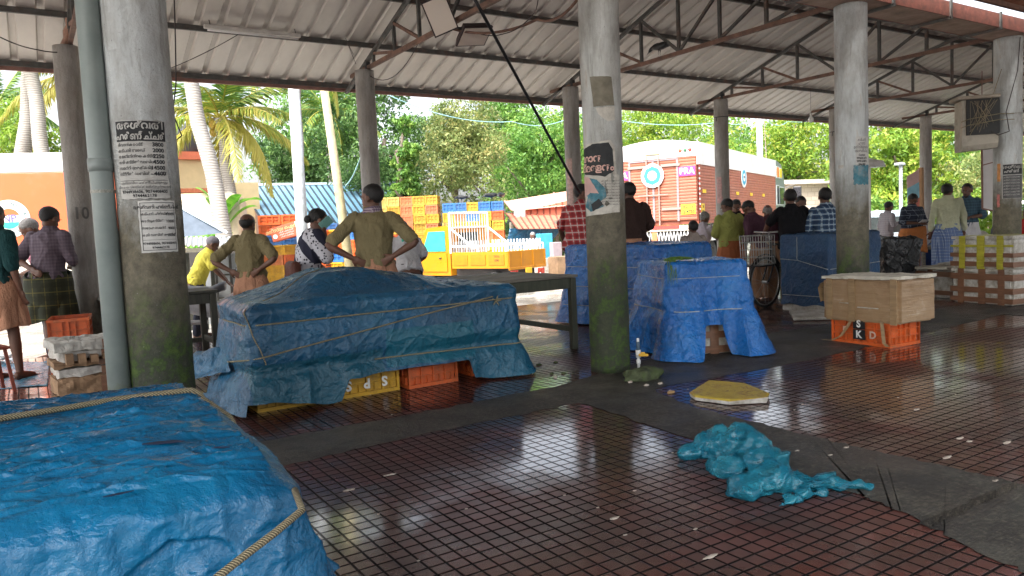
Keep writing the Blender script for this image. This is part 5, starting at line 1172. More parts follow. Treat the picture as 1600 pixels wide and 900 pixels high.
# grey-blue gable board left of it
gb = empty('grey_gable', (0, 0, 0), 0, 'grey blue sheet metal gable above the small shop roof', 'roof')
P = [wpt(272, 372, 15.5), wpt(348, 364, 16), wpt(283, 322, 16), wpt(268, 316, 15.8)]; m = MB(); m.ring([P, [p + bk * .04 for p in P]]); m.build('panel', simple('blue_grey_sheet', (.11, .14, .18), .7), gb)
m = MB(); m.bar(P[3], P[1] + VR * .1, .06, .05); m.build('edge_trim', simple('pale_cap', (.50, .60, .66), .5), gb)
# cream house
hs = empty('cream_house', (0, 0, 0), 0, 'cream painted house with orange-red roof band, brown window and black roof tank', 'house')
M_CREAM = simple('cream_paint', (.60, .47, .27), .8, .08, 3); M_ORB = simple('coral_paint', (.62, .17, .09), .7, .12)
ha = wpt(225, 365, 26); hb = wpt(335, 365, 27.4); hc_ = wpt(405, 365, 28.2); z1 = zat(247, 320, 26.5)
wallbox(hs, ha, hb, zb, z1, .25, M_CREAM, 'wall'); wallbox(hs, ha - VR * .3 - bk * .25, hb - bk * .25 , z1 + .002, z1 + .27, .6, M_ORB, 'roof_band')
wallbox(hs, hb + bk * .3, hc_ + bk * .3, zb, zat(285, 380, 28), .25, M_CREAM, 'wall'); zt = zat(300, 320, 25.8); wallbox(hs, wpt(262, 365, 25.4), wpt(345, 365, 26.2), zt, zt + .14, .55, simple('terracotta_tile', (.50, .16, .08), .8, .3, 20), 'awning')
hd = (hb - ha); hd.z = 0; HM = frame((ha.x, ha.y, 0), hd)
wx = ((wpt(300, 325, 26) - ha).dot(hd.normalized())); zc = zat(325, 300, 26)
win = MB(); win.box(wx - .55, wx + .45, -.06, -.005, zc - .55, zc + .5, HM); wf = win.build('window', simple('brown_frame', (.16, .07, .05), .5), hs)
for x in (-.36, .04): m = MB(); m.box(wx + x - .02, wx + x + .30, -.075, -.062, zc - .45, zc + .42, HM); o = m.build('pane', simple('pale_pane', (.42, .43, .42), .2), wf)
px_ = wpt(300, 240, 27.5); m = MB(); m.lathe([(.55, 0), (.6, .1), (.6, .75), (.5, .95), (.2, 1.05), (.2, 1.12)], (px_.x, px_.y, z1 + .25), 24); m.build('water_tank', simple('black_tank', (.04, .04, .045), .5), hs, True)
m = MB(); q = wpt(345, 318, 25); m.box(q.x - .5, q.x + .4, q.y - .02, q.y + .02, q.z - .12, q.z + .16); tag(m.build('cloth_line', simple('turquoise_cloth', (.05, .40, .45), .8), None), 'turquoise cloth hanging in front of the cream house', 'cloth')
# red roofed stall
rs_ = empty('red_roof_stall', (0, 0, 0), 0, 'stall with faded red ribbed roofs right of the yellow truck', 'stall')
M_REDR = simple('faded_red_sheet', (.52, .17, .10), .6, .15, 2); M_REDS = simple('dark_red_seam', (.20, .06, .04), .7)
ribbed_slope(rs_, wpt(788, 315, 27), wpt(935, 291, 30), wpt(935, 303, 26), wpt(800, 330, 25), 2, simple('pinkish_roof', (.60, .30, .24), .6), .03, .05)
P = [wpt(800, 334, 25.2), wpt(935, 302, 26.2), wpt(935, 344, 26.2), wpt(800, 340, 25.2)]; m = MB(); m.ring([P, [p + bk * .05 for p in P]]); m.build('gable_panel', M_REDR, rs_)
m = MB()
for i in range(1, 14): f = i / 14; m.bar(P[0].lerp(P[1], f) - bk * .03, P[3].lerp(P[2], f) - bk * .03, .03)
m.build('rib', M_REDS, rs_)
ribbed_slope(rs_, wpt(790, 334, 25.5), wpt(935, 338, 26), wpt(935, 354, 23), wpt(808, 358, 22), 15, M_REDR, .03, .035, seam=M_REDS)
for px in (800, 870, 930): q = wpt(px, 365, 23.5); m = MB(); m.box(q.x - .05, q.x + .05, q.y - .05, q.y + .05, zb, 1.6); m.build('post', W_GREY, rs_)
m = MB(); q = wpt(812, 334, 24.8); m.rbox(q.x - .18, q.x + .18, q.y - .1, q.y + .1, q.z - .2, q.z + .2, .03); m.build('meter_box', simple('pale_box', (.5, .45, .42), .5), rs_)
cloth_patch('hanging_tarpaulin', [wpt(790, 392, 22.8), wpt(855, 388, 23.2), wpt(878, 356, 23), wpt(795, 357, 22.8)], 40, 24, M_TARPM, 'blue tarpaulin hanging below the red stall roof behind the truck', 'tarpaulin', .10, 5, 1.5)
m = MB(); q = wpt(852, 384, 21.5); m.rbox(q.x - .25, q.x + .2, q.y - .1, q.y + .1, zb, q.z + .35, .02); tag(m.build('cyan_cabinet', simple('cyan_paint', (.06, .36, .50), .4), None), 'light blue cabinet standing at the back of the red stall', 'cabinet')
m = MB(); q = wpt(868, 392, 21.5); m.rbox(q.x - .16, q.x + .16, q.y - .1, q.y + .1, zb, q.z + .25, .02); tag(m.build('grey_cabinet', simple('grey_mauve', (.34, .28, .30), .5), None), 'grey cabinet next to the light blue one', 'cabinet')
m = MB(); q = wpt(877, 404, 19.5); m.rbox(q.x - .28, q.x + .26, q.y - .2, q.y + .2, zb, .62, .01); tag(m.build('brown_carton', M_CARD, None), 'brown carton on the ground at the right of the yellow truck', 'carton')
m = MB(); q = wpt(858, 404, 20.5); m.rbox(q.x - .4, q.x + .3, q.y - .2, q.y + .2, zb, .55, .01); tag(m.build('white_plinth', M_FOAM, None), 'white block under the light blue cabinet', 'block')
# blockwork house at the right
bh = empty('blockwork_house', (0, 0, 0), 0, 'unplastered pale blockwork house behind the lorry cab', 'house')
M_BLK = NT('blockwork'); v = M_BLK.co(); br = M_BLK.n('ShaderNodeTexBrick'); br.inputs['Scale'].default_value = 1.0; br.inputs['Color1'].default_value = (.50, .43, .36, 1); br.inputs['Color2'].default_value = (.42, .36, .30, 1); br.inputs['Mortar'].default_value = (.33, .28, .24, 1); br.inputs['Brick Width'].default_value = .45; br.inputs['Row Height'].default_value = .22
mp = M_BLK.co((1, 1, 1), rot=(R_(90), 0, 0)); M_BLK.l(mp, br.inputs['Vector']); M_BLK.col(br.outputs[0]); M_BLK.rough(.9); M_BLK = M_BLK.m
ba, bb_ = wpt(1205, 340, 38), wpt(1345, 330, 40); za = zat(288, 1250, 38.5)
wallbox(bh, ba, bb_, zb, za, .3, M_BLK, 'wall'); wallbox(bh, ba - bk * .4 - VR * .3, bb_ - bk * .4 + VR * .3, za + .003, za + .22, 1.2, simple('slab_edge', (.50, .44, .38), .8), 'roof_slab')
wallbox(bh, wpt(1222, 320, 37.3), wpt(1340, 320, 38.9), zat(327, 1250, 37.5), zat(322, 1250, 37.5), .6, simple('slab_edge', (.50, .44, .38), .8), 'sunshade')
q = wpt(1262, 336, 37.7); wallbox(bh, q, wpt(1295, 336, 38), q.z - .7, q.z + .1, .1, simple('brown_frame', (.16, .07, .05), .5), 'window')
# --- poles
def pole(px0, D, px1, y1, r0, r1, mat, name, label, cat='pole', n=12):
    b = fr_px(px0, D, zb); t = At(px1, y1, D); m = MB(); m.tube([b, b.lerp(t, .5), t], [r0, (r0 + r1) / 2, r1], n); return tag(m.build(name, mat, None, True), label, cat)
M_CP = simple('pale_pole', (.42, .45, .47), .8, .2, 8, dirt=(.25, .25, .22))
M_WP = simple('yellowish_pole', (.48, .42, .24), .8, .25, 8, dirt=(.25, .2, .12))
pole(472, 15.5, 456, 90, .125, .115, M_CP, 'utility_pole', 'pale grey concrete utility pole left of the woman with the phone')
pole(550, 14, 498, 80, .10, .075, M_WP, 'wooden_pole', 'slanting yellowish wooden pole above the crates', n=8)
pole(1190, 30, 1186, 172, .14, .11, M_CP, 'utility_pole', 'thin grey utility pole above the brown lorry')
# street lamp and leaning branches at right
lp = empty('street_lamp', fr_px(1408, 24, zb), 0, 'grey street lamp post between the thick column and the navy check man', 'street lamp')
m = MB(); m.tube([(0, 0, 0), (0, 0, 3.1)], .055, 10); m.build('post', M_CP, lp); m = MB(); m.rbox(-.24, .12, -.09, .09, 3.0, 3.08, .02); m.build('lamp_head', M_CP, lp)
lp2 = empty('lamp_stand', fr_px(1359, 17, zb), 0, 'white lamp stand with round shade right of the thick column', 'lamp')
m = MB(); m.tube([(0, 0, 0), (0, 0, 2.55)], .03, 10); m.build('post', M_WH, lp2); m = MB(); m.lathe([(.02, 2.75), (.28, 2.68), (.34, 2.55), (.05, 2.55)]); m.build('lamp_shade', simple('lamp_white', (.7, .7, .68), .3), lp2, True)
m = MB(); a = wpt(1358, 317, 17); b = wpt(1386, 313, 17); m.tube([a, b], .045, 10); m.build('arm', simple('cream_tube', (.62, .58, .45), .5), lp2)
# banner
bn = empty('banner', (0, 0, 0), 0, 'tall colourful cloth banner on a brown post behind the slim column at the right', 'banner')
P = [wpt(1417, 276, 19), wpt(1436, 264, 19), wpt(1437, 345, 19), wpt(1419, 350, 19)]
def band(f0, f1, mat):
    q = [P[0].lerp(P[3], f0), P[1].lerp(P[2], f0), P[1].lerp(P[2], f1), P[0].lerp(P[3], f1)]; m = MB(); m.ring([q, [x + bk * .01 for x in q]]); return m.build('cloth_panel', mat, bn)
band(0, .25, simple('pink_print', (.60, .40, .38), .7)); band(.25, .55, simple('cyan_print', (.25, .50, .60), .7)); band(.55, .8, simple('red_print', (.50, .14, .10), .7)); band(.8, 1, simple('green_print', (.25, .42, .35), .7))
m = MB(); m.bar(wpt(1439, 262, 19.1), fr_px(1441, 19.1, zb), .09); m.build('post', simple('brown_post', (.35, .2, .10), .8), bn)
pn = empty('hanging_board', (0, 0, 0), 0, 'hanging dirty white panel board beside the right edge column', 'board'); P = [wpt(1534, 232, 13.5), wpt(1554, 226, 13.5), wpt(1554, 330, 13.5), wpt(1535, 326, 13.5)]
m = MB(); m.ring([P, [x + bk * .02 for x in P]]); m.build('panel', simple('dirty_white', (.56, .54, .53), .6, .1, 3), pn); m = MB()
for a, b in ((0, 1), (1, 2), (2, 3), (3, 0)): m.bar(P[a], P[b], .025)
m.bar(P[0].lerp(P[3], .28), P[1].lerp(P[2], .26), .02); m.bar(P[0], P[0] + ZZ * (3.8 - P[0].z), .012); m.build('frame', simple('rust_frame', (.22, .12, .09), .7), pn)
# ------------------------------------------------------------------ VEHICLES
M_TYRE = simple('tyre', (.02, .02, .02), .85); M_RIM = simple('grey_rim', (.30, .30, .30), .5, .1, 8, .4)
def wheel(parent, x, y, r, w, z=None):
    z = r if z is None else z; wv_ = bpy.data.objects.new('wheel', None); sc.collection.objects.link(wv_); wv_.parent = parent; wv_.location = (x, y, z)
    M = Matrix.Rotation(R_(90), 4, 'X'); m = MB(); m.lathe([(r * .62, -w / 2), (r * .9, -w / 2), (r, -w * .36), (r, w * .36), (r * .9, w / 2), (r * .62, w / 2)], n=28, M=M); m.build('tyre', M_TYRE, wv_, True)
    m = MB(); m.lathe([(r * .1, -w * .42), (r * .3, -w * .45), (r * .55, -w * .3), (r * .62, -w * .46), (r * .62, w * .46), (r * .55, w * .3), (r * .3, w * .45), (r * .1, w * .42)], n=24, M=M); m.build('rim', M_RIM, wv_, True)
M_BRICKP = simple('brick_orange_paint', (.36, .115, .065), .6, .12, 3, dirt=(.26, .10, .07), dsc=1.5); M_BRICKD = simple('brick_orange_dark', (.22, .06, .035), .7); M_WTOP = simple('white_lorry_paint', (.74, .73, .71), .5, .05, 2, dirt=(.5, .48, .45), dsc=1)
M_PINK = simple('pink_plate', (.62, .05, .22), .5); M_NUM = simple('number_yellow', (.75, .50, .03), .5); M_GLASS = simple('dark_glass', (.04, .05, .05), .08, .1); M_CABG = simple('lorry_cab_grey', (.16, .19, .18), .45, .1)
# the brown lorry: local frame, x forward along the container, y to its left, rear face at x = 0
RR = At(1093, 352, 21.0); FRp = At(1212, 340, 29.0); LH = Vector((FRp.x - RR.x, FRp.y - RR.y, 0)); lyaw = math.atan2(LH.y, LH.x); LL_ = LH.length
lo = empty('container_lorry', (RR.x, RR.y, zb), lyaw, 'brick-red corrugated container lorry with white top band seen from behind', 'lorry')
W_ = 2.60; zf = 1.30 + .15; zt_ = zat(222, 1093, 21) - zb; zw = zt_ - .62
print('lorry L', LL_, 'top', zt_)
def corr(root, p0, u, L, z0, z1, n_out, mat, pitch=.085, dep=.016, name='side_panel'):
    """horizontally corrugated panel: p0 start, u direction along, n_out outward normal"""
    m = MB(); prof = []; z = z0
    while z < z1 - 1e-3: prof += [(z, 0), (z + pitch * .28, dep), (z + pitch * .72, dep), (z + pitch, 0)]; z += pitch
    prof = [(min(a_, z1), b_) for a_, b_ in prof]
    rows = [[Vector(p0) + Vector(u) * (L * k) + Vector(n_out) * d_ + ZZ * zz for zz, d_ in prof] for k in (0, 1)]; n = len(prof)
    m.add(rows[0] + rows[1], [(i, n + i, n + i + 1, i + 1) for i in range(n - 1)]); return m.build(name, mat, root)
m = MB(); m.box(.03, LL_ - .02, .03, W_ - .03, zf, zt_ - .03); m.build('container_body', M_BRICKD, lo)
corr(lo, (0, -.0, 0), (1, 0, 0), LL_, zf, zw, (0, -1, 0), M_BRICKP, name='side_panel')
m = MB(); m.box(-.03, LL_, -.035, 0.028, zw + .002, zt_ - .002); m.box(-.03, LL_, W_ - .028, W_ + .035, zf, zt_ - .002)
m.ring([[(x, .028 + (W_ - .056) * k / 8, zt_ - .01 + .16 * math.sin(math.pi * k / 8)) for k in range(9)] + [(x, W_ - .028, zt_ - .04), (x, .028, zt_ - .04)] for x in (-.03, LL_)])
m.build('white_top', M_WTOP, lo)
m = MB(); m.box(-.05, .028, .029, W_ - .029, zt_ - .38, zt_ - .012); m.build('rear_header', M_WTOP, lo)
for k_, (y0, y1) in enumerate(((.05, .56), (.60, 1.28), (1.32, 2.0), (2.04, 2.55))):
    corr(lo, (-.02, y0, 0), (0, 1, 0), y1 - y0, zf + .12, zt_ - .39, (-1, 0, 0), M_BRICKP, name='door' if k_ in (1, 2) else 'rear_panel')
m = MB(); 
for y in (.58, 1.30, 2.02): m.box(-.055, -.015, y - .03, y + .03, zf + .1, zt_ - .42)
m.box(-.055, -.015, .55, 2.05, zt_ - .44, zt_ - .40); m.build('door_frame', simple('grey_mauve_trim', (.26, .20, .21), .6), lo)
M_BARM = simple('pale_bar', (.30, .21, .18), .5)
for y in (1.12, 1.48): m = MB(); m.tube([(-.09, y, zf + .0), (-.09, y, zt_ - .30)], .024, 8); m.build('locking_bar', M_BARM, lo)
m = MB(); m.rbox(-.10, -.03, 1.08, 1.52, zt_ - .26, zt_ - .14, .01); m.build('top_clasp', simple('khaki_paint', (.42, .36, .22), .6), lo)
for y, s in ((.50, 1), (2.06, -1)):
    for z in (zf + .42, zt_ - .62): m = MB(); m.box(-.085, -.057, min(y, y + s * .55), max(y, y + s * .55), z, z + .07); m.build('hinge', M_BARM, lo)
for z in (zf + .85,): m = MB(); m.box(-.12, -.115 + .02, .85, 1.75, z, z + .035); m.build('handle', M_BARM, lo)
for i, mt in enumerate(((.5, .05, .04), (.05, .16, .08), (.5, .10, .05))): m = MB(); m.lathe([(.001, .0), (.05, .0), (.05, .03), (.02, .045)], n=14, M=Matrix.Translation((-.052, .20 + i * .14, zt_ - .2)) @ Matrix.Rotation(R_(-90), 4, 'Y')); m.build('marker_lamp', simple('marker%d' % i, mt, .3), lo)
RM = lambda y, z, x=-.062: Matrix.Translation((x, y, z)) @ Matrix(((0, 0, -1, 0), (-1, 0, 0, 0), (0, 1, 0, 0), (0, 0, 0, 1)))
m = MB(); m.box(-.058, -.049, .06, .54, zt_ - .92, zt_ - .66); m.build('name_plate', M_PINK, lo); text_obj('PRA', .24, M_WH, lo, RM(.30, zt_ - .79), 'lettering', .002, .006)
m = MB(); m.box(-.058, -.049, 2.06, 2.54, zt_ - .92, zt_ - .66); m.build('name_plate', M_PINK, lo); text_obj('PRA', .24, M_WH, lo, RM(2.30, zt_ - .79), 'lettering', .002, .006)
m = MB(); m.box(-.056, -.049, .08, .50, zf + .28, zf + .56); m.build('number_plate', M_NUM, lo); text_obj('KL 16', .12, M_INK, lo, RM(.29, zf + .49), 'lettering', .002, .003); text_obj('Q-4755', .12, M_INK, lo, RM(.29, zf + .35), 'lettering', .002, .003)
m = MB(); m.box(.12, .40, -.036, -.029, zf + .24, zf + .56); m.build('number_plate', M_NUM, lo)
SM = lambda x, z, y=-.032: Matrix.Translation((x, y, z)) @ Matrix.Rotation(R_(90), 4, 'X')
text_obj('16', .12, M_INK, lo, SM(.26, zf + .48, -.040), 'lettering', .002); text_obj('4755', .11, M_INK, lo, SM(.26, zf + .33, -.040), 'lettering', .002)
for i in range(5): m = MB(); m.box(.28 + i * 1.75, .58 + i * 1.75, -.038, -.029, zf + .86, zf + .96); m.build('reflector', M_NUM, lo)
for i in range(22): m = MB(); z = zf + .1 + i * (zw - zf - .1) / 22; m.box(-.035, .05, -.037, -.0295, z, z + .055, None); m.build('striped_marker', (M_WH, simple('marker_red', (.55, .05, .04), .5))[i % 2], lo)
def roundel(root, MM, R1, dark, mid):
    m = MB(); m.lathe([(.001, 0), (R1, 0), (R1, .012), (.001, .012)], n=40, M=MM); rd = m.build('roundel', M_WH, root)
    m = MB(); m.lathe([(.001, .013), (R1 * .78, .013), (R1 * .78, .018), (.001, .018)], n=8, M=MM); m.build('blue_ring', mid, rd)
    m = MB(); m.lathe([(.001, .019), (R1 * .40, .019), (R1 * .40, .022), (.001, .022)], n=32, M=MM); m.build('white_centre', M_WH, rd)
    text_obj('PRP', R1 * .34, M_INK, rd, MM @ Matrix.Translation((0, 0, .024)), 'lettering', .001, .002); return rd
M_CYB = simple('cyan_blue_print', (.03, .33, .52), .5)
roundel(lo, RM(1.30, zf + 1.42, -.10), .34, M_CYB, M_CYB)
roundel(lo, SM(LL_ * .50, zf + 1.45, -.030), .33, M_CYB, M_CYB)
# chassis, rear gate, wheels
m = MB(); m.box(.0, LL_ + .4, .35, W_ - .35, .75, 1.40); m.build('chassis', simple('chassis_dark', (.05, .045, .045), .8), lo)
m = MB(); m.box(-.10, .0, 0, W_, 1.28, 1.43); m.build('rear_beam', simple('cream_beam', (.62, .56, .46), .6), lo)
m = MB(); m.box(-.13, -.101, .55, 1.35, 1.34, 1.44); m.build('red_board', simple('marker_red', (.55, .05, .04), .5), lo)
m = MB()
for i in range(26):
    y = .02 + i * .1
    for s in (-1, 1): m.bar((-.06, y if s > 0 else y + .1, .74), (-.06, y + .1 if s > 0 else y, 1.27), .016)
m.build('lattice_guard', M_WH, lo)
m = MB(); m.box(-.08, -.04, -.02, W_ + .02, .66, .74); m.box(-.08, -.03, 1.22, 1.38, .74, 1.27); m.build('guard_rail', simple('orange_rail', (.55, .17, .07), .6), lo)
for x in (1.3, 2.5, LL_ + .9):
    for y in (.2, W_ - .2): wheel(lo, x, y, .50, .30)
for x0 in np.arange(.4, LL_, .42): m = MB(); m.box(x0, x0 + .36, -.02, -.0, .95, 1.40); m.build('side_slat', M_WH, lo)
# cab
cabx = LL_ + .08
m = MB(); prof = [(0, .75), (0, zt_ - .05), (.15, zt_ + .02), (1.0, zt_ - .10), (1.45, zt_ - .55), (1.9, 2.05), (2.0, 1.3), (2.0, .75)]
m.ring([[(cabx + a_, y, b_) for a_, b_ in prof] for y in (0.0, W_)]); m.build('cab', M_CABG, lo)
for (x0, x1, z0, z1, mt, nm) in ((.10, .42, 2.05, 2.75, M_GLASS, 'window'), (.55, 1.25, 2.05, 2.7, M_GLASS, 'window'), (.12, .45, zt_ - .62, zt_ - .25, simple('amber_panel', (.65, .20, .04), .5), 'top_panel'), (.60, .95, zt_ - .62, zt_ - .28, simple('yellow_panel', (.65, .50, .03), .5), 'top_panel')):
    m = MB(); m.box(cabx + x0 - .04, cabx + x1 + .04, -.03, -.004, z0 - .04, z1 + .04); f_ = m.build(nm, simple('pale_frame', (.5, .54, .52), .5), lo)
    m = MB(); m.box(cabx + x0, cabx + x1, -.045, -.031, z0, z1); m.build('pane', mt, f_)
m = MB(); m.rbox(cabx + .5, cabx + 1.9, -.03, -.004, .95, 1.95, .02); m.build('door', simple('cab_door', (.20, .30, .32), .5), lo)
m = MB(); m.rbox(cabx + 1.7, cabx + 1.8, -.62, -.30, 2.1, 2.75, .03); m.tube([(cabx + 1.6, 0, 2.7), (cabx + 1.75, -.4, 2.85), (cabx + 1.75, -.4, 2.7)], .015, 6); m.build('side_mirror', simple('black_mirror', (.03, .03, .035), .3), lo)
m = MB(); m.tube([(cabx - .1, .3, zt_), (cabx - .35, .3, zt_ + 1.5)], .012, 6); m.build('aerial', simple('pale_bar', (.60, .52, .46), .5), lo)
m = MB(); m.rbox(cabx + 1.99, cabx + 2.15, 0, W_, .6, 1.0, .03); m.build('bumper', simple('pale_bar', (.60, .52, .46), .5), lo)
# the orange lorry on the left
OL = At(-420, 400, 15.6); OR_ = At(236, 395, 17.6); d = Vector((OR_.x - OL.x, OR_.y - OL.y, 0)); oy = math.atan2(d.y, d.x); oLn = d.length
ol = empty('orange_lorry', (OL.x, OL.y, zb), oy, 'orange box lorry with white top band and round national permit emblem at the far left', 'lorry')
z0 = zat(392, 160, 17.2) - zb; z1 = zat(268, 100, 17.0) - zb; z2 = zat(238, 100, 17.0) - zb; print('orange lorry', z0, z1, z2, oLn)
M_OLOR = simple('lorry_orange', (.62, .105, .028), .45, .05, 1.2, dirt=(.44, .14, .07), dsc=1)
m = MB(); m.rbox(0, oLn, 0, 2.4, z0, z1, .02); m.build('body', M_OLOR, ol)
m = MB(); m.rbox(-.01, oLn + .01, -.012, 2.41, z1 + .002, z2, .03); m.build('white_top', M_WTOP, ol)
m = MB(); m.box(0, oLn, .05, 2.3, z0 - .42, z0 - .003); m.build('skirt', simple('cream_beam', (.62, .56, .46), .6), ol)
m = MB(); m.box(.2, oLn - .2, .4, 2.0, .5, z0 - .43); m.build('chassis', simple('chassis_dark', (.05, .045, .045), .8), ol)
for x in (1.2, 2.3, oLn - 1.5):
    for y in (.25, 2.15): wheel(ol, x, y, .48, .28)
m = MB(); m.rbox(oLn + .05, oLn + 2.0, .02, 2.38, .6, 2.7, .15); m.build('cab', simple('lorry_cab_cream', (.6, .5, .35), .5), ol)
ou = d.normalized(); cx_ = (At(18, 342, 16.95) - OL); cx0 = Vector((cx_.x, cx_.y, 0)).dot(ou); czz = zat(342, 18, 16.9) - zb
OM = lambda x, z, y=-.004: Matrix.Translation((x, y, z)) @ Matrix.Rotation(R_(90), 4, 'X')
m = MB(); MM = OM(cx0, czz); m.lathe([(.001, 0), (.42, 0), (.42, .006), (.001, .006)], n=48, M=MM); em = m.build('emblem', M_WH, ol)
M_INKG = simple('grey_green_ink', (.12, .16, .16), .5)
for r_, w_ in ((.40, .012), (.265, .010), (.235, .012)): m = MB(); m.lathe([(r_, .007), (r_ + w_, .007), (r_ + w_, .009), (r_, .009)], n=48, M=MM, cap=False); m.build('emblem_ring', M_INKG, em)
m = MB(); pts_ = [(.225 * math.cos(t), .225 * math.sin(t)) for t in np.linspace(R_(200), R_(340), 16)]; m.ring([[MM @ Vector((x, y, z)) for x, y in pts_] for z in (.007, .0095)]); m.build('green_band', simple('emblem_green', (.02, .36, .22), .5), em)
m = MB(); pts_ = [(.225 * math.cos(t), .225 * math.sin(t)) for t in np.linspace(R_(20), R_(160), 16)]; m.ring([[MM @ Vector((x, y, z)) for x, y in pts_] for z in (.007, .0095)]); m.build('orange_band', M_OLOR, em)
text_obj('NP', .22, simple('violet_ink', (.12, .10, .28), .5), em, MM @ Matrix.Translation((0, 0, .011)), 'lettering', .001, .006)
for s_, a0, a1, flip in (('ALL INDIA', 168, 18, 0), ('PERMIT', 218, 322, 1)):
    for i, ch in enumerate(s_):
        if ch == ' ': continue
        a = R_(a0 + (a1 - a0) * i / (len(s_) - 1)); rr = .332
        text_obj(ch,   .105, M_INKG, em, MM @ Matrix.Translation((rr * math.cos(a), rr * math.sin(a), .009)) @ Matrix.Rotation(a + (math.pi / 2 if flip else -math.pi / 2), 4, 'Z'), 'letter', .001, .007)
text_obj('*', .10, simple('marker_red', (.55, .05, .04), .5), em, MM @ Matrix.Translation((.33, -.03, .009)), 'letter', .001, .004)
ax_ = (At(146, 262, 17.2) - OL); text_obj('A', .30, simple('magenta_letter', (.60, .03, .16), .5), ol, OM(Vector((ax_.x, ax_.y, 0)).dot(ou), (z1 + z2) / 2 - .05, -.016), 'lettering', .003, .014, sx=1.25)
# yellow pick-up
M_YEL = simple('truck_yellow', (.50, .20, .005), .35, .08, 2, dirt=(.40, .17, .02)); M_GRYB = simple('bed_grey', (.46, .47, .48), .5, .12, 8)
cn = At(792, 400, 17.4); ya = yaw_of(158)          # forward axis towards the left and away
vd = yaw_of(180 - 38); yt = empty('yellow_pickup', (cn.x, cn.y, zb), vd, 'small yellow three-quarter view pick-up truck with white rails and grey bed', 'pick-up truck')
BW, BL = 1.45, 1.72    # x forward, y left; the corner is rear right -> our near corner is rear-left
# near corner = rear corner nearest the viewer; bed extends forward (+x) and sideways
sgn = 1
def yb(x0, x1, y0, y1, z0, z1, nm, mt, r=.01): m = MB(); m.rbox(x0, x1, min(y0, y1), max(y0, y1), z0, z1, r); return m.build(nm, mt, yt)
YS = -1     # the body lies on the -y side of the near corner
yb(.03, BL - .01, YS * .02, YS * BW, .62, .70, 'bed_floor', M_GRYB); yb(0, BL, 0, YS * .035, .62, 1.02, 'side_board', M_YEL); yb(0, BL, YS * (BW + .002), YS * (BW + .035), .62, 1.02, 'side_board', M_YEL); yb(-.036, -.001, 0, YS * (BW + .035), .62, 1.02, 'tailgate', M_YEL)
for k in range(3): yb(.08 + k * .56, .54 + k * .56, .014 * sgn, .001, .70, .95, 'board_panel', simple('truck_yellow_deep', (.42, .16, .005), .4), .004)
for k in range(4): yb(-.05, -.037, YS * (.02 + k * .47), YS * (.07 + k * .47), .62, 1.02, 'tailgate_rib', M_YEL, .004)
yb(-.055, -.03, YS * -.0, YS * (BW + .03), .575, .64, 'tailgate_sill', M_YEL)
for k in range(16): m = MB(); m.box(.06 + k * .1, .11 + k * .1, -BW + .0, -BW + .012, .71, 1.28); m.build('bed_slat', (M_GRYB, M_WH)[k % 2], yt)
for k in range(14): m = MB(); m.box(.05, .065, YS * (.09 + k * .1) , YS * (.05 + k * .1), .71, 1.25) if False else m.box(BL - .02, BL - .008, -(.10 + k * .095), -(.05 + k * .095), .71, 1.28); m.build('bed_slat', (M_GRYB, M_WH)[k % 2], yt)
m = MB()
for z in (1.16,): m.tube([(BL, 0, z), (0, 0, z), (0, -BW, z), (BL, -BW, z)], .022, 8)
for x, y in ((0, 0), (.85, 0), (0, -BW), (0, -BW / 2), (.85, -BW)): m.tube([(x, y, 1.02), (x, y, 1.16)], .018, 8)
m.build('bed_rail', M_WH, yt)
m = MB()
for y in (0, -BW): m.tube([(BL + .02, y, 1.0), (BL + .02, y, 1.98)], .028, 8); m.tube([(BL + .02, y, 1.62), (BL - .75, y, 1.10)], .024, 8)
m.tube([(BL + .02, 0, 1.98), (BL + .02, -BW, 1.98)], .028, 8); m.tube([(BL + .02, 0, 1.62), (BL + .02, -BW, 1.62)], .02, 8)
for k in range(13): m.tube([(BL + .02, -BW * (k + 1) / 14, 1.06), (BL + .02, -BW * (k + 1) / 14, 1.98)], .010, 6)
m.build('headboard_rack', M_WH, yt)
m = MB(); prof = [(BL + .08, .45), (BL + .08, 1.62), (BL + .18, 1.68), (BL + .85, 1.64), (BL + 1.15, 1.12), (BL + 1.28, .95), (BL + 1.30, .45)]; m.ring([[(a_, y, b_) for a_, b_ in prof] for y in (-BW + .04, -.04)]); m.build('cab', M_YEL, yt)
m = MB(); m.ring([[(a_, y, b_) for a_, b_ in ((BL + .22, 1.05), (BL + .22, 1.55), (BL + .78, 1.55), (BL + 1.02, 1.05))] for y in (-.038, -.020)]); w_ = m.build('window', simple('green_glass', (.04, .35, .26), .1), yt)
m = MB(); m.box(BL + .18, BL + 1.06, -.0385, -.012, .55, 1.0); m.build('door', M_YEL, yt)
m = MB(); m.rbox(BL + .35, BL + .42, -.012, .02, .86, .90, .008); m.build('door_handle', M_INK, yt)
m = MB(); m.box(BL + .065, BL + .078, -BW + .35, -.35, 1.15, 1.5); m.build('rear_window', M_GLASS, yt)
for y in (-.05, -BW - .02 + .35): yb(-.06, -.04, y, y - .28, .42, .56, 'tail_lamp', simple('tail_red', (.45, .05, .03), .3))
yb(-.075, -.05, -.62, -.86, .46, .60, 'number_plate', M_NUM); m = MB(); m.tube([(-.12, .02, .38), (-.12, -BW, .38)], .02, 8); m.tube([(-.12, -.15, .38), (0, -.15, .5)], .015, 6); m.tube([(-.12, -1.2, .38), (0, -1.2, .5)], .015, 6); m.build('rear_bumper', M_WH, yt)
yb(.1, BL + 1.1, -.25, -BW + .25, .38, .60, 'chassis', simple('chassis_dark', (.05, .045, .045), .8))
for x in (.45, BL + .9):
    for y in (-.13, -BW + .13): wheel(yt, x, y, .27, .16)
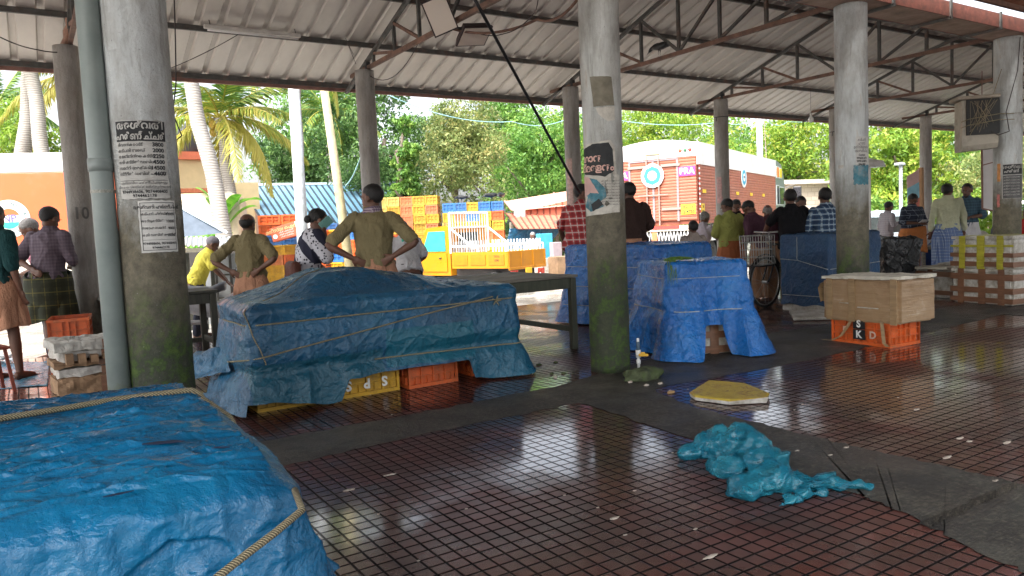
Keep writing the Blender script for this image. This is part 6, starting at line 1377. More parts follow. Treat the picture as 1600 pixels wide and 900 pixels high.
text_obj('TATA', .07, M_INK, yt, Matrix.Translation((.30, .017, .90)) @ Matrix.Rotation(math.pi, 4, 'Z') @ Matrix.Rotation(R_(90), 4, 'X'), 'lettering', .001); text_obj('1094', .07, M_INK, yt, Matrix.Translation((.30, .017, .81)) @ Matrix.Rotation(math.pi, 4, 'Z') @ Matrix.Rotation(R_(90), 4, 'X'), 'lettering', .001)
# white van/car roofs behind the men at the right
def car(px, D, yawd, L, W, Hh, mat, label, cat, name):
    p = fr_px(px, D, zb); r = empty(name, p, yaw_of(yawd), label, cat); m = MB()
    prof = [(-L / 2, .35), (-L / 2, .95), (-L / 2 + .25, Hh - .12), (-L / 2 + .6, Hh), (L * .18, Hh), (L * .36, .98), (L / 2 - .1, .85), (L / 2, .55), (L / 2, .35)]
    rings = []
    for y, k in ((-W / 2, .94), (-W / 2 + .08, 1), (W / 2 - .08, 1), (W / 2, .94)): rings.append([(a_ * (.99 if k < 1 else 1), y, .35 + (b_ - .35) * k) for a_, b_ in prof])
    m.ring(rings); o = m.build('body', mat, r, False); 
    for s in (-1, 1):
        for x0, x1 in ((-L * .36, -L * .08), (-L * .06, L * .16)): mm = MB(); mm.box(x0, x1, s * (W / 2 + .004) - .006, s * (W / 2 + .004) + .006, 1.0, Hh - .2); mm.build('window', M_GLASS, r)
        for x in (-L * .32, L * .32): wheel(r, x, s * (W / 2 - .08), .31, .2)
        mm = MB(); mm.rbox(L / 2 - .05, L / 2 + .02, s * W * .33 - .14, s * W * .33 + .14, .62, .76, .02); mm.build('headlight', simple('headlamp', (.6, .62, .62), .15), r)
    return r
car(1560, 31, 190, 4.0, 1.65, 1.78, M_WTOP, 'white van half hidden behind the two talking men', 'van', 'white_van')
car(1350, 24.5, 172, 3.9, 1.6, 1.6, simple('pale_blue_paint', (.42, .50, .55), .35), 'pale blue-white car roof behind the navy check man', 'car', 'parked_car')
m = MB(); q = wpt(1395, 356, 20); m.rbox(q.x - .55, q.x + .6, q.y - .12, q.y + .12, q.z - .12, q.z + .12, .03); m.bar((q.x + .4, q.y, zb), (q.x + .4, q.y, q.z - .12), .06); m.bar((q.x - .4, q.y, zb), (q.x - .4, q.y, q.z - .12), .06); tag(m.build('grey_barrier', simple('barrier_grey', (.20, .20, .19), .6), None), 'grey metal barrier box behind the man in the white check shirt', 'barrier')
m = MB(); q = wpt(1358, 378, 22); m.ring([[wpt(1345, 385, 22), wpt(1345, 372, 22), wpt(1375, 366, 22), wpt(1382, 378, 22), wpt(1382, 392, 22)], [x + bk * .3 for x in (wpt(1345, 385, 22), wpt(1345, 372, 22), wpt(1375, 366, 22), wpt(1382, 378, 22), wpt(1382, 392, 22))]]); tag(m.build('low_wall', M_BLK, None), 'low laterite wall beyond the dark stack', 'wall')
# goods on stalls at right: table with heaps
stt = empty('market_stall', wpt(1520, 400, 16.5), yaw_of(0), 'stall table with cloth bundles behind the stacked foam boxes', 'stall'); stt.location.z = zb
m = MB(); m.rbox(-1.4, 1.4, -.5, .5, .70, .76, .01); m.build('tabletop', W_GREY, stt)
for x in (-1.3, 1.3):
    for y in (-.4, .4): m = MB(); m.box(x - .03, x + .03, y - .03, y + .03, 0, .695); m.build('leg', W_GREY, stt)
rnd = random.Random(2)
for i, (x, c_, nm) in enumerate(((-1.1, (.50, .50, .52), 'pale grey'), (-.7, (.30, .10, .25), 'purple'), (-.3, (.05, .25, .32), 'teal'), (.15, (.45, .42, .38), 'cream'), (.6, (.12, .12, .14), 'dark'))):
    m = MB(); m.ball((0, 0, .13), (.20, .18, .14), 16, 10); o = m.build('cloth_bundle', m_cloth('bundle%d' % i, c_), None, True); q = stt.matrix_basis @ Vector((x, 0, .76)); o.location = q; o.scale.z = 1 + rnd.random() * .8; tag(o, '%s cloth bundle on the stall table at the right' % nm, 'bundle')
# ================================================================== PEOPLE
M_SKIN = NT('brown_skin'); v = M_SKIN.co(); M_SKIN.col(M_SKIN.ramp(M_SKIN.noise(v, 5, 4), [(.3, (.115, .052, .032)), (.7, (.165, .078, .050))])); M_SKIN.rough(.5); M_SKIN.b.inputs['Subsurface Weight'].default_value = .08; M_SKIN.b.inputs['Subsurface Radius'].default_value = (.02, .008, .005); M_SKIN = M_SKIN.m
M_HAIR = simple('black_hair', (.010, .009, .009), .5, .3, 40, bump=.8, bscale=120); M_HAIRG = simple('grey_hair', (.22, .21, .20), .6, .4, 50, bump=.8, bscale=120)
M_EYE = simple('eye_white', (.45, .42, .40), .3); M_IRIS = simple('iris', (.01, .008, .008), .2)
def union(parts, voxel, mat, name, parent, smooth_it=4, disp=None):
    me = parts.mesh('tmp'); o = bpy.data.objects.new('tmp', me); sc.collection.objects.link(o)
    r = o.modifiers.new('r', 'REMESH'); r.mode = 'VOXEL'; r.voxel_size = voxel
    s = o.modifiers.new('s', 'SMOOTH'); s.factor = .5; s.iterations = smooth_it
    dg = bpy.context.evaluated_depsgraph_get(); me2 = bpy.data.meshes.new_from_object(o.evaluated_get(dg)); bpy.data.objects.remove(o)
    if disp:
        n = len(me2.vertices); co = np.empty(n * 3, 'f'); no = np.empty(n * 3, 'f'); me2.vertices.foreach_get('co', co); me2.vertices.foreach_get('normal', no); co = co.reshape(-1, 3); no = no.reshape(-1, 3)
        d = np.array([disp(Vector(p)) for p in co]); co += no * d[:, None]; me2.vertices.foreach_set('co', co.ravel())
    me2.materials.clear(); me2.materials.append(mat); me2.name = name; q = link(name, me2, parent, None, True)
    if parent is not None: kids(parent, q)
    return q
def limb(m, pts, rs, n=14):
    P = [Vector(p) for p in pts]; out = []; ro = []
    d0 = (P[0] - P[1]).normalized(); d1 = (P[-1] - P[-2]).normalized()
    out += [P[0] + d0 * rs[0] * .9, P[0] + d0 * rs[0] * .6]; ro += [rs[0] * .35, rs[0] * .8]
    for i in range(len(P) - 1):
        for k in range(5): f = k / 5; out.append(P[i].lerp(P[i + 1], f)); ro.append(rs[i] + (rs[i + 1] - rs[i]) * f)
    out.append(P[-1]); ro.append(rs[-1]); out += [P[-1] + d1 * rs[-1] * .6, P[-1] + d1 * rs[-1] * .9]; ro += [rs[-1] * .8, rs[-1] * .35]
    m.tube(out, ro, n)
POSES = {   # elbow and wrist of each arm (x to the figure's right, y forward), for a body 1.70 m tall
 'down': ((.24, -.03, 1.12), (.255, .05, .87)),
 'hips': ((.40, -.16, 1.14), (.19, -.15, 1.02)),
 'front': ((.25, .03, 1.12), (.07, .25, 1.10)),
 'phone': ((.24, .16, 1.19), (.115, .10, 1.50)),
 'table': ((.25, .10, 1.14), (.20, .34, 1.00)),
 'chest': ((.24, .00, 1.14), (.03, .22, 1.22)),
 'behind': ((.27, -.10, 1.13), (.06, -.17, 1.02)),
 'reach': ((.26, .18, 1.22), (.22, .42, 1.10)),
 'lean': ((.30, .12, 1.17), (.34, .36, 1.02)),
}
def person(label, loc, yaw, h, shirt, lower, L='down', Rr='down', lean=0, head=(0, 0), hair=M_HAIR, lowkind='long', bulk=1.0, sleeve='long', beard=None, voxel=.010, foot_step=(.05, -.05), collar=True, extra=None, bald=False, group=None, collar_mat=None, hem=.86):
    """yaw: heading of the chest (world angle). head: (turn right, nod down) in degrees"""
    root = empty('person', loc, yaw - math.pi / 2, label, 'person', group); k = h / 1.70; root.scale = (k, k, k)
    piv = Vector((0, 0, .93)); LM = Matrix.Translation(piv) @ Matrix.Rotation(-R_(lean), 4, 'X') @ Matrix.Translation(-piv)
    T = lambda p: LM @ Vector(p)
    hc = T((0, .015, 1.562)); HMx = Matrix.Translation(hc) @ LM.to_3x3().to_4x4() @ Matrix.Rotation(-R_(head[0]), 4, 'Z') @ Matrix.Rotation(-R_(head[1]), 4, 'X') @ Matrix.Diagonal((1.09, 1.09, 1.09, 1))
    b = bulk; m = MB()
    # trunk
    secs = [(.80, .135, .10), (.88, .155 * b, .112 * b), (.95, .155 * b, .115 * b), (1.05, .135 * b, .105 * b), (1.15, .142 * b, .108 * b), (1.27, .162 * b, .115 * b), (1.36, .165 * b, .105), (1.415, .125, .085), (1.45, .065, .065)]
    m.ring([[T((rx * math.cos(t), ry * math.sin(t), z)) for t in [2 * math.pi * i / 20 for i in range(20)]] for z, rx, ry in secs])
    limb(m, [T((0, -.005, 1.42)), T((0, .005, 1.50)), HMx @ Vector((0, -.02, -.05))], [.058, .054, .055])
    # head: skull, face, jaw, nose, ears, lips, brow
    m.ball((0, -.012, .035), (.076, .096, .088), 22, 14, HMx); m.ball((0, .018, -.035), (.058, .066, .072), 20, 12, HMx); m.ball((0, .035, -.075), (.036, .036, .030), 14, 10, HMx)
    m.add([HMx @ Vector(p) for p in ((-.014, .072, .018), (.014, .072, .018), (0, .083, .020), (-.020, .074, -.030), (.020, .074, -.030), (0, .112, -.026), (0, .07, -.04))], [(0, 2, 1), (0, 3, 5, 2), (1, 2, 5, 4), (3, 6, 5), (4, 5, 6), (0, 1, 4, 6, 3)])
    m.ball((0, .080, .024), (.046, .010, .009), 12, 8, HMx); m.ball((0, .080, -.055), (.024, .011, .010), 12, 8, HMx)
    for s in (-1, 1): m.ball((s * .078, -.008, -.002), (.010, .020, .032), 10, 8, HMx)
    arms = {}
    for s, ps in ((-1, L), (1, Rr)):
        e, wv_ = POSES[ps]; sh = T((s * .165 * (b * .5 + .5), -.005, 1.375)); el = T((s * e[0] * (b * .4 + .6), e[1], e[2])); wr_ = T((s * wv_[0], wv_[1], wv_[2]))
        if ps == 'phone': wr_ = HMx @ Vector((s * .115, .045, -.06)); el = T((s * .22, .16, 1.16))
        limb(m, [sh, sh.lerp(el, .5) , el, el.lerp(wr_, .35), wr_], [.055, .047 , .038, .037, .026]); arms[s] = (sh, el, wr_)
        d = (wr_ - el).normalized(); 
        hintv = Vector((0, 1, 0)) if abs(d.y) < .7 else Vector((0, 0, -1))
        side = d.cross(hintv).normalized(); nrm = side.cross(d).normalized()
        if ps == 'phone': d = (HMx.to_3x3() @ Vector((-s * .1, .15, 1))).normalized(); side = (HMx.to_3x3() @ Vector((0, 1, 0))); nrm = (HMx.to_3x3() @ Vector((-s, 0, 0)))
        pc = wr_ + d * .045; M = Matrix((( side.x, nrm.x, d.x, pc.x), (side.y, nrm.y, d.y, pc.y), (side.z, nrm.z, d.z, pc.z), (0, 0, 0, 1)))
        m.ball((0, 0, 0), (.040, .017, .052), 14, 10, M)
        for q in range(4):
            x = -.030 + .020 * q; Lf = (.060, .072, .068, .052)[q]; cu = .35 if ps != 'down' else .25
            limb(m, [M @ Vector((x * .8, 0, .035)), M @ Vector((x * 1.1, Lf * .2 * cu * 2, .045 + Lf * .55)), M @ Vector((x * 1.15, Lf * 1.0 * cu * 1.4, .045 + Lf * .95))], [.0098, .0092, .008], 8)
        limb(m, [M @ Vector((-.032, .004, -.02)), M @ Vector((-.055, .016, .015)), M @ Vector((-.058, .024, .045))], [.012, .0105, .009], 8)
    feet = []
    for s, fs in ((-1, foot_step[0]), (1, foot_step[1])):
        hip = Vector((s * .085, 0, .90)); an = Vector((s * .105, fs, .085)); kn = hip.lerp(an, .52) + Vector((0, .03, 0))
        limb(m, [hip, kn, kn.lerp(an, .35), an], [.082, .052, .052, .034]); limb(m, [an + Vector((0, -.03, -.045)), an + Vector((0, .06, -.05)), an + Vector((s * .01, .15, -.062))], [.034, .034, .024], 12); feet.append(an)
    body = union(m, voxel, M_SKIN, 'body', root, 3)
    # hair
    hm = MB(); hm.ball((0, -.018, .040), (.0815, .100, .092), 32, 22)
    mats_ = hm.v
    for i, p in enumerate(mats_):
        p = Vector(p); f = 1.0
        if p.z < .030 + .5 * max(0, p.y) and p.y > .012: f = .80
        if p.z < -.015 - .5 * min(0, p.y + .02) * 0 and p.y > -.05: f = min(f, .84)
        if bald and p.z > .06: f = .90
        if p.y > .055 and p.z < .085: f = .80
        q = p * f * (1 + .03 * noise.noise(p * 28) + .03 * noise.noise(p * 70)) ; mats_[i] = tuple(HMx @ q)
    hm.build('hair', hair, root, True)
    for s in (-1, 1):
        em_ = MB(); em_.ball((s * .030, .0745, .010), (.0125, .008, .0065), 10, 8, HMx); ey = em_.build('eye', M_EYE, root, True)
        em_ = MB(); em_.ball((s * .030, .0815, .010), (.0055, .003, .0055), 8, 6, HMx); em_.build('iris', M_IRIS, ey, True)
        em_ = MB(); em_.rbox(s * .030 - .018, s * .030 + .018, .079, .087, .026, .032, .002, HMx); em_.build('eyebrow', hair, root)
    if beard:
        em_ = MB(); em_.ball((0, .088, -.040), (.026, .008, .006), 12, 8, HMx); em_.build('moustache', beard, root, True)
        if beard is not M_HAIRG or True:
            if beard_full.get(label):
                em_ = MB(); em_.ball((0, .030, -.075), (.052, .052, .040), 16, 12, HMx); em_.ball((0, .062, -.088), (.03, .03, .024), 12, 10, HMx); em_.build('beard', beard, root, True)
    # shirt
    if shirt is not None:
        t = .011; m = MB(); zt_ = 1.43
        secs = [(hem, .175 * b + t, .130 * b + t), (hem + .06, .172 * b + t, .128 * b + t), (1.02, .155 * b + t, .120 * b + t), (1.15, .155 * b + t, .118 * b + t), (1.27, .172 * b + t, .122 * b + t), (1.355, .172 * b + t, .110 + t), (1.41, .130 + t, .088 + t), (1.445, .072 + t, .070 + t)]
        m.ring([[T((rx * math.cos(q), ry * math.sin(q), z)) for q in [2 * math.pi * i / 24 for i in range(24)]] for z, rx, ry in secs])
        for s in (-1, 1):
            sh, el, wr_ = arms[s]
            if sleeve == 'long': limb(m, [sh, sh.lerp(el, .5), el, el.lerp(wr_, .5), el.lerp(wr_, .86)], [.066, .058, .050, .047, .041])
            elif sleeve == 'rolled': limb(m, [sh, sh.lerp(el, .5), el, el.lerp(wr_, .12)], [.066, .060, .055, .053])
            else: limb(m, [sh, sh.lerp(el, .45), sh.lerp(el, .82)], [.067, .064, .063])
        if collar: m.ring([[T((rx * math.cos(q), ry * math.sin(q) + .004, z)) for q in [2 * math.pi * i / 20 for i in range(20)]] for z, rx, ry in ((1.43, .082, .080), (1.475, .070, .070), (1.485, .067, .067))])
        sd_ = random.Random(label).random() * 50
        def dsp(p):
            return .017 * (max(0, crease(Vector((p.x, p.y, p.z * .5)), 4.6, sd_)) ** 3) + .008 * (max(0, crease(Vector((p.x, p.y, p.z * .7)), 11, sd_)) ** 3) + .005 * noise.noise(p * 9 + Vector((sd_, 0, 0)))
        union(m, voxel * 1.15, shirt, 'shirt', root, 4, dsp)
    # lower clothes
    if lowkind in ('long', 'half'):
        z1 = 1.00; z0 = .12 if lowkind == 'long' else .50; n = 72; rows = []; sd_ = random.Random(label).random() * 30
        for j in range(33):
            f = j / 32; z = z1 + (z0 - z1) * f; row = []
            rx = .160 * b + .014 + (.045 * smooth(0, .3, f)) + .02 * f; ry = .122 * b + .014 + .035 * smooth(0, .3, f) + .03 * f
            for i in range(n):
                q = 2 * math.pi * i / n; fo = (.006 + .022 * f) * (noise.noise(Vector((math.cos(q) * 3.2, math.sin(q) * 3.2, z * 1.1 + sd_))) * 1.6 + .35 * math.sin(q * 9 + 4 * noise.noise(Vector((q, z * 2, sd_)))))
                cy = (foot_step[0] + foot_step[1]) / 2 * f
                row.append(Vector(((rx + fo) * math.cos(q), (ry + fo) * math.sin(q) + cy, z + (.015 * math.sin(q * 3 + sd_) if f > .95 else 0) + (.03 * math.cos(q - 1) * f))))
            rows.append(row)
        m = MB(); m.ring(rows, True, False, False); o = m.build('waist_cloth', lower, root, True); o.modifiers.new('s', 'SOLIDIFY').thickness = .006
        if lowkind == 'half':
            m = MB(); rr = []
            for j in range(7):
                z = .98 - j * .05; rr.append([Vector(((.165 * b + .05 + .02 * math.sin(j * .6)) * math.cos(q), (.13 * b + .045 + .02 * math.sin(j * .6)) * math.sin(q), z + .06 * math.sin(q * 1 - .5))) for q in [2 * math.pi * i / 40 for i in range(40)]])
            m.ring(rr, True, False, False); o = m.build('folded_cloth', lower, root, True); o.modifiers.new('s', 'SOLIDIFY').thickness = .008
    elif lowkind == 'pants':
        m = MB(); m.ring([[Vector((rx * b * math.cos(q), ry * b * math.sin(q), z)) for q in [2 * math.pi * i / 20 for i in range(20)]] for z, rx, ry in ((.78, .16, .12), (.90, .175, .13), (1.0, .165, .125))])
        for s, an in zip((-1, 1), feet):
            hip = Vector((s * .085, 0, .88)); kn = hip.lerp(an, .52) + Vector((0, .03, 0)); limb(m, [hip, kn, an + Vector((0, 0, .0))], [.098, .078, .066])
        union(m, voxel * 1.2, lower, 'trousers', root, 3, lambda p: .006 * noise.noise(p * 14))
    for s, an in zip((-1, 1), feet):
        m = MB(); m.rbox(an.x - .045, an.x + .045, an.y - .08, an.y + .20, .0, .016, .006); m.build('sandal', simple('sandal_rubber', (.05, .03, .03), .7), root)
    root['_h'] = h; return root, T, HMx, arms
beard_full = {}
def stand(px, ytop, D, hbody=None):
    """ground spot under a head seen at (px, ytop) at depth D, and the height that reaches it"""
    p = At(px, ytop, D); z = p.z; g_ = 0.0 if p.y < 11.2 else -.13; h = (z - g_) / .985
    return Vector((p.x, p.y, g_)), h
VH = R_(57.33)       # the viewer's heading
def ppl(label, px, yt, D, turn, shirt, lower, dx=0, **kw):
    p, h = stand(px, yt, D); print(label[:28], 'h', round(h, 2)); lean = kw.get('lean', 0); yaw = VH + R_(turn)
    lf = h / 1.7
    if lean:      # the head moves forward and down with the lean
        off = math.sin(R_(lean)) * .70 * lf; p -= Vector((math.cos(yaw), math.sin(yaw), 0)) * off; h = h + (1 - math.cos(R_(lean))) * .75 * lf
    if h > 2.02: h = 2.02
    return person(label, p, yaw, h, shirt, lower, **kw)
C_KHAKI = m_cloth('khaki_cotton', (.215, .180, .095)); C_MUNDU = m_cloth('salmon_mundu', (.46, .24, .15)); C_ORM = m_cloth('orange_mundu', (.52, .19, .06)); C_RUST = m_cloth('rust_mundu', (.36, .12, .05)); C_BROWNM = m_cloth('tan_brown_mundu', (.30, .17, .10))
C_LIME = m_cloth('lime_shirt', (.30, .32, .09)); C_PURP = m_cloth('purple_shirt', (.090, .040, .062)); C_WINE = m_cloth('wine_shirt', (.06, .022, .03)); C_BLACK = m_cloth('black_shirt', (.008, .008, .010)); C_OLIVE = m_cloth('olive_shirt', (.045, .055, .03))
C_BRN = m_cloth('dark_brown_shirt', (.045, .026, .022)); C_WHITE = m_cloth('white_shirt', (.62, .62, .64)); C_LAV = m_cloth('lavender_white_shirt', (.60, .54, .62)); C_BEIGE = m_cloth('beige_grey_shirt', (.33, .28, .25)); C_PALEG = m_cloth('pale_green_shirt', (.50, .52, .36)); C_TEAL = m_cloth('dark_teal_shirt', (.012, .052, .055)); C_YEL = m_cloth('yellow_shirt', (.66, .58, .09)); C_RED = m_cloth('red_shirt', (.45, .03, .03))
C_GPLAID = m_plaid('mauve_grey_check', (.125, .095, .125), (.10, .075, .10), (.16, .13, .15), .035); C_BPLAID = m_plaid('blue_check', (.035, .085, .17), (.012, .03, .075), (.38, .48, .55), .075, .35, .10); C_NPLAID = m_plaid('navy_check', (.018, .024, .045), (.02, .03, .055), (.24, .28, .34), .10, .3, .05); C_RPLAID = m_plaid('red_check', (.42, .04, .04), (.20, .015, .02), (.60, .50, .48), .085, .35, .09); C_WPLAID = m_plaid('white_check', (.55, .52, .54), (.30, .26, .30), (.20, .18, .22), .05, .2, .08); C_PPLAID = m_plaid('pink_check', (.45, .16, .22), (.28, .06, .12), (.6, .5, .5), .05); C_DENIM = m_plaid('denim_check', (.04, .09, .13), (.03, .06, .09), (.07, .14, .19), .05, .3, .06)
C_LUNGI = m_plaid('blue_white_lungi', (.34, .42, .55), (.045, .10, .27), (.03, .07, .2), .055, .45, .10); C_DGREEN = m_plaid('dark_green_lungi', (.035, .040, .018), (.02, .024, .01), (.14, .12, .03), .14, .4, .04); C_CAMO = NT('camo'); v = C_CAMO.co(); C_CAMO.col(C_CAMO.ramp(C_CAMO.noise(v, 9, 2), [(.40, (.05, .05, .02)), (.48, (.16, .13, .07)), (.56, (.03, .03, .02)), (.62, (.12, .09, .05))])); C_CAMO.rough(.9); C_CAMO = C_CAMO.m
C_DARK = m_cloth('dark_trousers', (.02, .022, .035)); C_BLK2 = m_cloth('black_trousers', (.012, .012, .014)); C_GREEN = m_cloth('mint_cloth', (.10, .55, .42))
beard_full['bearded man in dark blue check shirt facing the camera at the right'] = True
# left group
ppl('man in dark teal shirt and salmon mundu cut off by the left edge', -12, 322, 7.9, -12, C_TEAL, C_MUNDU, lowkind='half', sleeve='rolled', lean=6, foot_step=(.02, .10), hem=.92)
ppl('grey-haired man in pink check shirt looking down at the far left', 46, 345, 10.2, 120, C_PPLAID, C_DARK, hair=M_HAIRG, lean=14, lowkind='pants', sleeve='half', head=(0, 25), L='front')
ppl('man in mauve shirt and tucked dark green lungi left of the slim column', 76, 327, 8.9, -8, C_GPLAID, C_DGREEN, lowkind='half', sleeve='rolled', lean=8, head=(10, 12), L='behind', Rr='front', foot_step=(.08, -.02), bulk=1.05, hem=.90)
# khaki men, woman
ppl('man in khaki shirt from behind, hands on hips, in front of the mesh shop', 386, 337, 9.1, -10, C_KHAKI, C_MUNDU, L='hips', Rr='hips', sleeve='half', head=(8, 0), bald=True, hem=.93)
ppl('tall man in khaki shirt with hands on hips turning his head left, in the middle', 579, 292, 7.9, 4, C_KHAKI, C_MUNDU, L='hips', Rr='hips', sleeve='half', head=(-62, 0), beard=M_HAIR, hem=.93)
# scarf
wr = ppl('woman in black and white shawl talking on a phone behind the middle tarpaulin', 496, 330, 8.5, -62, simple('dummy', (.1, .1, .1)) if False else None, m_cloth('dark_skirt', (.03, .03, .05)), L='table', Rr='phone', lean=16, head=(-4, 8), lowkind='long', sleeve='half')
ppl('stooping man in white shirt with mint cloth behind the tall khaki man', 628, 348, 10.4, 20, C_WHITE, C_DARK, lean=32, lowkind='pants', sleeve='half', L='front', Rr='front', head=(0, 20))
# around the middle column
ppl('man in red check shirt leaning on the blue stack, half hidden by the middle column', 911, 278, 11.0, -28, C_RPLAID, C_DARK, L='lean', Rr='table', lean=18, head=(60, 0), lowkind='pants', sleeve='half', bulk=1.05)
ppl('man in dark brown shirt just right of the mossy middle column', 981, 288, 10.8, 12, C_BRN, C_MUNDU, L='front', Rr='front', lean=6, head=(-20, 5), sleeve='half', bulk=1.12, hem=.95)
ppl('man in beige shirt sitting low behind the long blue stack', 1083, 347, 11.0, 10, C_BEIGE, C_DARK, lowkind='pants', L='front', Rr='front')
ppl('white-haired man in lavender white shirt near the lorry', 1101, 333, 13.0, -50, C_LAV, C_MUNDU, hair=M_HAIRG, lean=14, L='front', Rr='reach', sleeve='half', head=(0, 10))
ppl('man in lime green shirt and rust mundu seen from behind', 1136, 313, 12.6, 10, C_LIME, C_RUST, L='front', Rr='down', sleeve='rolled', lean=10, head=(-30, 20), bulk=1.1, hem=.90)
ppl('dark-haired man hidden behind the man in lime green shirt', 1150, 314, 14.2, 160, C_BLACK, C_BLK2, lowkind='pants', lean=8, head=(0, 20))
ppl('man in purple shirt and tan mundu bending his head to the left', 1170, 316, 12.3, 40, C_PURP, C_BROWNM, L='front', Rr='front', lean=20, head=(-18, 28), bulk=1.08, hem=.86)
ppl('grey-haired man in wine shirt behind the man in purple', 1199, 322, 13.6, -10, C_WINE, C_BROWNM, hair=M_HAIRG, lean=10, L='front', Rr='front', bald=True)
ppl('man in black shirt and camouflage trousers standing with the bicycle', 1235, 298, 11.3, 8, C_BLACK, C_CAMO, L='reach', Rr='reach', lowkind='pants', sleeve='half', lean=4, head=(15, 0), bulk=1.12)
ppl('man in olive shirt facing the camera behind the man in black', 1251, 309, 13.2, 175, C_OLIVE, C_DARK, lowkind='pants', L='front', Rr='front', lean=6, head=(0, 14), beard=M_HAIR)
ppl('man in blue check shirt seen from behind next to the thick column', 1289, 296, 11.2, -4, C_BPLAID, C_DARK, lowkind='pants', L='front', Rr='front', sleeve='long', lean=4, bulk=1.02)
# right group
ppl('man in white check shirt looking down beyond the black bundle', 1388, 317, 16.8, -80, C_WPLAID, C_DARK, lowkind='pants', L='chest', Rr='chest', lean=6, head=(0, 22))
ppl('stout man in navy check shirt and orange mundu reading a paper', 1425, 305, 15.8, 195, C_NPLAID, C_ORM, lowkind='half', L='front', Rr='front', sleeve='rolled', head=(0, 35), bulk=1.28, hem=.88)
ppl('man in pale green shirt and blue check lungi seen from behind', 1481, 289, 14.5, -18, C_PALEG, C_LUNGI, lowkind='long', L='down', Rr='down', sleeve='long', head=(35, 0), bulk=1.06, hem=.88)
ppl('bearded man in dark blue check shirt facing the camera at the right', 1511, 289, 15.0, 150, C_DENIM, C_WHITE, lowkind='long', L='front', Rr='front', sleeve='rolled', beard=M_HAIR, head=(18, 8), hem=.88)
ppl('person in bright red shirt cut off by the right edge', 1606, 326, 14.0, 20, C_RED, C_DARK, lowkind='pants', L='front', Rr='front')
ppl('grey-haired man in white shirt beyond the yellow truck', 832, 364, 20.5, 180, C_WHITE, C_DARK, hair=M_HAIRG, lowkind='pants', lean=14, head=(10, 15), voxel=.014)
# --- what some of them wear or carry
wroot, wT, wH, wA = wr
bm_ = NT('black_white_print'); v = bm_.co(); vv = bm_.n('ShaderNodeTexVoronoi'); vv.inputs['Scale'].default_value = 30; bm_.l(v, vv.inputs['Vector']); st_ = bm_.n('ShaderNodeTexWave', bands_direction='DIAGONAL'); st_.inputs['Scale'].default_value = 1.6; st_.inputs['Distortion'].default_value = 3; bm_.l(v, st_.inputs['Vector'])
bm_.col(bm_.mix(bm_.math('GREATER_THAN', st_.outputs[0], .62), bm_.mix(bm_.math('LESS_THAN', vv.outputs[0], .34), (.55, .55, .60), (.03, .03, .05)), (.020, .022, .045))); bm_.rough(.9); bm_ = bm_.m
m = MB(); t = .022
secs = [(.80, .19, .15), (.90, .185, .15), (1.05, .165, .135), (1.2, .185, .15), (1.34, .195, .145), (1.41, .15, .11), (1.46, .09, .085)]
m.ring([[wT((rx * math.cos(q), ry * math.sin(q), z)) for q in [2 * math.pi * i / 24 for i in range(24)]] for z, rx, ry in secs])
for s in (-1, 1): sh_, el_, wr2 = wA[s]; limb(m, [sh_, sh_.lerp(el_, .5), sh_.lerp(el_, .9)], [.09, .085, .085])
union(m, .012, bm_, 'shawl', wroot, 4, lambda p: .014 * max(0, crease(Vector((p.x, p.y, p.z * .5)), 6, 4)) ** 2)
m = MB(); m.ball((0, -.105, -.02), (.042, .040, .042), 16, 10, wH); m.build('hair_bun', M_HAIR, wroot, True)
MW = Matrix.Translation(wroot.location) @ Matrix.Rotation(wroot.rotation_euler.z, 4, 'Z') @ Matrix.Diagonal((wroot.scale.x,) * 3 + (1,))
m = MB(); m.rbox(-.006, .006, -.045, .045, -.07, .07, .004, MW @ wH @ Matrix.Translation((.125, .045, .0)) @ Matrix.Rotation(R_(-28), 4, 'X')); ph = m.build('mobile_phone', simple('green_phone', (.16, .36, .33), .3, .05), None); tag(ph, 'pale green mobile phone held to the ear of the woman in the shawl', 'phone')
m = MB(); m.rbox(-.19, .17, -.06, .06, -.30, .02, .05, MW @ Matrix.Translation(wT((.20, -.20, 1.04)))); bgp = m.build('shoulder_bag', m_cloth('brown_leather', (.10, .035, .025), .5), None, True); tag(bgp, 'brown shoulder bag hanging behind the woman in the shawl', 'bag')
m = MB(); m.rbox(-.075, .075, -.05, .05, -.003, .003, .001, MW)  # placeholder geometry replaced below
def held(label_start, off, size, mat, label, cat, name, rot=(0, 0, 0)):
    r = next(o for o in sc.objects if o.get('label', '').startswith(label_start)); A_ = Matrix.Translation(r.location) @ Matrix.Rotation(r.rotation_euler.z, 4, 'Z') @ Matrix.Diagonal((r.scale.x,) * 3 + (1,))
    from mathutils import Euler
    m = MB(); m.rbox(-size[0], size[0], -size[1], size[1], -size[2], size[2], min(size) * .5, A_ @ Matrix.Translation(off) @ Euler(rot).to_matrix().to_4x4()); return tag(m.build(name, mat, None), label, cat)
held('stout man in navy', (0, .30, 1.13), (.09, .07, .004), M_WH, 'white paper held by the stout man in navy check', 'paper', 'paper', (.5, 0, 0))
held('man in blue check', (-.10, .30, 1.02), (.07, .05, .06), M_WH, 'white paper bundle held by the man in blue check', 'paper', 'paper_bundle', (.5, 0, .3))
m = MB(); kh = next(o for o in sc.objects if o.get('label', '').startswith('tall man in khaki')); A_ = Matrix.Translation(kh.location) @ Matrix.Rotation(kh.rotation_euler.z, 4, 'Z') @ Matrix.Diagonal((kh.scale.x,) * 3 + (1,))
m.ring([[A_ @ Vector(((rx + .006 * math.sin(q * 7)) * math.cos(q), (rx * .95 + .006 * math.cos(q * 5)) * math.sin(q), z + .012 * math.sin(q + 2))) for q in [2 * math.pi * i / 30 for i in range(30)]] for z, rx in ((1.415, .080), (1.43, .095), (1.455, .092), (1.48, .078), (1.485, .066))], True, False, False)
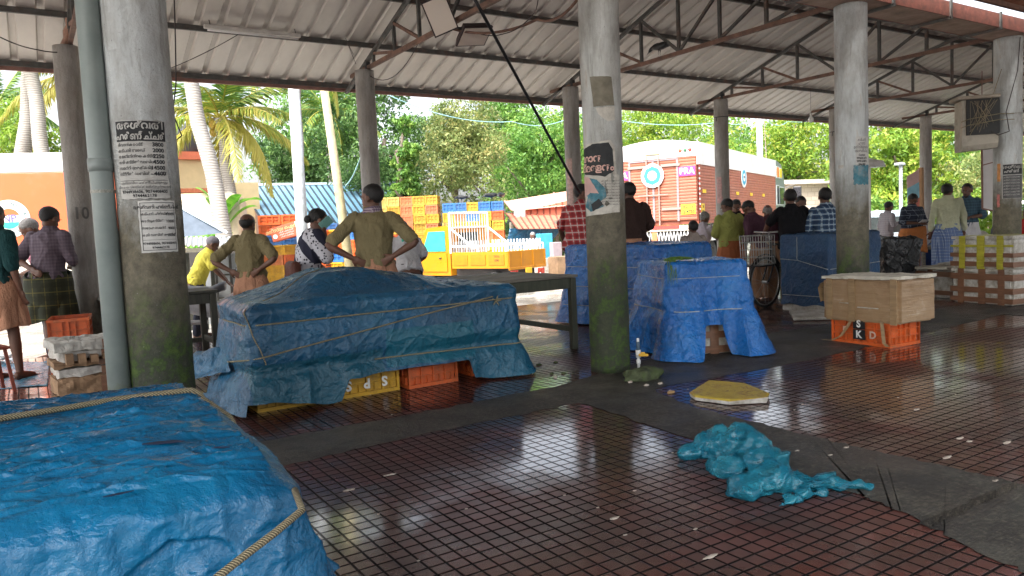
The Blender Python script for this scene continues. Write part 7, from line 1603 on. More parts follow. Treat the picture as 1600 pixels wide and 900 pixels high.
o = m.build('neck_scarf', m_plaid('scarf_check', (.25, .16, .22), (.06, .05, .10), (.55, .5, .5), .03), None, True); tag(o, 'checked scarf round the neck of the tall man in khaki', 'scarf')
held('stooping man', (.02, .12, 1.30), (.10, .02, .07), C_GREEN, 'mint green cloth on the chest of the stooping man', 'cloth', 'green_cloth', (.5, 0, .3))
# seat under the sitting man
# ------------------------------------------------------------------ rider on a motorcycle at the left
mp = At(322, 430, 10.9); mc = empty('motorcycle', (mp.x, mp.y, 0), VH - R_(80), 'parked grey and red scooter with long seat behind the dark table at the left', 'motorcycle')
mc.location = (mp.x, mp.y, -.05)
for x in (-.62, .62): wheel(mc, x, 0, .29, .10)
M_MCG = simple('silver_fairing', (.38, .38, .40), .3, .1); M_MCR = simple('tail_red', (.45, .05, .03), .3)
m = MB(); rr = []
for x, z, wq, hq in ((-.86, .86, .03, .02), (-.70, .80, .10, .05), (-.35, .76, .13, .06), (.05, .72, .13, .06), (.25, .78, .11, .07)): rr.append([Vector((x, wq * math.cos(q), z + hq * math.sin(q))) for q in [2 * math.pi * i / 16 for i in range(16)]])
m.ring(rr); m.build('seat', simple('grey_seat', (.12, .12, .13), .5), mc, True)
m = MB(); rr = []
for x, z, wq, hq in ((-.95, .82, .03, .03), (-.7, .68, .11, .07), (-.3, .55, .14, .14), (.1, .42, .13, .12), (.4, .5, .12, .2), (.5, .75, .12, .16)): rr.append([Vector((x, wq * math.cos(q), z + hq * math.sin(q))) for q in [2 * math.pi * i / 16 for i in range(16)]])
m.ring(rr); m.build('bodywork', M_MCG, mc, True)
m = MB(); m.rbox(-.98, -.90, -.07, .07, .76, .86, .02); m.build('tail_lamp', M_MCR, mc); m = MB(); m.tube([(.5, 0, .5), (.42, 0, .95), (.38, 0, 1.0)], .03, 8); m.tube([(.36, -.32, 1.02), (.40, 0, 1.0), (.36, .32, 1.02)], .014, 8); m.tube([(.62, .06, .29), (.48, .06, .7)], .02, 8); m.build('fork_and_handlebar', M_STEEL, mc)
m = MB(); m.tube([(-.62, -.14, .30), (.0, -.16, .28)], .035, 10); m.build('exhaust', M_RIM, mc)
rp, rT, rH, rA = person('man in yellow shirt and grey cap beside the scooter, reaching over its seat', Vector(At(304, 400, 11.6).xy.to_3d()) + Vector((0, 0, -.1)), VH - R_(70), 1.62, C_YEL, C_DARK, L='reach', Rr='reach', lean=25, head=(0, 10), hair=simple('grey_knit_cap', (.16, .15, .17), .9, .2, 30), lowkind='pants', sleeve='half')
# ------------------------------------------------------------------ bicycle by the dark stack
bp = G(1202, 484); bc = empty('bicycle', (9.44, 7.56, 0), R_(4), 'black roadster bicycle with wire basket behind the dark blue wrapped stack', 'bicycle')
bc.scale = (1.12, 1.12, 1.12)
M_BIKE = simple('black_enamel', (.012, .012, .014), .35); M_CHR = simple('dull_chrome', (.35, .35, .34), .35, .2, 20, .7)
def bwheel(x):
    e = bpy.data.objects.new('wheel', None); sc.collection.objects.link(e); e.parent = bc; e.location = (x, 0, .35)
    cir = [(.335 * math.cos(a), 0, .335 * math.sin(a)) for a in np.linspace(0, 2 * math.pi, 49)]; m = MB(); m.tube(cir, .017, 8, False); m.build('tyre', M_TYRE, e, True)
    m = MB(); m.tube([(.31 * math.cos(a), 0, .31 * math.sin(a)) for a in np.linspace(0, 2 * math.pi, 49)], .008, 6, False); m.build('rim', M_CHR, e, True)
    m = MB(); m.tube([(0, -.04, 0), (0, .04, 0)], .022, 10)
    for i in range(28): a = 2 * math.pi * i / 28; m.tube([(0, .03 * (-1) ** i, 0), (.31 * math.cos(a + .25 * (-1) ** (i // 2)), 0, .31 * math.sin(a + .25 * (-1) ** (i // 2)))], .0012, 3, False)
    m.build('spokes', M_CHR, e)
bwheel(0.0); bwheel(1.08)
m = MB()
for a, b, r in (((1.08, 0, .35), (.62, 0, .33), .011), ((1.08, 0, .35), (.78, 0, .82), .010), ((.62, 0, .33), (.76, 0, .88), .016), ((.62, 0, .33), (.16, 0, .72), .017), ((.76, 0, .82), (.14, 0, .86), .016), ((.12, 0, .92), (.17, 0, .66), .018), ((.17, .05, .66), (0, .05, .35), .012), ((.17, -.05, .66), (0, -.05, .35), .012)): m.tube([a, b], r, 8)
m.build('bicycle_frame', M_BIKE, bc, True)
m = MB(); m.tube([(.12, 0, .92), (.10, 0, 1.02)], .012, 8); m.tube([(.30, -.28, 1.0), (.12, -.24, 1.03), (.08, 0, 1.02), (.12, .24, 1.03), (.30, .28, 1.0)], .012, 8); m.build('handlebar', M_CHR, bc, True)
for s in (-1, 1): m = MB(); m.tube([(.30, s * .28, 1.0), (.42, s * .29, .98)], .017, 8); m.build('grip', M_BIKE, bc, True)
m = MB(); m.rbox(.68, .95, -.09, .09, .90, .97, .03); m.build('saddle', simple('brown_saddle', (.10, .05, .03), .5), bc, True)
m = MB()
for z in (.60, .70, .80, .90, .99): k_ = .9 + .1 * (z - .6) / .4; x0, x1, y0 = -.33 * k_ + .02, -.02, .17 * k_; m.tube([(x0, -y0, z), (x1, -y0, z), (x1, y0, z), (x0, y0, z), (x0, -y0, z)], .004 if z < .98 else .007, 5)
for i in range(9):
    y = -.17 + i * .0425; m.tube([(-.29, y, .60), (-.32, y, .99)], .0028, 4); m.tube([(-.02, y, .60), (-.02, y, .99)], .0028, 4)
for i in range(7):
    x = -.31 + i * .047
    for s in (-1, 1): m.tube([(x, s * .155, .60), (x, s * .17, .99)], .0028, 4)
m.build('wire_basket', M_CHR, bc); m = MB(); m.rbox(-.31, -.03, -.15, .15, .575, .592, .004); m.build('basket_floor', M_BIKE, bc)
m = MB()
for s in (-1, 1): m.tube([(1.08, s * .06, .35), (1.02, s * .07, .78)], .006, 6)
m.rbox(.80, 1.28, -.08, .08, .78, .80, .005); m.build('carrier', M_CHR, bc)
m = MB(); m.tube([(.62, -.07, .33), (.66, -.09, .18)], .01, 6); m.lathe([(.09, -.003), (.09, .003), (.02, .003)], n=24, M=Matrix.Translation((.62, -.05, .33)) @ Matrix.Rotation(R_(90), 4, 'X')); m.build('pedal_crank', M_CHR, bc)
m = MB()
for x0, a0, a1 in ((0, 20, 160), (1.08, 10, 170)): m.tube([(x0 + .375 * math.cos(R_(a)), 0, .35 + .375 * math.sin(R_(a))) for a in np.linspace(a0, a1, 14)], .012, 6)
m.build('mudguard', M_BIKE, bc)
# ================================================================== POSTERS, WIRES, LAMPS, BIRDS
M_PAPER = simple('aged_paper', (.50, .50, .47), .85, .18, 9, dirt=(.20, .19, .17), dsc=4); M_PBLK = simple('printed_black', (.030, .033, .035), .8, .3, 9); M_PINKP = simple('pinkish_print', (.55, .36, .33), .8); M_TEALP = simple('blue_teal_print', (.06, .19, .24), .8, .4, 14, dirt=(.34, .34, .32), dsc=9); M_TORN = simple('torn_paper_back', (.56, .54, .48), .9, .2, 12, dirt=(.28, .24, .18), dsc=9)
def curved(root, cx, cy, R, a0, a1, z0, z1, mat, name, off=.004, edge=0.0, seed=0, nseg=24, outline=None):
    """sheet of paper pasted round a column between angles a0..a1 (radians) and heights"""
    m = MB(); rnd = random.Random(seed); top = []; bot = []; nz = 10; rows = []
    for j in range(nz + 1):
        row = []
        for i in range(nseg + 1):
            f, g_ = i / nseg, j / nz; a = a0 + (a1 - a0) * f; z = z0 + (z1 - z0) * g_
            if edge:
                if j in (0, nz): z += edge * noise.noise(Vector((f * 9, g_ * 3, seed))) 
                if i in (0, nseg): a += edge / R * noise.noise(Vector((f * 3, g_ * 8, seed + 5)))
            r = R + off + .0012 * noise.noise(Vector((f * 7, g_ * 9, seed)))
            row.append(Vector((cx + r * math.cos(a), cy + r * math.sin(a), z)))
        rows.append(row)
    n = nseg + 1
    m.add([p for r_ in rows for p in r_], [(j * n + i, j * n + i + 1, (j + 1) * n + i + 1, (j + 1) * n + i) for j in range(nz) for i in range(nseg)])
    o = m.build(name, mat, root, True); return o
def wrap_text(txt, size, mat, root, cx, cy, R, amid, z, off=.008, sx=1.0, bold=.0, name='lettering', spacing=1.0, ax='CENTER', right=1):
    c = bpy.data.curves.new('t', 'FONT'); c.body = txt; c.size = size; c.align_x = ax; c.align_y = 'CENTER'; c.offset = bold; c.space_character = spacing; c.resolution_u = 3
    o = bpy.data.objects.new('t', c); sc.collection.objects.link(o); dg = bpy.context.evaluated_depsgraph_get(); me = bpy.data.meshes.new_from_object(o.evaluated_get(dg)); bpy.data.objects.remove(o)
    bm = bmesh.new(); bm.from_mesh(me)
    for v_ in bm.verts:
        a = amid + v_.co.x * sx / R; v_.co = Vector((cx + (R + off) * math.cos(a), cy + (R + off) * math.sin(a), z + v_.co.y))
    bm.to_mesh(me); bm.free(); me.materials.clear(); me.materials.append(mat); me.name = name; r = link(name, me, root); kids(root, r); return r
# seen from the camera the right-hand direction along a column's front is anticlockwise (angle grows)
def col_at(k): return UX + k * STEP, COLN
def ang_px(k, px, y=300, R=.182):
    """angle on column k whose surface shows at pixel column px"""
    cx, cy = col_at(k); best = None
    for i in range(720):
        a = math.pi + math.pi * i / 720 * 1.4 - .3; p = Vector((cx + R * math.cos(a), cy + R * math.sin(a), 1.35)); q = p - CAM; n = Vector((math.cos(a), math.sin(a), 0))
        if n.dot(q) > 0: continue
        zc = q.dot(CF); x = 800 + FPX * q.dot(CR) / zc
        if best is None or abs(x - px) < best[0]: best = (abs(x - px), a)
    return best[1]
def zpx(k, px, y, R=.19):
    cx, cy = col_at(k); a = ang_px(k, px, R=R); x, yy = cx + R * math.cos(a), cy + R * math.sin(a); d = ray(px, y); t = x / d.x if abs(d.x) > abs(d.y) * .3 else yy / d.y
    t = ((x) * CF.x + yy * CF.y) / (CF.x * d.x + CF.y * d.y); return H + t * d.z
# first column: two furniture price posters
c0x, c0y = col_at(0); R0_ = .198
a0, a1 = ang_px(0, 197, R=R0_), ang_px(0, 271, R=R0_); zt_, zm_, zb_ = zpx(0, 232, 187), zpx(0, 232, 220), zpx(0, 240, 310)
print('poster', a0, a1, zt_, zb_)
ps = empty('furniture_poster', (0, 0, 0), 0, 'black and white price poster with large heading, upper one on the nearest left column', 'poster')
curved(ps, c0x, c0y, R0_, a0, a1, zb_, zt_, M_PAPER, 'sheet', .003, .01, 3); W1 = (a1 - a0) * R0_; am = (a0 + a1) / 2
curved(ps, c0x, c0y, R0_, a0 + .02, a1 - .02, zm_, zt_ - .006, M_PBLK, 'heading_panel', .0065)
wrap_text('അശ്വതി', .062, M_PAPER, ps, c0x, c0y, R0_, am, zt_ - .035, .010, .92, .002); wrap_text('ഫർണീച്ചർ', .056, M_PAPER, ps, c0x, c0y, R0_, am, zm_ + .028, .010, .84, .002)
rows = [('ദിവാൻകോട്ട്', '3800'), ('കമ്പനി ബെഡ്', '2000'), ('തെങ്ങിന്റെ കട്ടിൽ', '2250'), ('തടി കട്ടിൽ ഡബിൾ', '4500'), ('സെറ്റി (മരക്കടി)', '14500'), ('സ്റ്റീൽ ഡബിൾ പൈപ്പ്', '4600')]
zz = zm_ - .022; st_ = (zm_ - zb_ - .14) / 6
for i, (a_, b_) in enumerate(rows):
    wrap_text(a_, .026, M_PBLK, ps, c0x, c0y, R0_, a0 + .05, zz - i * st_, .0065, .85, .0004, ax='LEFT'); wrap_text(b_, .034, M_PBLK, ps, c0x, c0y, R0_, a1 - .10, zz - i * st_, .0065, 1.0, .0012, ax='RIGHT')
wrap_text('എല്ലാവിധ ഫർണീച്ചറുകളും', .020, M_PBLK, ps, c0x, c0y, R0_, am, zb_ + .098, .0065, .95); wrap_text('മിതമായ വിലയ്ക്ക് ലഭിക്കുന്നതാണ്', .020, M_PBLK, ps, c0x, c0y, R0_, am, zb_ + .072, .0065, .85)
wrap_text('9744938606, 9074408400', .027, M_PBLK, ps, c0x, c0y, R0_, am, zb_ + .043, .0065, .95, .0006); wrap_text('9744462178', .027, M_PBLK, ps, c0x, c0y, R0_, am, zb_ + .018, .0065, 1.0, .0006)
for z_ in (zb_ + .112, zb_ + .058): curved(ps, c0x, c0y, R0_, a0 + .05, a1 - .05, z_, z_ + .002, M_PBLK, 'rule', .0065)
a0, a1 = ang_px(0, 221, R=R0_), ang_px(0, 277, R=R0_); zt_, zb_ = zpx(0, 245, 313), zpx(0, 250, 394); am = (a0 + a1) / 2
ps = empty('furniture_poster', (0, 0, 0), 0, 'smaller white price notice pasted below the big poster on the nearest left column', 'poster')
curved(ps, c0x, c0y, R0_, a0, a1, zb_, zt_, simple('white_notice', (.60, .60, .57), .85, .1, 9), 'sheet', .003, .006, 8)
for (u0, u1, v0, v1) in ((.05, .95, .95, .96), (.05, .95, .04, .05), (.05, .065, .05, .95), (.935, .95, .05, .95), (.05, .95, .80, .805), (.05, .95, .24, .245)): curved(ps, c0x, c0y, R0_, a0 + (a1 - a0) * u0, a0 + (a1 - a0) * u1, zb_ + (zt_ - zb_) * v0, zb_ + (zt_ - zb_) * v1, M_PBLK, 'rule', .0065)
hh = zt_ - zb_
wrap_text('അശ്വതി ഫർണീച്ചർ', .030, M_PBLK, ps, c0x, c0y, R0_, am, zb_ + hh * .87, .0065, .85, .0006)
for i, (a_, b_) in enumerate((('കമ്പനി ഫ്രിഡ്ജ്', '13000'), ('ആട്ടുകട്ടിൽ', '13000'), ('സോഫ സെറ്റ്', '9000'), ('കൂടി ഡബിൾ ഷെൽഫ്', '15000'))): wrap_text(a_, .022, M_PBLK, ps, c0x, c0y, R0_, a0 + .07, zb_ + hh * (.74 - i * .135), .0065, .85, .0003, ax='LEFT'); wrap_text(b_, .024, M_PBLK, ps, c0x, c0y, R0_, a1 - .09, zb_ + hh * (.73 - i * .135), .0065, .9, .0005, ax='RIGHT')
wrap_text('9744998606, 9074408400', .021, M_PBLK, ps, c0x, c0y, R0_, am, zb_ + hh * .17, .0065, .9, .0004); wrap_text('9744462178', .021, M_PBLK, ps, c0x, c0y, R0_, am, zb_ + hh * .09, .0065, .95, .0004)
# middle column: torn political poster over an older sheet
c1x, c1y = col_at(1); R1_ = .186
def U(px): return ang_px(1, px, R=R1_)
def Zp(y): return zpx(1, 942, y, R1_)
def patch(root, pts, mat, name, off, seed=0):
    """torn outline given as pixel corners, wrapped on the column"""
    bm = bmesh.new(); P = []
    for i in range(len(pts)):
        a, b = pts[i], pts[(i + 1) % len(pts)]
        for k in range(6): f = k / 6; x = a[0] + (b[0] - a[0]) * f; y = a[1] + (b[1] - a[1]) * f; P.append((U(x) * R1_ + .004 * noise.noise(Vector((i * 1.7 + f * 4, seed, 0))), Zp(y) + .005 * noise.noise(Vector((i * 1.3 + f * 4, seed, 7)))))
    f_ = bm.faces.new([bm.verts.new((x, z, 0)) for x, z in P]); bmesh.ops.triangulate(bm, faces=[f_]); bmesh.ops.subdivide_edges(bm, edges=[e for e in bm.edges if e.calc_length() > .03], cuts=3, use_grid_fill=True)
    me = bpy.data.meshes.new(name)
    for v_ in bm.verts: a = v_.co.x / R1_; v_.co = Vector((c1x + (R1_ + off) * math.cos(a), c1y + (R1_ + off) * math.sin(a), v_.co.y))
    bm.to_mesh(me); bm.free(); me.materials.append(mat); o = link(name, me, root); kids(root, o); return o
pp = empty('political_poster', (0, 0, 0), 0, 'torn black poster with pink Malayalam lettering and blue-white print on the mossy middle column', 'poster')
patch(pp, [(912, 224), (958, 219), (964, 228), (966, 272), (970, 274), (969, 332), (915, 337)], M_TORN, 'torn_backing', .002, 1)
patch(pp, [(913, 232), (930, 224), (955, 223), (961, 234), (962, 268), (948, 276), (913, 270)], M_PBLK, 'black_sheet', .0045, 2)
patch(pp, [(914, 276), (925, 277), (935, 280), (948, 295), (949, 308), (938, 316), (946, 322), (925, 330), (917, 322), (921, 306), (915, 300)], M_TEALP, 'blue_print', .0065, 3)
patch(pp, [(913, 272), (924, 276), (938, 302), (925, 300), (914, 310)], M_PINKP, 'pink_face_print', .0085, 4)
patch(pp, [(926, 318), (938, 310), (944, 320), (928, 330)], M_PBLK, 'dark_torn_patch', .0085, 5)
M_PKT = simple('pink_letter', (.66, .42, .36), .8, .1)
wrap_text('ഥാന', .085, M_PKT, pp, c1x, c1y, R1_, U(928), Zp(247), .008, 1.0, .003); wrap_text('മ്മേളനം', .085, M_PKT, pp, c1x, c1y, R1_, U(934), Zp(262), .008, .95, .003)
for i in range(9): wrap_text('അറിയിപ്പ് യോഗം 10', .018, M_PBLK, pp, c1x, c1y, R1_, U(957), Zp(283 + i * 4.6), .0045, .9)
sf = empty('torn_poster_scrap', (0, 0, 0), 0, 'scraps of torn pale paper above the poster on the mossy middle column', 'poster')
patch(sf, [(937, 168), (966, 166), (966, 188), (955, 190), (945, 182), (940, 176)], M_TORN, 'paper_scrap', .002, 9); 
pb = empty('old_poster_stain', (0, 0, 0), 0, 'square brown patch of old poster glue high on the mossy middle column', 'poster'); patch(pb, [(930, 118), (963, 120), (966, 165), (934, 166)], simple('old_glue', (.20, .185, .14), .9, .3, 9), 'glue_patch', .0015, 12)
# third column: notice and blue poster; fourth: posters
def generic(k, px0, px1, y0, y1, mat, label, edge=.006, seed=0, cat='poster', name='poster_sheet', nm='notice'):
    cx, cy = col_at(k); R = .186; e = empty(nm, (0, 0, 0), 0, label, cat); xm = (px0 + px1) / 2; curved(e, cx, cy, R, ang_px(k, px0, R=R), ang_px(k, px1, R=R), zpx(k, xm, y1, R), zpx(k, xm, y0, R), mat, name, .003, edge, seed); return e, cx, cy, R, ang_px(k, xm, R=R), zpx(k, xm, y0, R), zpx(k, xm, y1, R)
e, cx, cy, R, am, z1_, z0_ = generic(2, 1338, 1357, 213, 257, simple('white_notice', (.60, .60, .57), .85, .1, 9), 'small white typed notice high on the third thick column', .002)
for i, t_ in enumerate(('കമ്പനി', 'ഹൗസ്', 'മത്സ്യലേലം', 'ആരംഭിച്ചു')): wrap_text(t_, .045, M_PBLK, e, cx, cy, R, am, z1_ - .04 - i * .042, .0065, .62)
for i, t_ in enumerate(('Contact', '9946061678', '9995164876', '9961383')): wrap_text(t_, .034, M_PBLK, e, cx, cy, R, am, z1_ - .215 - i * .036, .0065, .75, .001)
e, *_ = generic(2, 1334, 1357, 258, 288, M_TEALP, 'blue grey torn poster under the white notice on the third thick column', .02, 4)
e, *_ = generic(2, 1311, 1319, 258, 263, M_TORN, 'tiny torn paper scrap on the third thick column', .01, 6)
e, cx, cy, R, am, z1_, z0_ = generic(3, 1566, 1597, 256, 310, M_PAPER, 'black-headed price poster on the column at the right edge', .004)
curved(e, cx, cy, R, ang_px(3, 1567, R=R), ang_px(3, 1596, R=R), z1_ - .15, z1_ - .006, M_PBLK, 'heading_panel', .0055)
wrap_text('അശ്വതി', .062, M_PAPER, e, cx, cy, R, am, z1_ - .045, .008, 1.0, .002); wrap_text('ഫർണീ', .058, M_PAPER, e, cx, cy, R, am, z1_ - .105, .008, 1.0, .002)
curved(e, cx, cy, R, ang_px(3, 1567, R=R), ang_px(3, 1596, R=R), z0_ + .004, z1_ - .16, simple('dark_grey_print', (.12, .12, .12), .85, .3, 20), 'price_panel', .0045)
for i in range(7): wrap_text('കട്ടിൽ ബെഡ് 3800', .030, M_PAPER, e, cx, cy, R, am, z1_ - .19 - i * .042, .008, .75)
for (y0, y1, mt, n_) in ((256, 272, 'orange', (.66, .36, .08)), (272, 288, 'red', (.60, .12, .10)), (288, 300, 'peach', (.55, .35, .25)), (322, 335, 'red', (.55, .10, .10))): pass
e, *_ = generic(3, 1554, 1563, 256, 284, simple('orange_pink_print', (.66, .30, .10), .7, .3, 18), 'orange and pink poster strip on the left side of the right edge column', .004, 2); e, *_ = generic(3, 1554, 1562, 304, 324, simple('red_pink_print', (.60, .20, .18), .7, .3, 18), 'torn red and white poster strip low on the right edge column', .015, 3)
# poster remains on the fourth slim column, and the painted number on the first slim one
for (k, px, y0, y1, c_, lab) in ((3, 1122, 278, 318, (.50, .30, .28), 'remains of a pinkish poster on the slim column before the lorry'), (2, 889, 250, 340, (.50, .34, .30), 'torn pink poster remains on the slim column left of the middle column')):
    cx, cy = UX - .1 + k * STEP, COLB; e = empty('poster_remains', (0, 0, 0), 0, lab, 'poster'); D_ = (Vector((cx, cy, 0)) - CAM).dot(CF); am = math.atan2(-cy, -cx)
    curved(e, cx, cy, .143, am - .9, am - .1, zat(y1, px, D_), zat(y0, px, D_), simple('faded_pink%d' % k, c_, .9, .3, 20, dirt=(.3, .28, .26), dsc=12), 'sheet', .002, .03, k)
cx, cy = UX - .1, COLB; e = empty('painted_number', (0, 0, 0), 0, 'faded black painted number 10 on the slim column at the left', 'painted number'); am = math.atan2(-cy, -cx)
o = wrap_text('10', .20, simple('faded_black_paint', (.13, .125, .12), .9), e, cx, cy, .143, am + .1, 1.78, .006, .9, .004)
# chalk mark
cx, cy = c0x, c0y
# ------------------------------------------------------------------ things on the roof frame
TX = UX - .05 + STEP
fl = empty('floodlight', (TX, 8.12, 3.80), 0, 'rectangular floodlight tilted up-left on the truss joint at the top', 'floodlight', 'pair of floodlights on the truss')
M_FLG = NT('floodlight_glass'); M_FLG.col((.78, .70, .60)); M_FLG.rough(.15); M_FLG = M_FLG.m; M_FLB = simple('rusty_housing', (.035, .022, .022), .6, .3, 12)
def flood(root, face_dir, up, cpos):
    fd = Vector(face_dir).normalized(); x = Vector(up).cross(fd).normalized(); y = fd.cross(x); M = Matrix(((x.x, y.x, fd.x, cpos[0]), (x.y, y.y, fd.y, cpos[1]), (x.z, y.z, fd.z, cpos[2]), (0, 0, 0, 1)))
    m = MB(); a, b = .15, .205; m.ring([[M @ Vector((x_ * k, y_ * k, z_)) for x_, y_ in ((-a, -b), (a, -b), (a, b), (-a, b))] for k, z_ in ((.45, -.13), (.8, -.09), (1, -.01), (1, .012))]); h_ = m.build('housing', M_FLB, root)
    m = MB(); m.ring([[M @ Vector((x_, y_, z_)) for x_, y_ in ((-a * .90, -b * .92), (a * .90, -b * .92), (a * .90, b * .92), (-a * .90, b * .92))] for z_ in (.0125, .016)]); m.build('glass', M_FLG, root)
    m = MB(); m.tube([M @ Vector((0, 0, -.12)), (0, 0, .0)], .018, 8); m.build('bracket', M_STEEL, root)
flood(fl, (-.35, -.85, -.30), (-.45, 0, 1), (-.24, -.22, .06)); fl2 = empty('floodlight', (TX, 8.12, 3.80), 0, 'rectangular floodlight facing down-right on the truss joint at the top', 'floodlight', 'pair of floodlights on the truss'); flood(fl2, (.12, -.55, -.82), (1, .2, .4), (.28, -.10, -.09))
tb = empty('tube_light', (0, 0, 0), 0, 'white fluorescent tube light fixed along the purlin at the upper left', 'tube light')
zq = RZ - SL * abs(10.30 - RIDGE) - .13; m = MB(); m.rbox(2.12, 3.36, 10.24, 10.30, zq, zq + .05, .01); m.build('batten', simple('tube_batten', (.60, .58, .54), .5), tb); m = MB(); m.tube([(2.16, 10.25, zq - .02), (3.32, 10.25, zq - .02)], .015, 12); m.build('tube', M_WH, tb, True)
for x in (2.2, 3.3): m = MB(); m.tube([(x, 10.27, zq + .04), (x, 10.33, zq + .14)], .006, 5); m.build('hanger', M_STEEL, tb)
# hanging bulb
q = At(1267, 97, 15.5); bl = empty('hanging_bulb', (q.x, 10.4, 0), 0, 'bare white bulb hanging on a thin wire from the roof at the right', 'bulb'); q = onY(1267, 186, 10.4); bl.location = (q.x, 10.4, q.z)
m = MB(); m.tube([(0, 0, .12), (0, 0, RZ - SL * 2.3 - q.z - .05)], .004, 5); m.build('wire', simple('wire_dark', (.05, .04, .04), .6), bl); m = MB(); m.lathe([(.02, .12), (.025, .06), (.05, .02), (.058, -.02), (.045, -.06), (.01, -.08)], n=20); m.build('bulb', M_WH, bl, True)
# cables and wires
def wire(pts, r, label, sag=0, mat=None, cat='wire', name='wire'):
    P = []; 
    for a, b in zip(pts[:-1], pts[1:]):
        for i in range(10): f = i / 10; q = Vector(a).lerp(Vector(b), f); q.z -= sag * 4 * f * (1 - f); P.append(q)
    P.append(Vector(pts[-1])); m = MB(); m.tube(P, r, 6); return tag(m.build(name, mat or simple('wire_dark', (.05, .04, .04), .6), None, True), label, cat)
a = onY(738, -8, 6.56); b = onY(905, 300, 8.3)
wire([a, b], .020, 'thick black pipe slanting down to the man in red check by the middle column', 0, simple('black_pipe', (.012, .012, .014), .4), 'pipe', 'black_pipe')
j0 = Vector((TX, 8.10, 3.79))
wire([j0, onY(840, 30, 7.2), onY(906, -6, 6.0)], .016, 'rusty cable running from the floodlights to the upper right', .10, M_RUST, 'cable', 'cable')
wire([j0 + Vector((.3, 0, 0)), onY(790, 52, 7.6), onY(835, 20, 7.0), onY(842, -10, 6.6)], .006, 'thin wire looping right of the floodlights', .04)
wire([Vector((TX, 9.0, 3.80)), Vector((TX - .02, 10.6, 3.72))], .006, 'thin wire sagging under the truss of the second slim column', .22)
wire([onY(268, 106, 10.4), onY(372, 54, 10.0)], .005, 'thin straight wire from the near left column to the tube light', .02)
wire([onY(272, -10, 6.0), onY(274, 60, 6.0), onY(275, 130, 6.0), onY(270, 178, 6.0), onY(284, 212, 6.0), onY(272, 222, 6.0)], .005, 'thin black wire hanging down the right side of the near left column', .0)
wire([onY(0, 58, 10.3), onY(60, 78, 10.5), onY(110, 80, 10.68), onY(140, 92, 10.8)], .007, 'thin wire drooping to the top of the first slim column', .02)
wire([onY(552, 85, 10.4), onY(540, 60, 10.2), onY(556, 100, 10.5)], .004, 'short loose wire near the top of the second slim column', 0)
wire([onY(700, 170, 16), onY(560, 150, 12)], .008, 'thin blue cable across the trees', .1, simple('blue_cord', (.15, .40, .45), .5)) if False else None
M_CORD = simple('pale_blue_cord', (.28, .50, .52), .5)
wire([At(566, 225, 12.6), At(560, 255, 12.8), At(540, 290, 13.2)], .012, 'pale blue cord hanging down beside the second slim column', .05, M_CORD)
wire([At(600, 145, 20), At(800, 190, 22), At(905, 175, 24), At(1130, 190, 28), At(1190, 176, 30)], .012, 'pale blue cable sagging across the trees to the thin pole', .25, M_CORD)
wire([At(1190, 178, 30), At(1230, 190, 34), At(1340, 165, 40)], .012, 'overhead cable from the thin pole to the right', .3, M_CORD)
# old wooden stick and black plate at first slim column
m = MB(); a = onY(102, 72, 10.68); b = onY(122, -14, 10.3); rnd = random.Random(1); P = [a.lerp(b, i / 8) + Vector((rnd.uniform(-.02, .02), rnd.uniform(-.02, .02), 0)) for i in range(9)]; m.tube(P, [.045, .05, .06, .05, .06, .05, .06, .055, .06], 9); tag(m.build('rusted_strut', m_rust('flaking_rust', (.34, .19, .13), (.16, .08, .06)), None, True), 'flaking rusty strut rising from the top of the first slim column', 'strut')
m = MB(); a = onY(253, -5, 5.55); b = onY(261, 108, 5.6); m.bar(a, b, .022, .022); tag(m.build('rusty_conduit', M_RUST, None), 'rusty conduit on the right side of the nearest left column', 'conduit')
# wires on the right column
cx, cy = col_at(3)
wire([onY(1594, 58, 5.22), onY(1590, 110, 5.2), onY(1572, 175, 5.2), onY(1577, 205, 5.2), onY(1560, 211, 5.2), onY(1548, 205, 5.2)], .007, 'black cable looping down the right edge column to the caged box')
m = MB(); m.lathe([(.19, 0), (.193, .006), (.19, .012)], (cx, cy, zpx(3, 1575, 178)), 28); tag(m.build('wire_tie', simple('old_wire', (.30, .30, .26), .5, .5, 60), None), 'old wire tied round the right edge column', 'wire')
for k, px, y in ((3, 1128, 187), (4, 1302, 209)):
    m = MB(); cx2 = UX - .1 + k * STEP; D_ = (Vector((cx2, COLB, 0)) - CAM).dot(CF); m.lathe([(.145, 0), (.15, .008), (.145, .016)], (cx2, COLB, zat(y, px, D_)), 24); m.tube([(cx2 - .15, COLB - .02, zat(y, px, D_)), (cx2 - .20, COLB - .05, zat(y + 6, px, D_))], .01, 5); tag(m.build('wire_tie', simple('wire_dark', (.05, .04, .04), .6), None), 'dark wire tied round the slim column %s' % {3: 'before the lorry', 4: 'half hidden by the thick third column'}[k], 'wire')
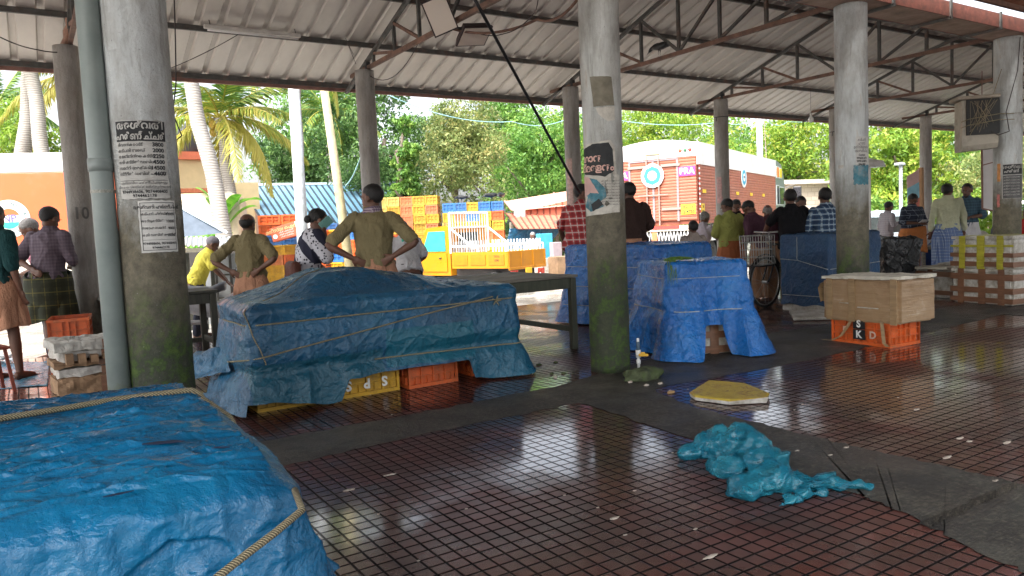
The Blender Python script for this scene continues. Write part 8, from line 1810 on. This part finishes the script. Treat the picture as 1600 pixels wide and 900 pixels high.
# caged cooler box hung on the right column
pc = At(1524, 190, 10.95); yb_ = math.atan2(VR.y, VR.x) - .25; bt, bb2 = zat(152, 1523, 10.95) - pc.z, zat(234, 1523, 10.95) - pc.z
cb = empty('caged_box', pc, yb_, 'dirty cream appliance box wrapped in dark mesh and cords, hung on the right edge column', 'appliance box'); M_CRB = simple('dirty_cream_plastic', (.42, .39, .32), .6, .15, 6, dirt=(.20, .17, .13), dsc=4)
ax0, ax1 = -.23, .25
m = MB(); rr = []
for z_, k_ in ((bb2 - .02, .70), (bb2 + .05, .93), (bb2 + .2, 1.0), (bt - .06, .96)): rr.append([Vector((x_, y_, z_ + (.03 if x_ > 0 else 0))) for x_, y_ in ((ax0 + .01, -.16 * k_), (ax1, -.16 * k_), (ax1, .18), (ax0 + .01, .18))])
m.ring(rr); m.build('casing', M_CRB, cb); m = MB(); m.rbox(ax0 - .06, ax1 + .01, -.20, .20, bt - .05, bt - .0, .01); m.build('top_board', simple('old_board', (.34, .30, .24), .8, .2, 10, bump=.5), cb)
m = MB(); m.rbox(ax0 + .06, ax1 - .0, -.185, -.162, bb2 + .20, bt - .055, .004); m.rbox(ax1 + .001, ax1 + .018, -.15, .16, bb2 + .22, bt - .08, .004); m.build('dark_mesh_panel', simple('dark_mesh', (.020, .022, .022), .6, .4, 60), cb)
m = MB(); rnd = random.Random(7)
for i in range(16): x_ = ax0 + .08 + rnd.random() * (ax1 - ax0 - .1); x2 = ax0 + .08 + rnd.random() * (ax1 - ax0 - .1); m.tube([(x_, -.190, bt - .08), ((x_ + x2) / 2 + rnd.uniform(-.04, .04), -.193, (bt + bb2) / 2 + .1 + rnd.uniform(-.1, .1)), (x2, -.19, bb2 + .22 + rnd.random() * .2)], .0028, 4)
m.build('cord_mesh', simple('straw_cord', (.30, .25, .17), .8), cb)
m = MB()
for z_ in (.45, .56): zz = bb2 + (bt - bb2) * z_; m.tube([(ax0 - .0, -.16, zz - .03), (ax0 + .08, -.20, zz), (ax1, -.20, zz + .05), (ax1 + .25, .0, zz + .06)], .006, 5)
m.tube([(ax0 + .1, -.195, bb2 + .2), (ax1 - .1, -.20, bt - .05), (ax1 + .05, -.10, bt + .35)], .005, 5); m.build('binding_cord', M_ROPE, cb)
m = MB(); m.bar((ax1 - .1, .185, .1), (ax1 + .4, .35, .1), .03); m.build('bracket', M_STEEL, cb)
# ------------------------------------------------------------------ crows
M_CROW = simple('crow_black', (.012, .013, .015), .4, .3, 20)
def crow(loc, yaw, label, s=1.0, nod=25):
    r = empty('crow', loc, yaw, label, 'bird'); r.scale = (s, s, s); m = MB(); rr = []
    for x, z, ry, rz_ in ((-.26, .115, .012, .006), (-.20, .125, .020, .010), (-.12, .135, .035, .028), (-.05, .145, .052, .050), (.03, .150, .056, .056), (.09, .155, .042, .044), (.13, .150, .030, .030), (.165, .135, .030, .030), (.19, .118, .022, .022), (.205, .105, .010, .010)): rr.append([Vector((x, ry * math.cos(q), z + rz_ * math.sin(q))) for q in [2 * math.pi * i / 14 for i in range(14)]])
    m.ring(rr)
    for s_ in (-1, 1): m.tube([(.0, s_ * .02, .11), (.012, s_ * .02, .05), (.0, s_ * .02, .006)], [.012, .005, .004], 6); m.tube([(-.02, s_ * .02, .005), (.035, s_ * .02, .005)], .004, 5)
    union(m, .007, M_CROW, 'body', r, 2)
    m = MB(); m.ring([[Vector((.19, .010 * math.cos(q), .112 + .010 * math.sin(q))) for q in [2 * math.pi * i / 8 for i in range(8)]], [Vector((.225, .005 * math.cos(q), .088 + .005 * math.sin(q))) for q in [2 * math.pi * i / 8 for i in range(8)]], [Vector((.245, .001 * math.cos(q), .068 + .001 * math.sin(q))) for q in [2 * math.pi * i / 8 for i in range(8)]]]); m.build('beak', M_CROW, r, True)
    for s_ in (-1, 1): m = MB(); m.ball((-.05, s_ * .045, .145), (.13, .012, .040), 16, 8, Matrix.Rotation(R_(6), 4, 'Y')); m.build('wing', M_CROW, r, True)
    return r
q = onY(1034, 93, 8.5); crow((UX - .05 + 2 * STEP, 8.52, ZB + .025), R_(97), 'black crow standing on the truss chord, bending forward', 1.05)
for px, yv, D, s_, yw, lb in ((722, 318, 24.3, 1.3, VH + 1.3, 'crow on the crate wall, left one above the yellow truck'), (768, 318, 24.2, 1.4, VH - 1.4, 'crow on the crate wall, middle one of the three'), (783, 316, 24.2, 1.4, VH + 2.8, 'crow on the crate wall, right one of the three')):
    q = At(px, yv, D); crow((q.x, q.y, -.13 + 8 * .303), yw, lb, s_)
# crumpled translucent blue plastic sheet on the floor
def sheet_heap(lobes, label, seed, vox=.010):
    m = MB(); rnd = random.Random(seed)
    for px, py, r, zr in lobes:
        c = G(px, py); m.ball((c.x, c.y, zr * .55), (r, r * rnd.uniform(.7, 1.0), zr), 20, 12, None)
    def dsp(p):
        a = max(0, crease(Vector((p.x, p.y, p.z * 1.6)), 5.0, seed)) ** 3 * .030; b = max(0, crease(p, 12, seed + 2)) ** 3 * .013; c = max(0, crease(p, 24, seed + 5)) ** 2 * .005
        return a + b + c - .012 + .012 * noise.noise(p * 6)
    o = union(m, vox, M_FILM, 'plastic_sheet', None, 8, dsp)
    for v_ in o.data.vertices:
        if v_.co.z < .004: v_.co.z = .004
    return tag(o, label, 'plastic sheet')
sheet_heap([(1078, 716, .075, .055), (1100, 712, .09, .075), (1128, 712, .11, .10), (1155, 716, .12, .125), (1182, 726, .12, .12), (1200, 742, .12, .10), (1215, 762, .10, .08), (1185, 768, .09, .07), (1160, 772, .07, .06), (1172, 778, .06, .05), (1140, 745, .08, .06), (1118, 735, .06, .05), (1245, 762, .09, .055), (1270, 765, .07, .045), (1290, 760, .075, .04), (1312, 764, .055, .035), (1335, 762, .05, .028), (1356, 765, .03, .020), (1235, 785, .05, .03), (1222, 792, .03, .02), (1262, 778, .05, .03), (1285, 775, .04, .03)], 'crumpled translucent light blue plastic sheet on the wet floor at the right front', 4)
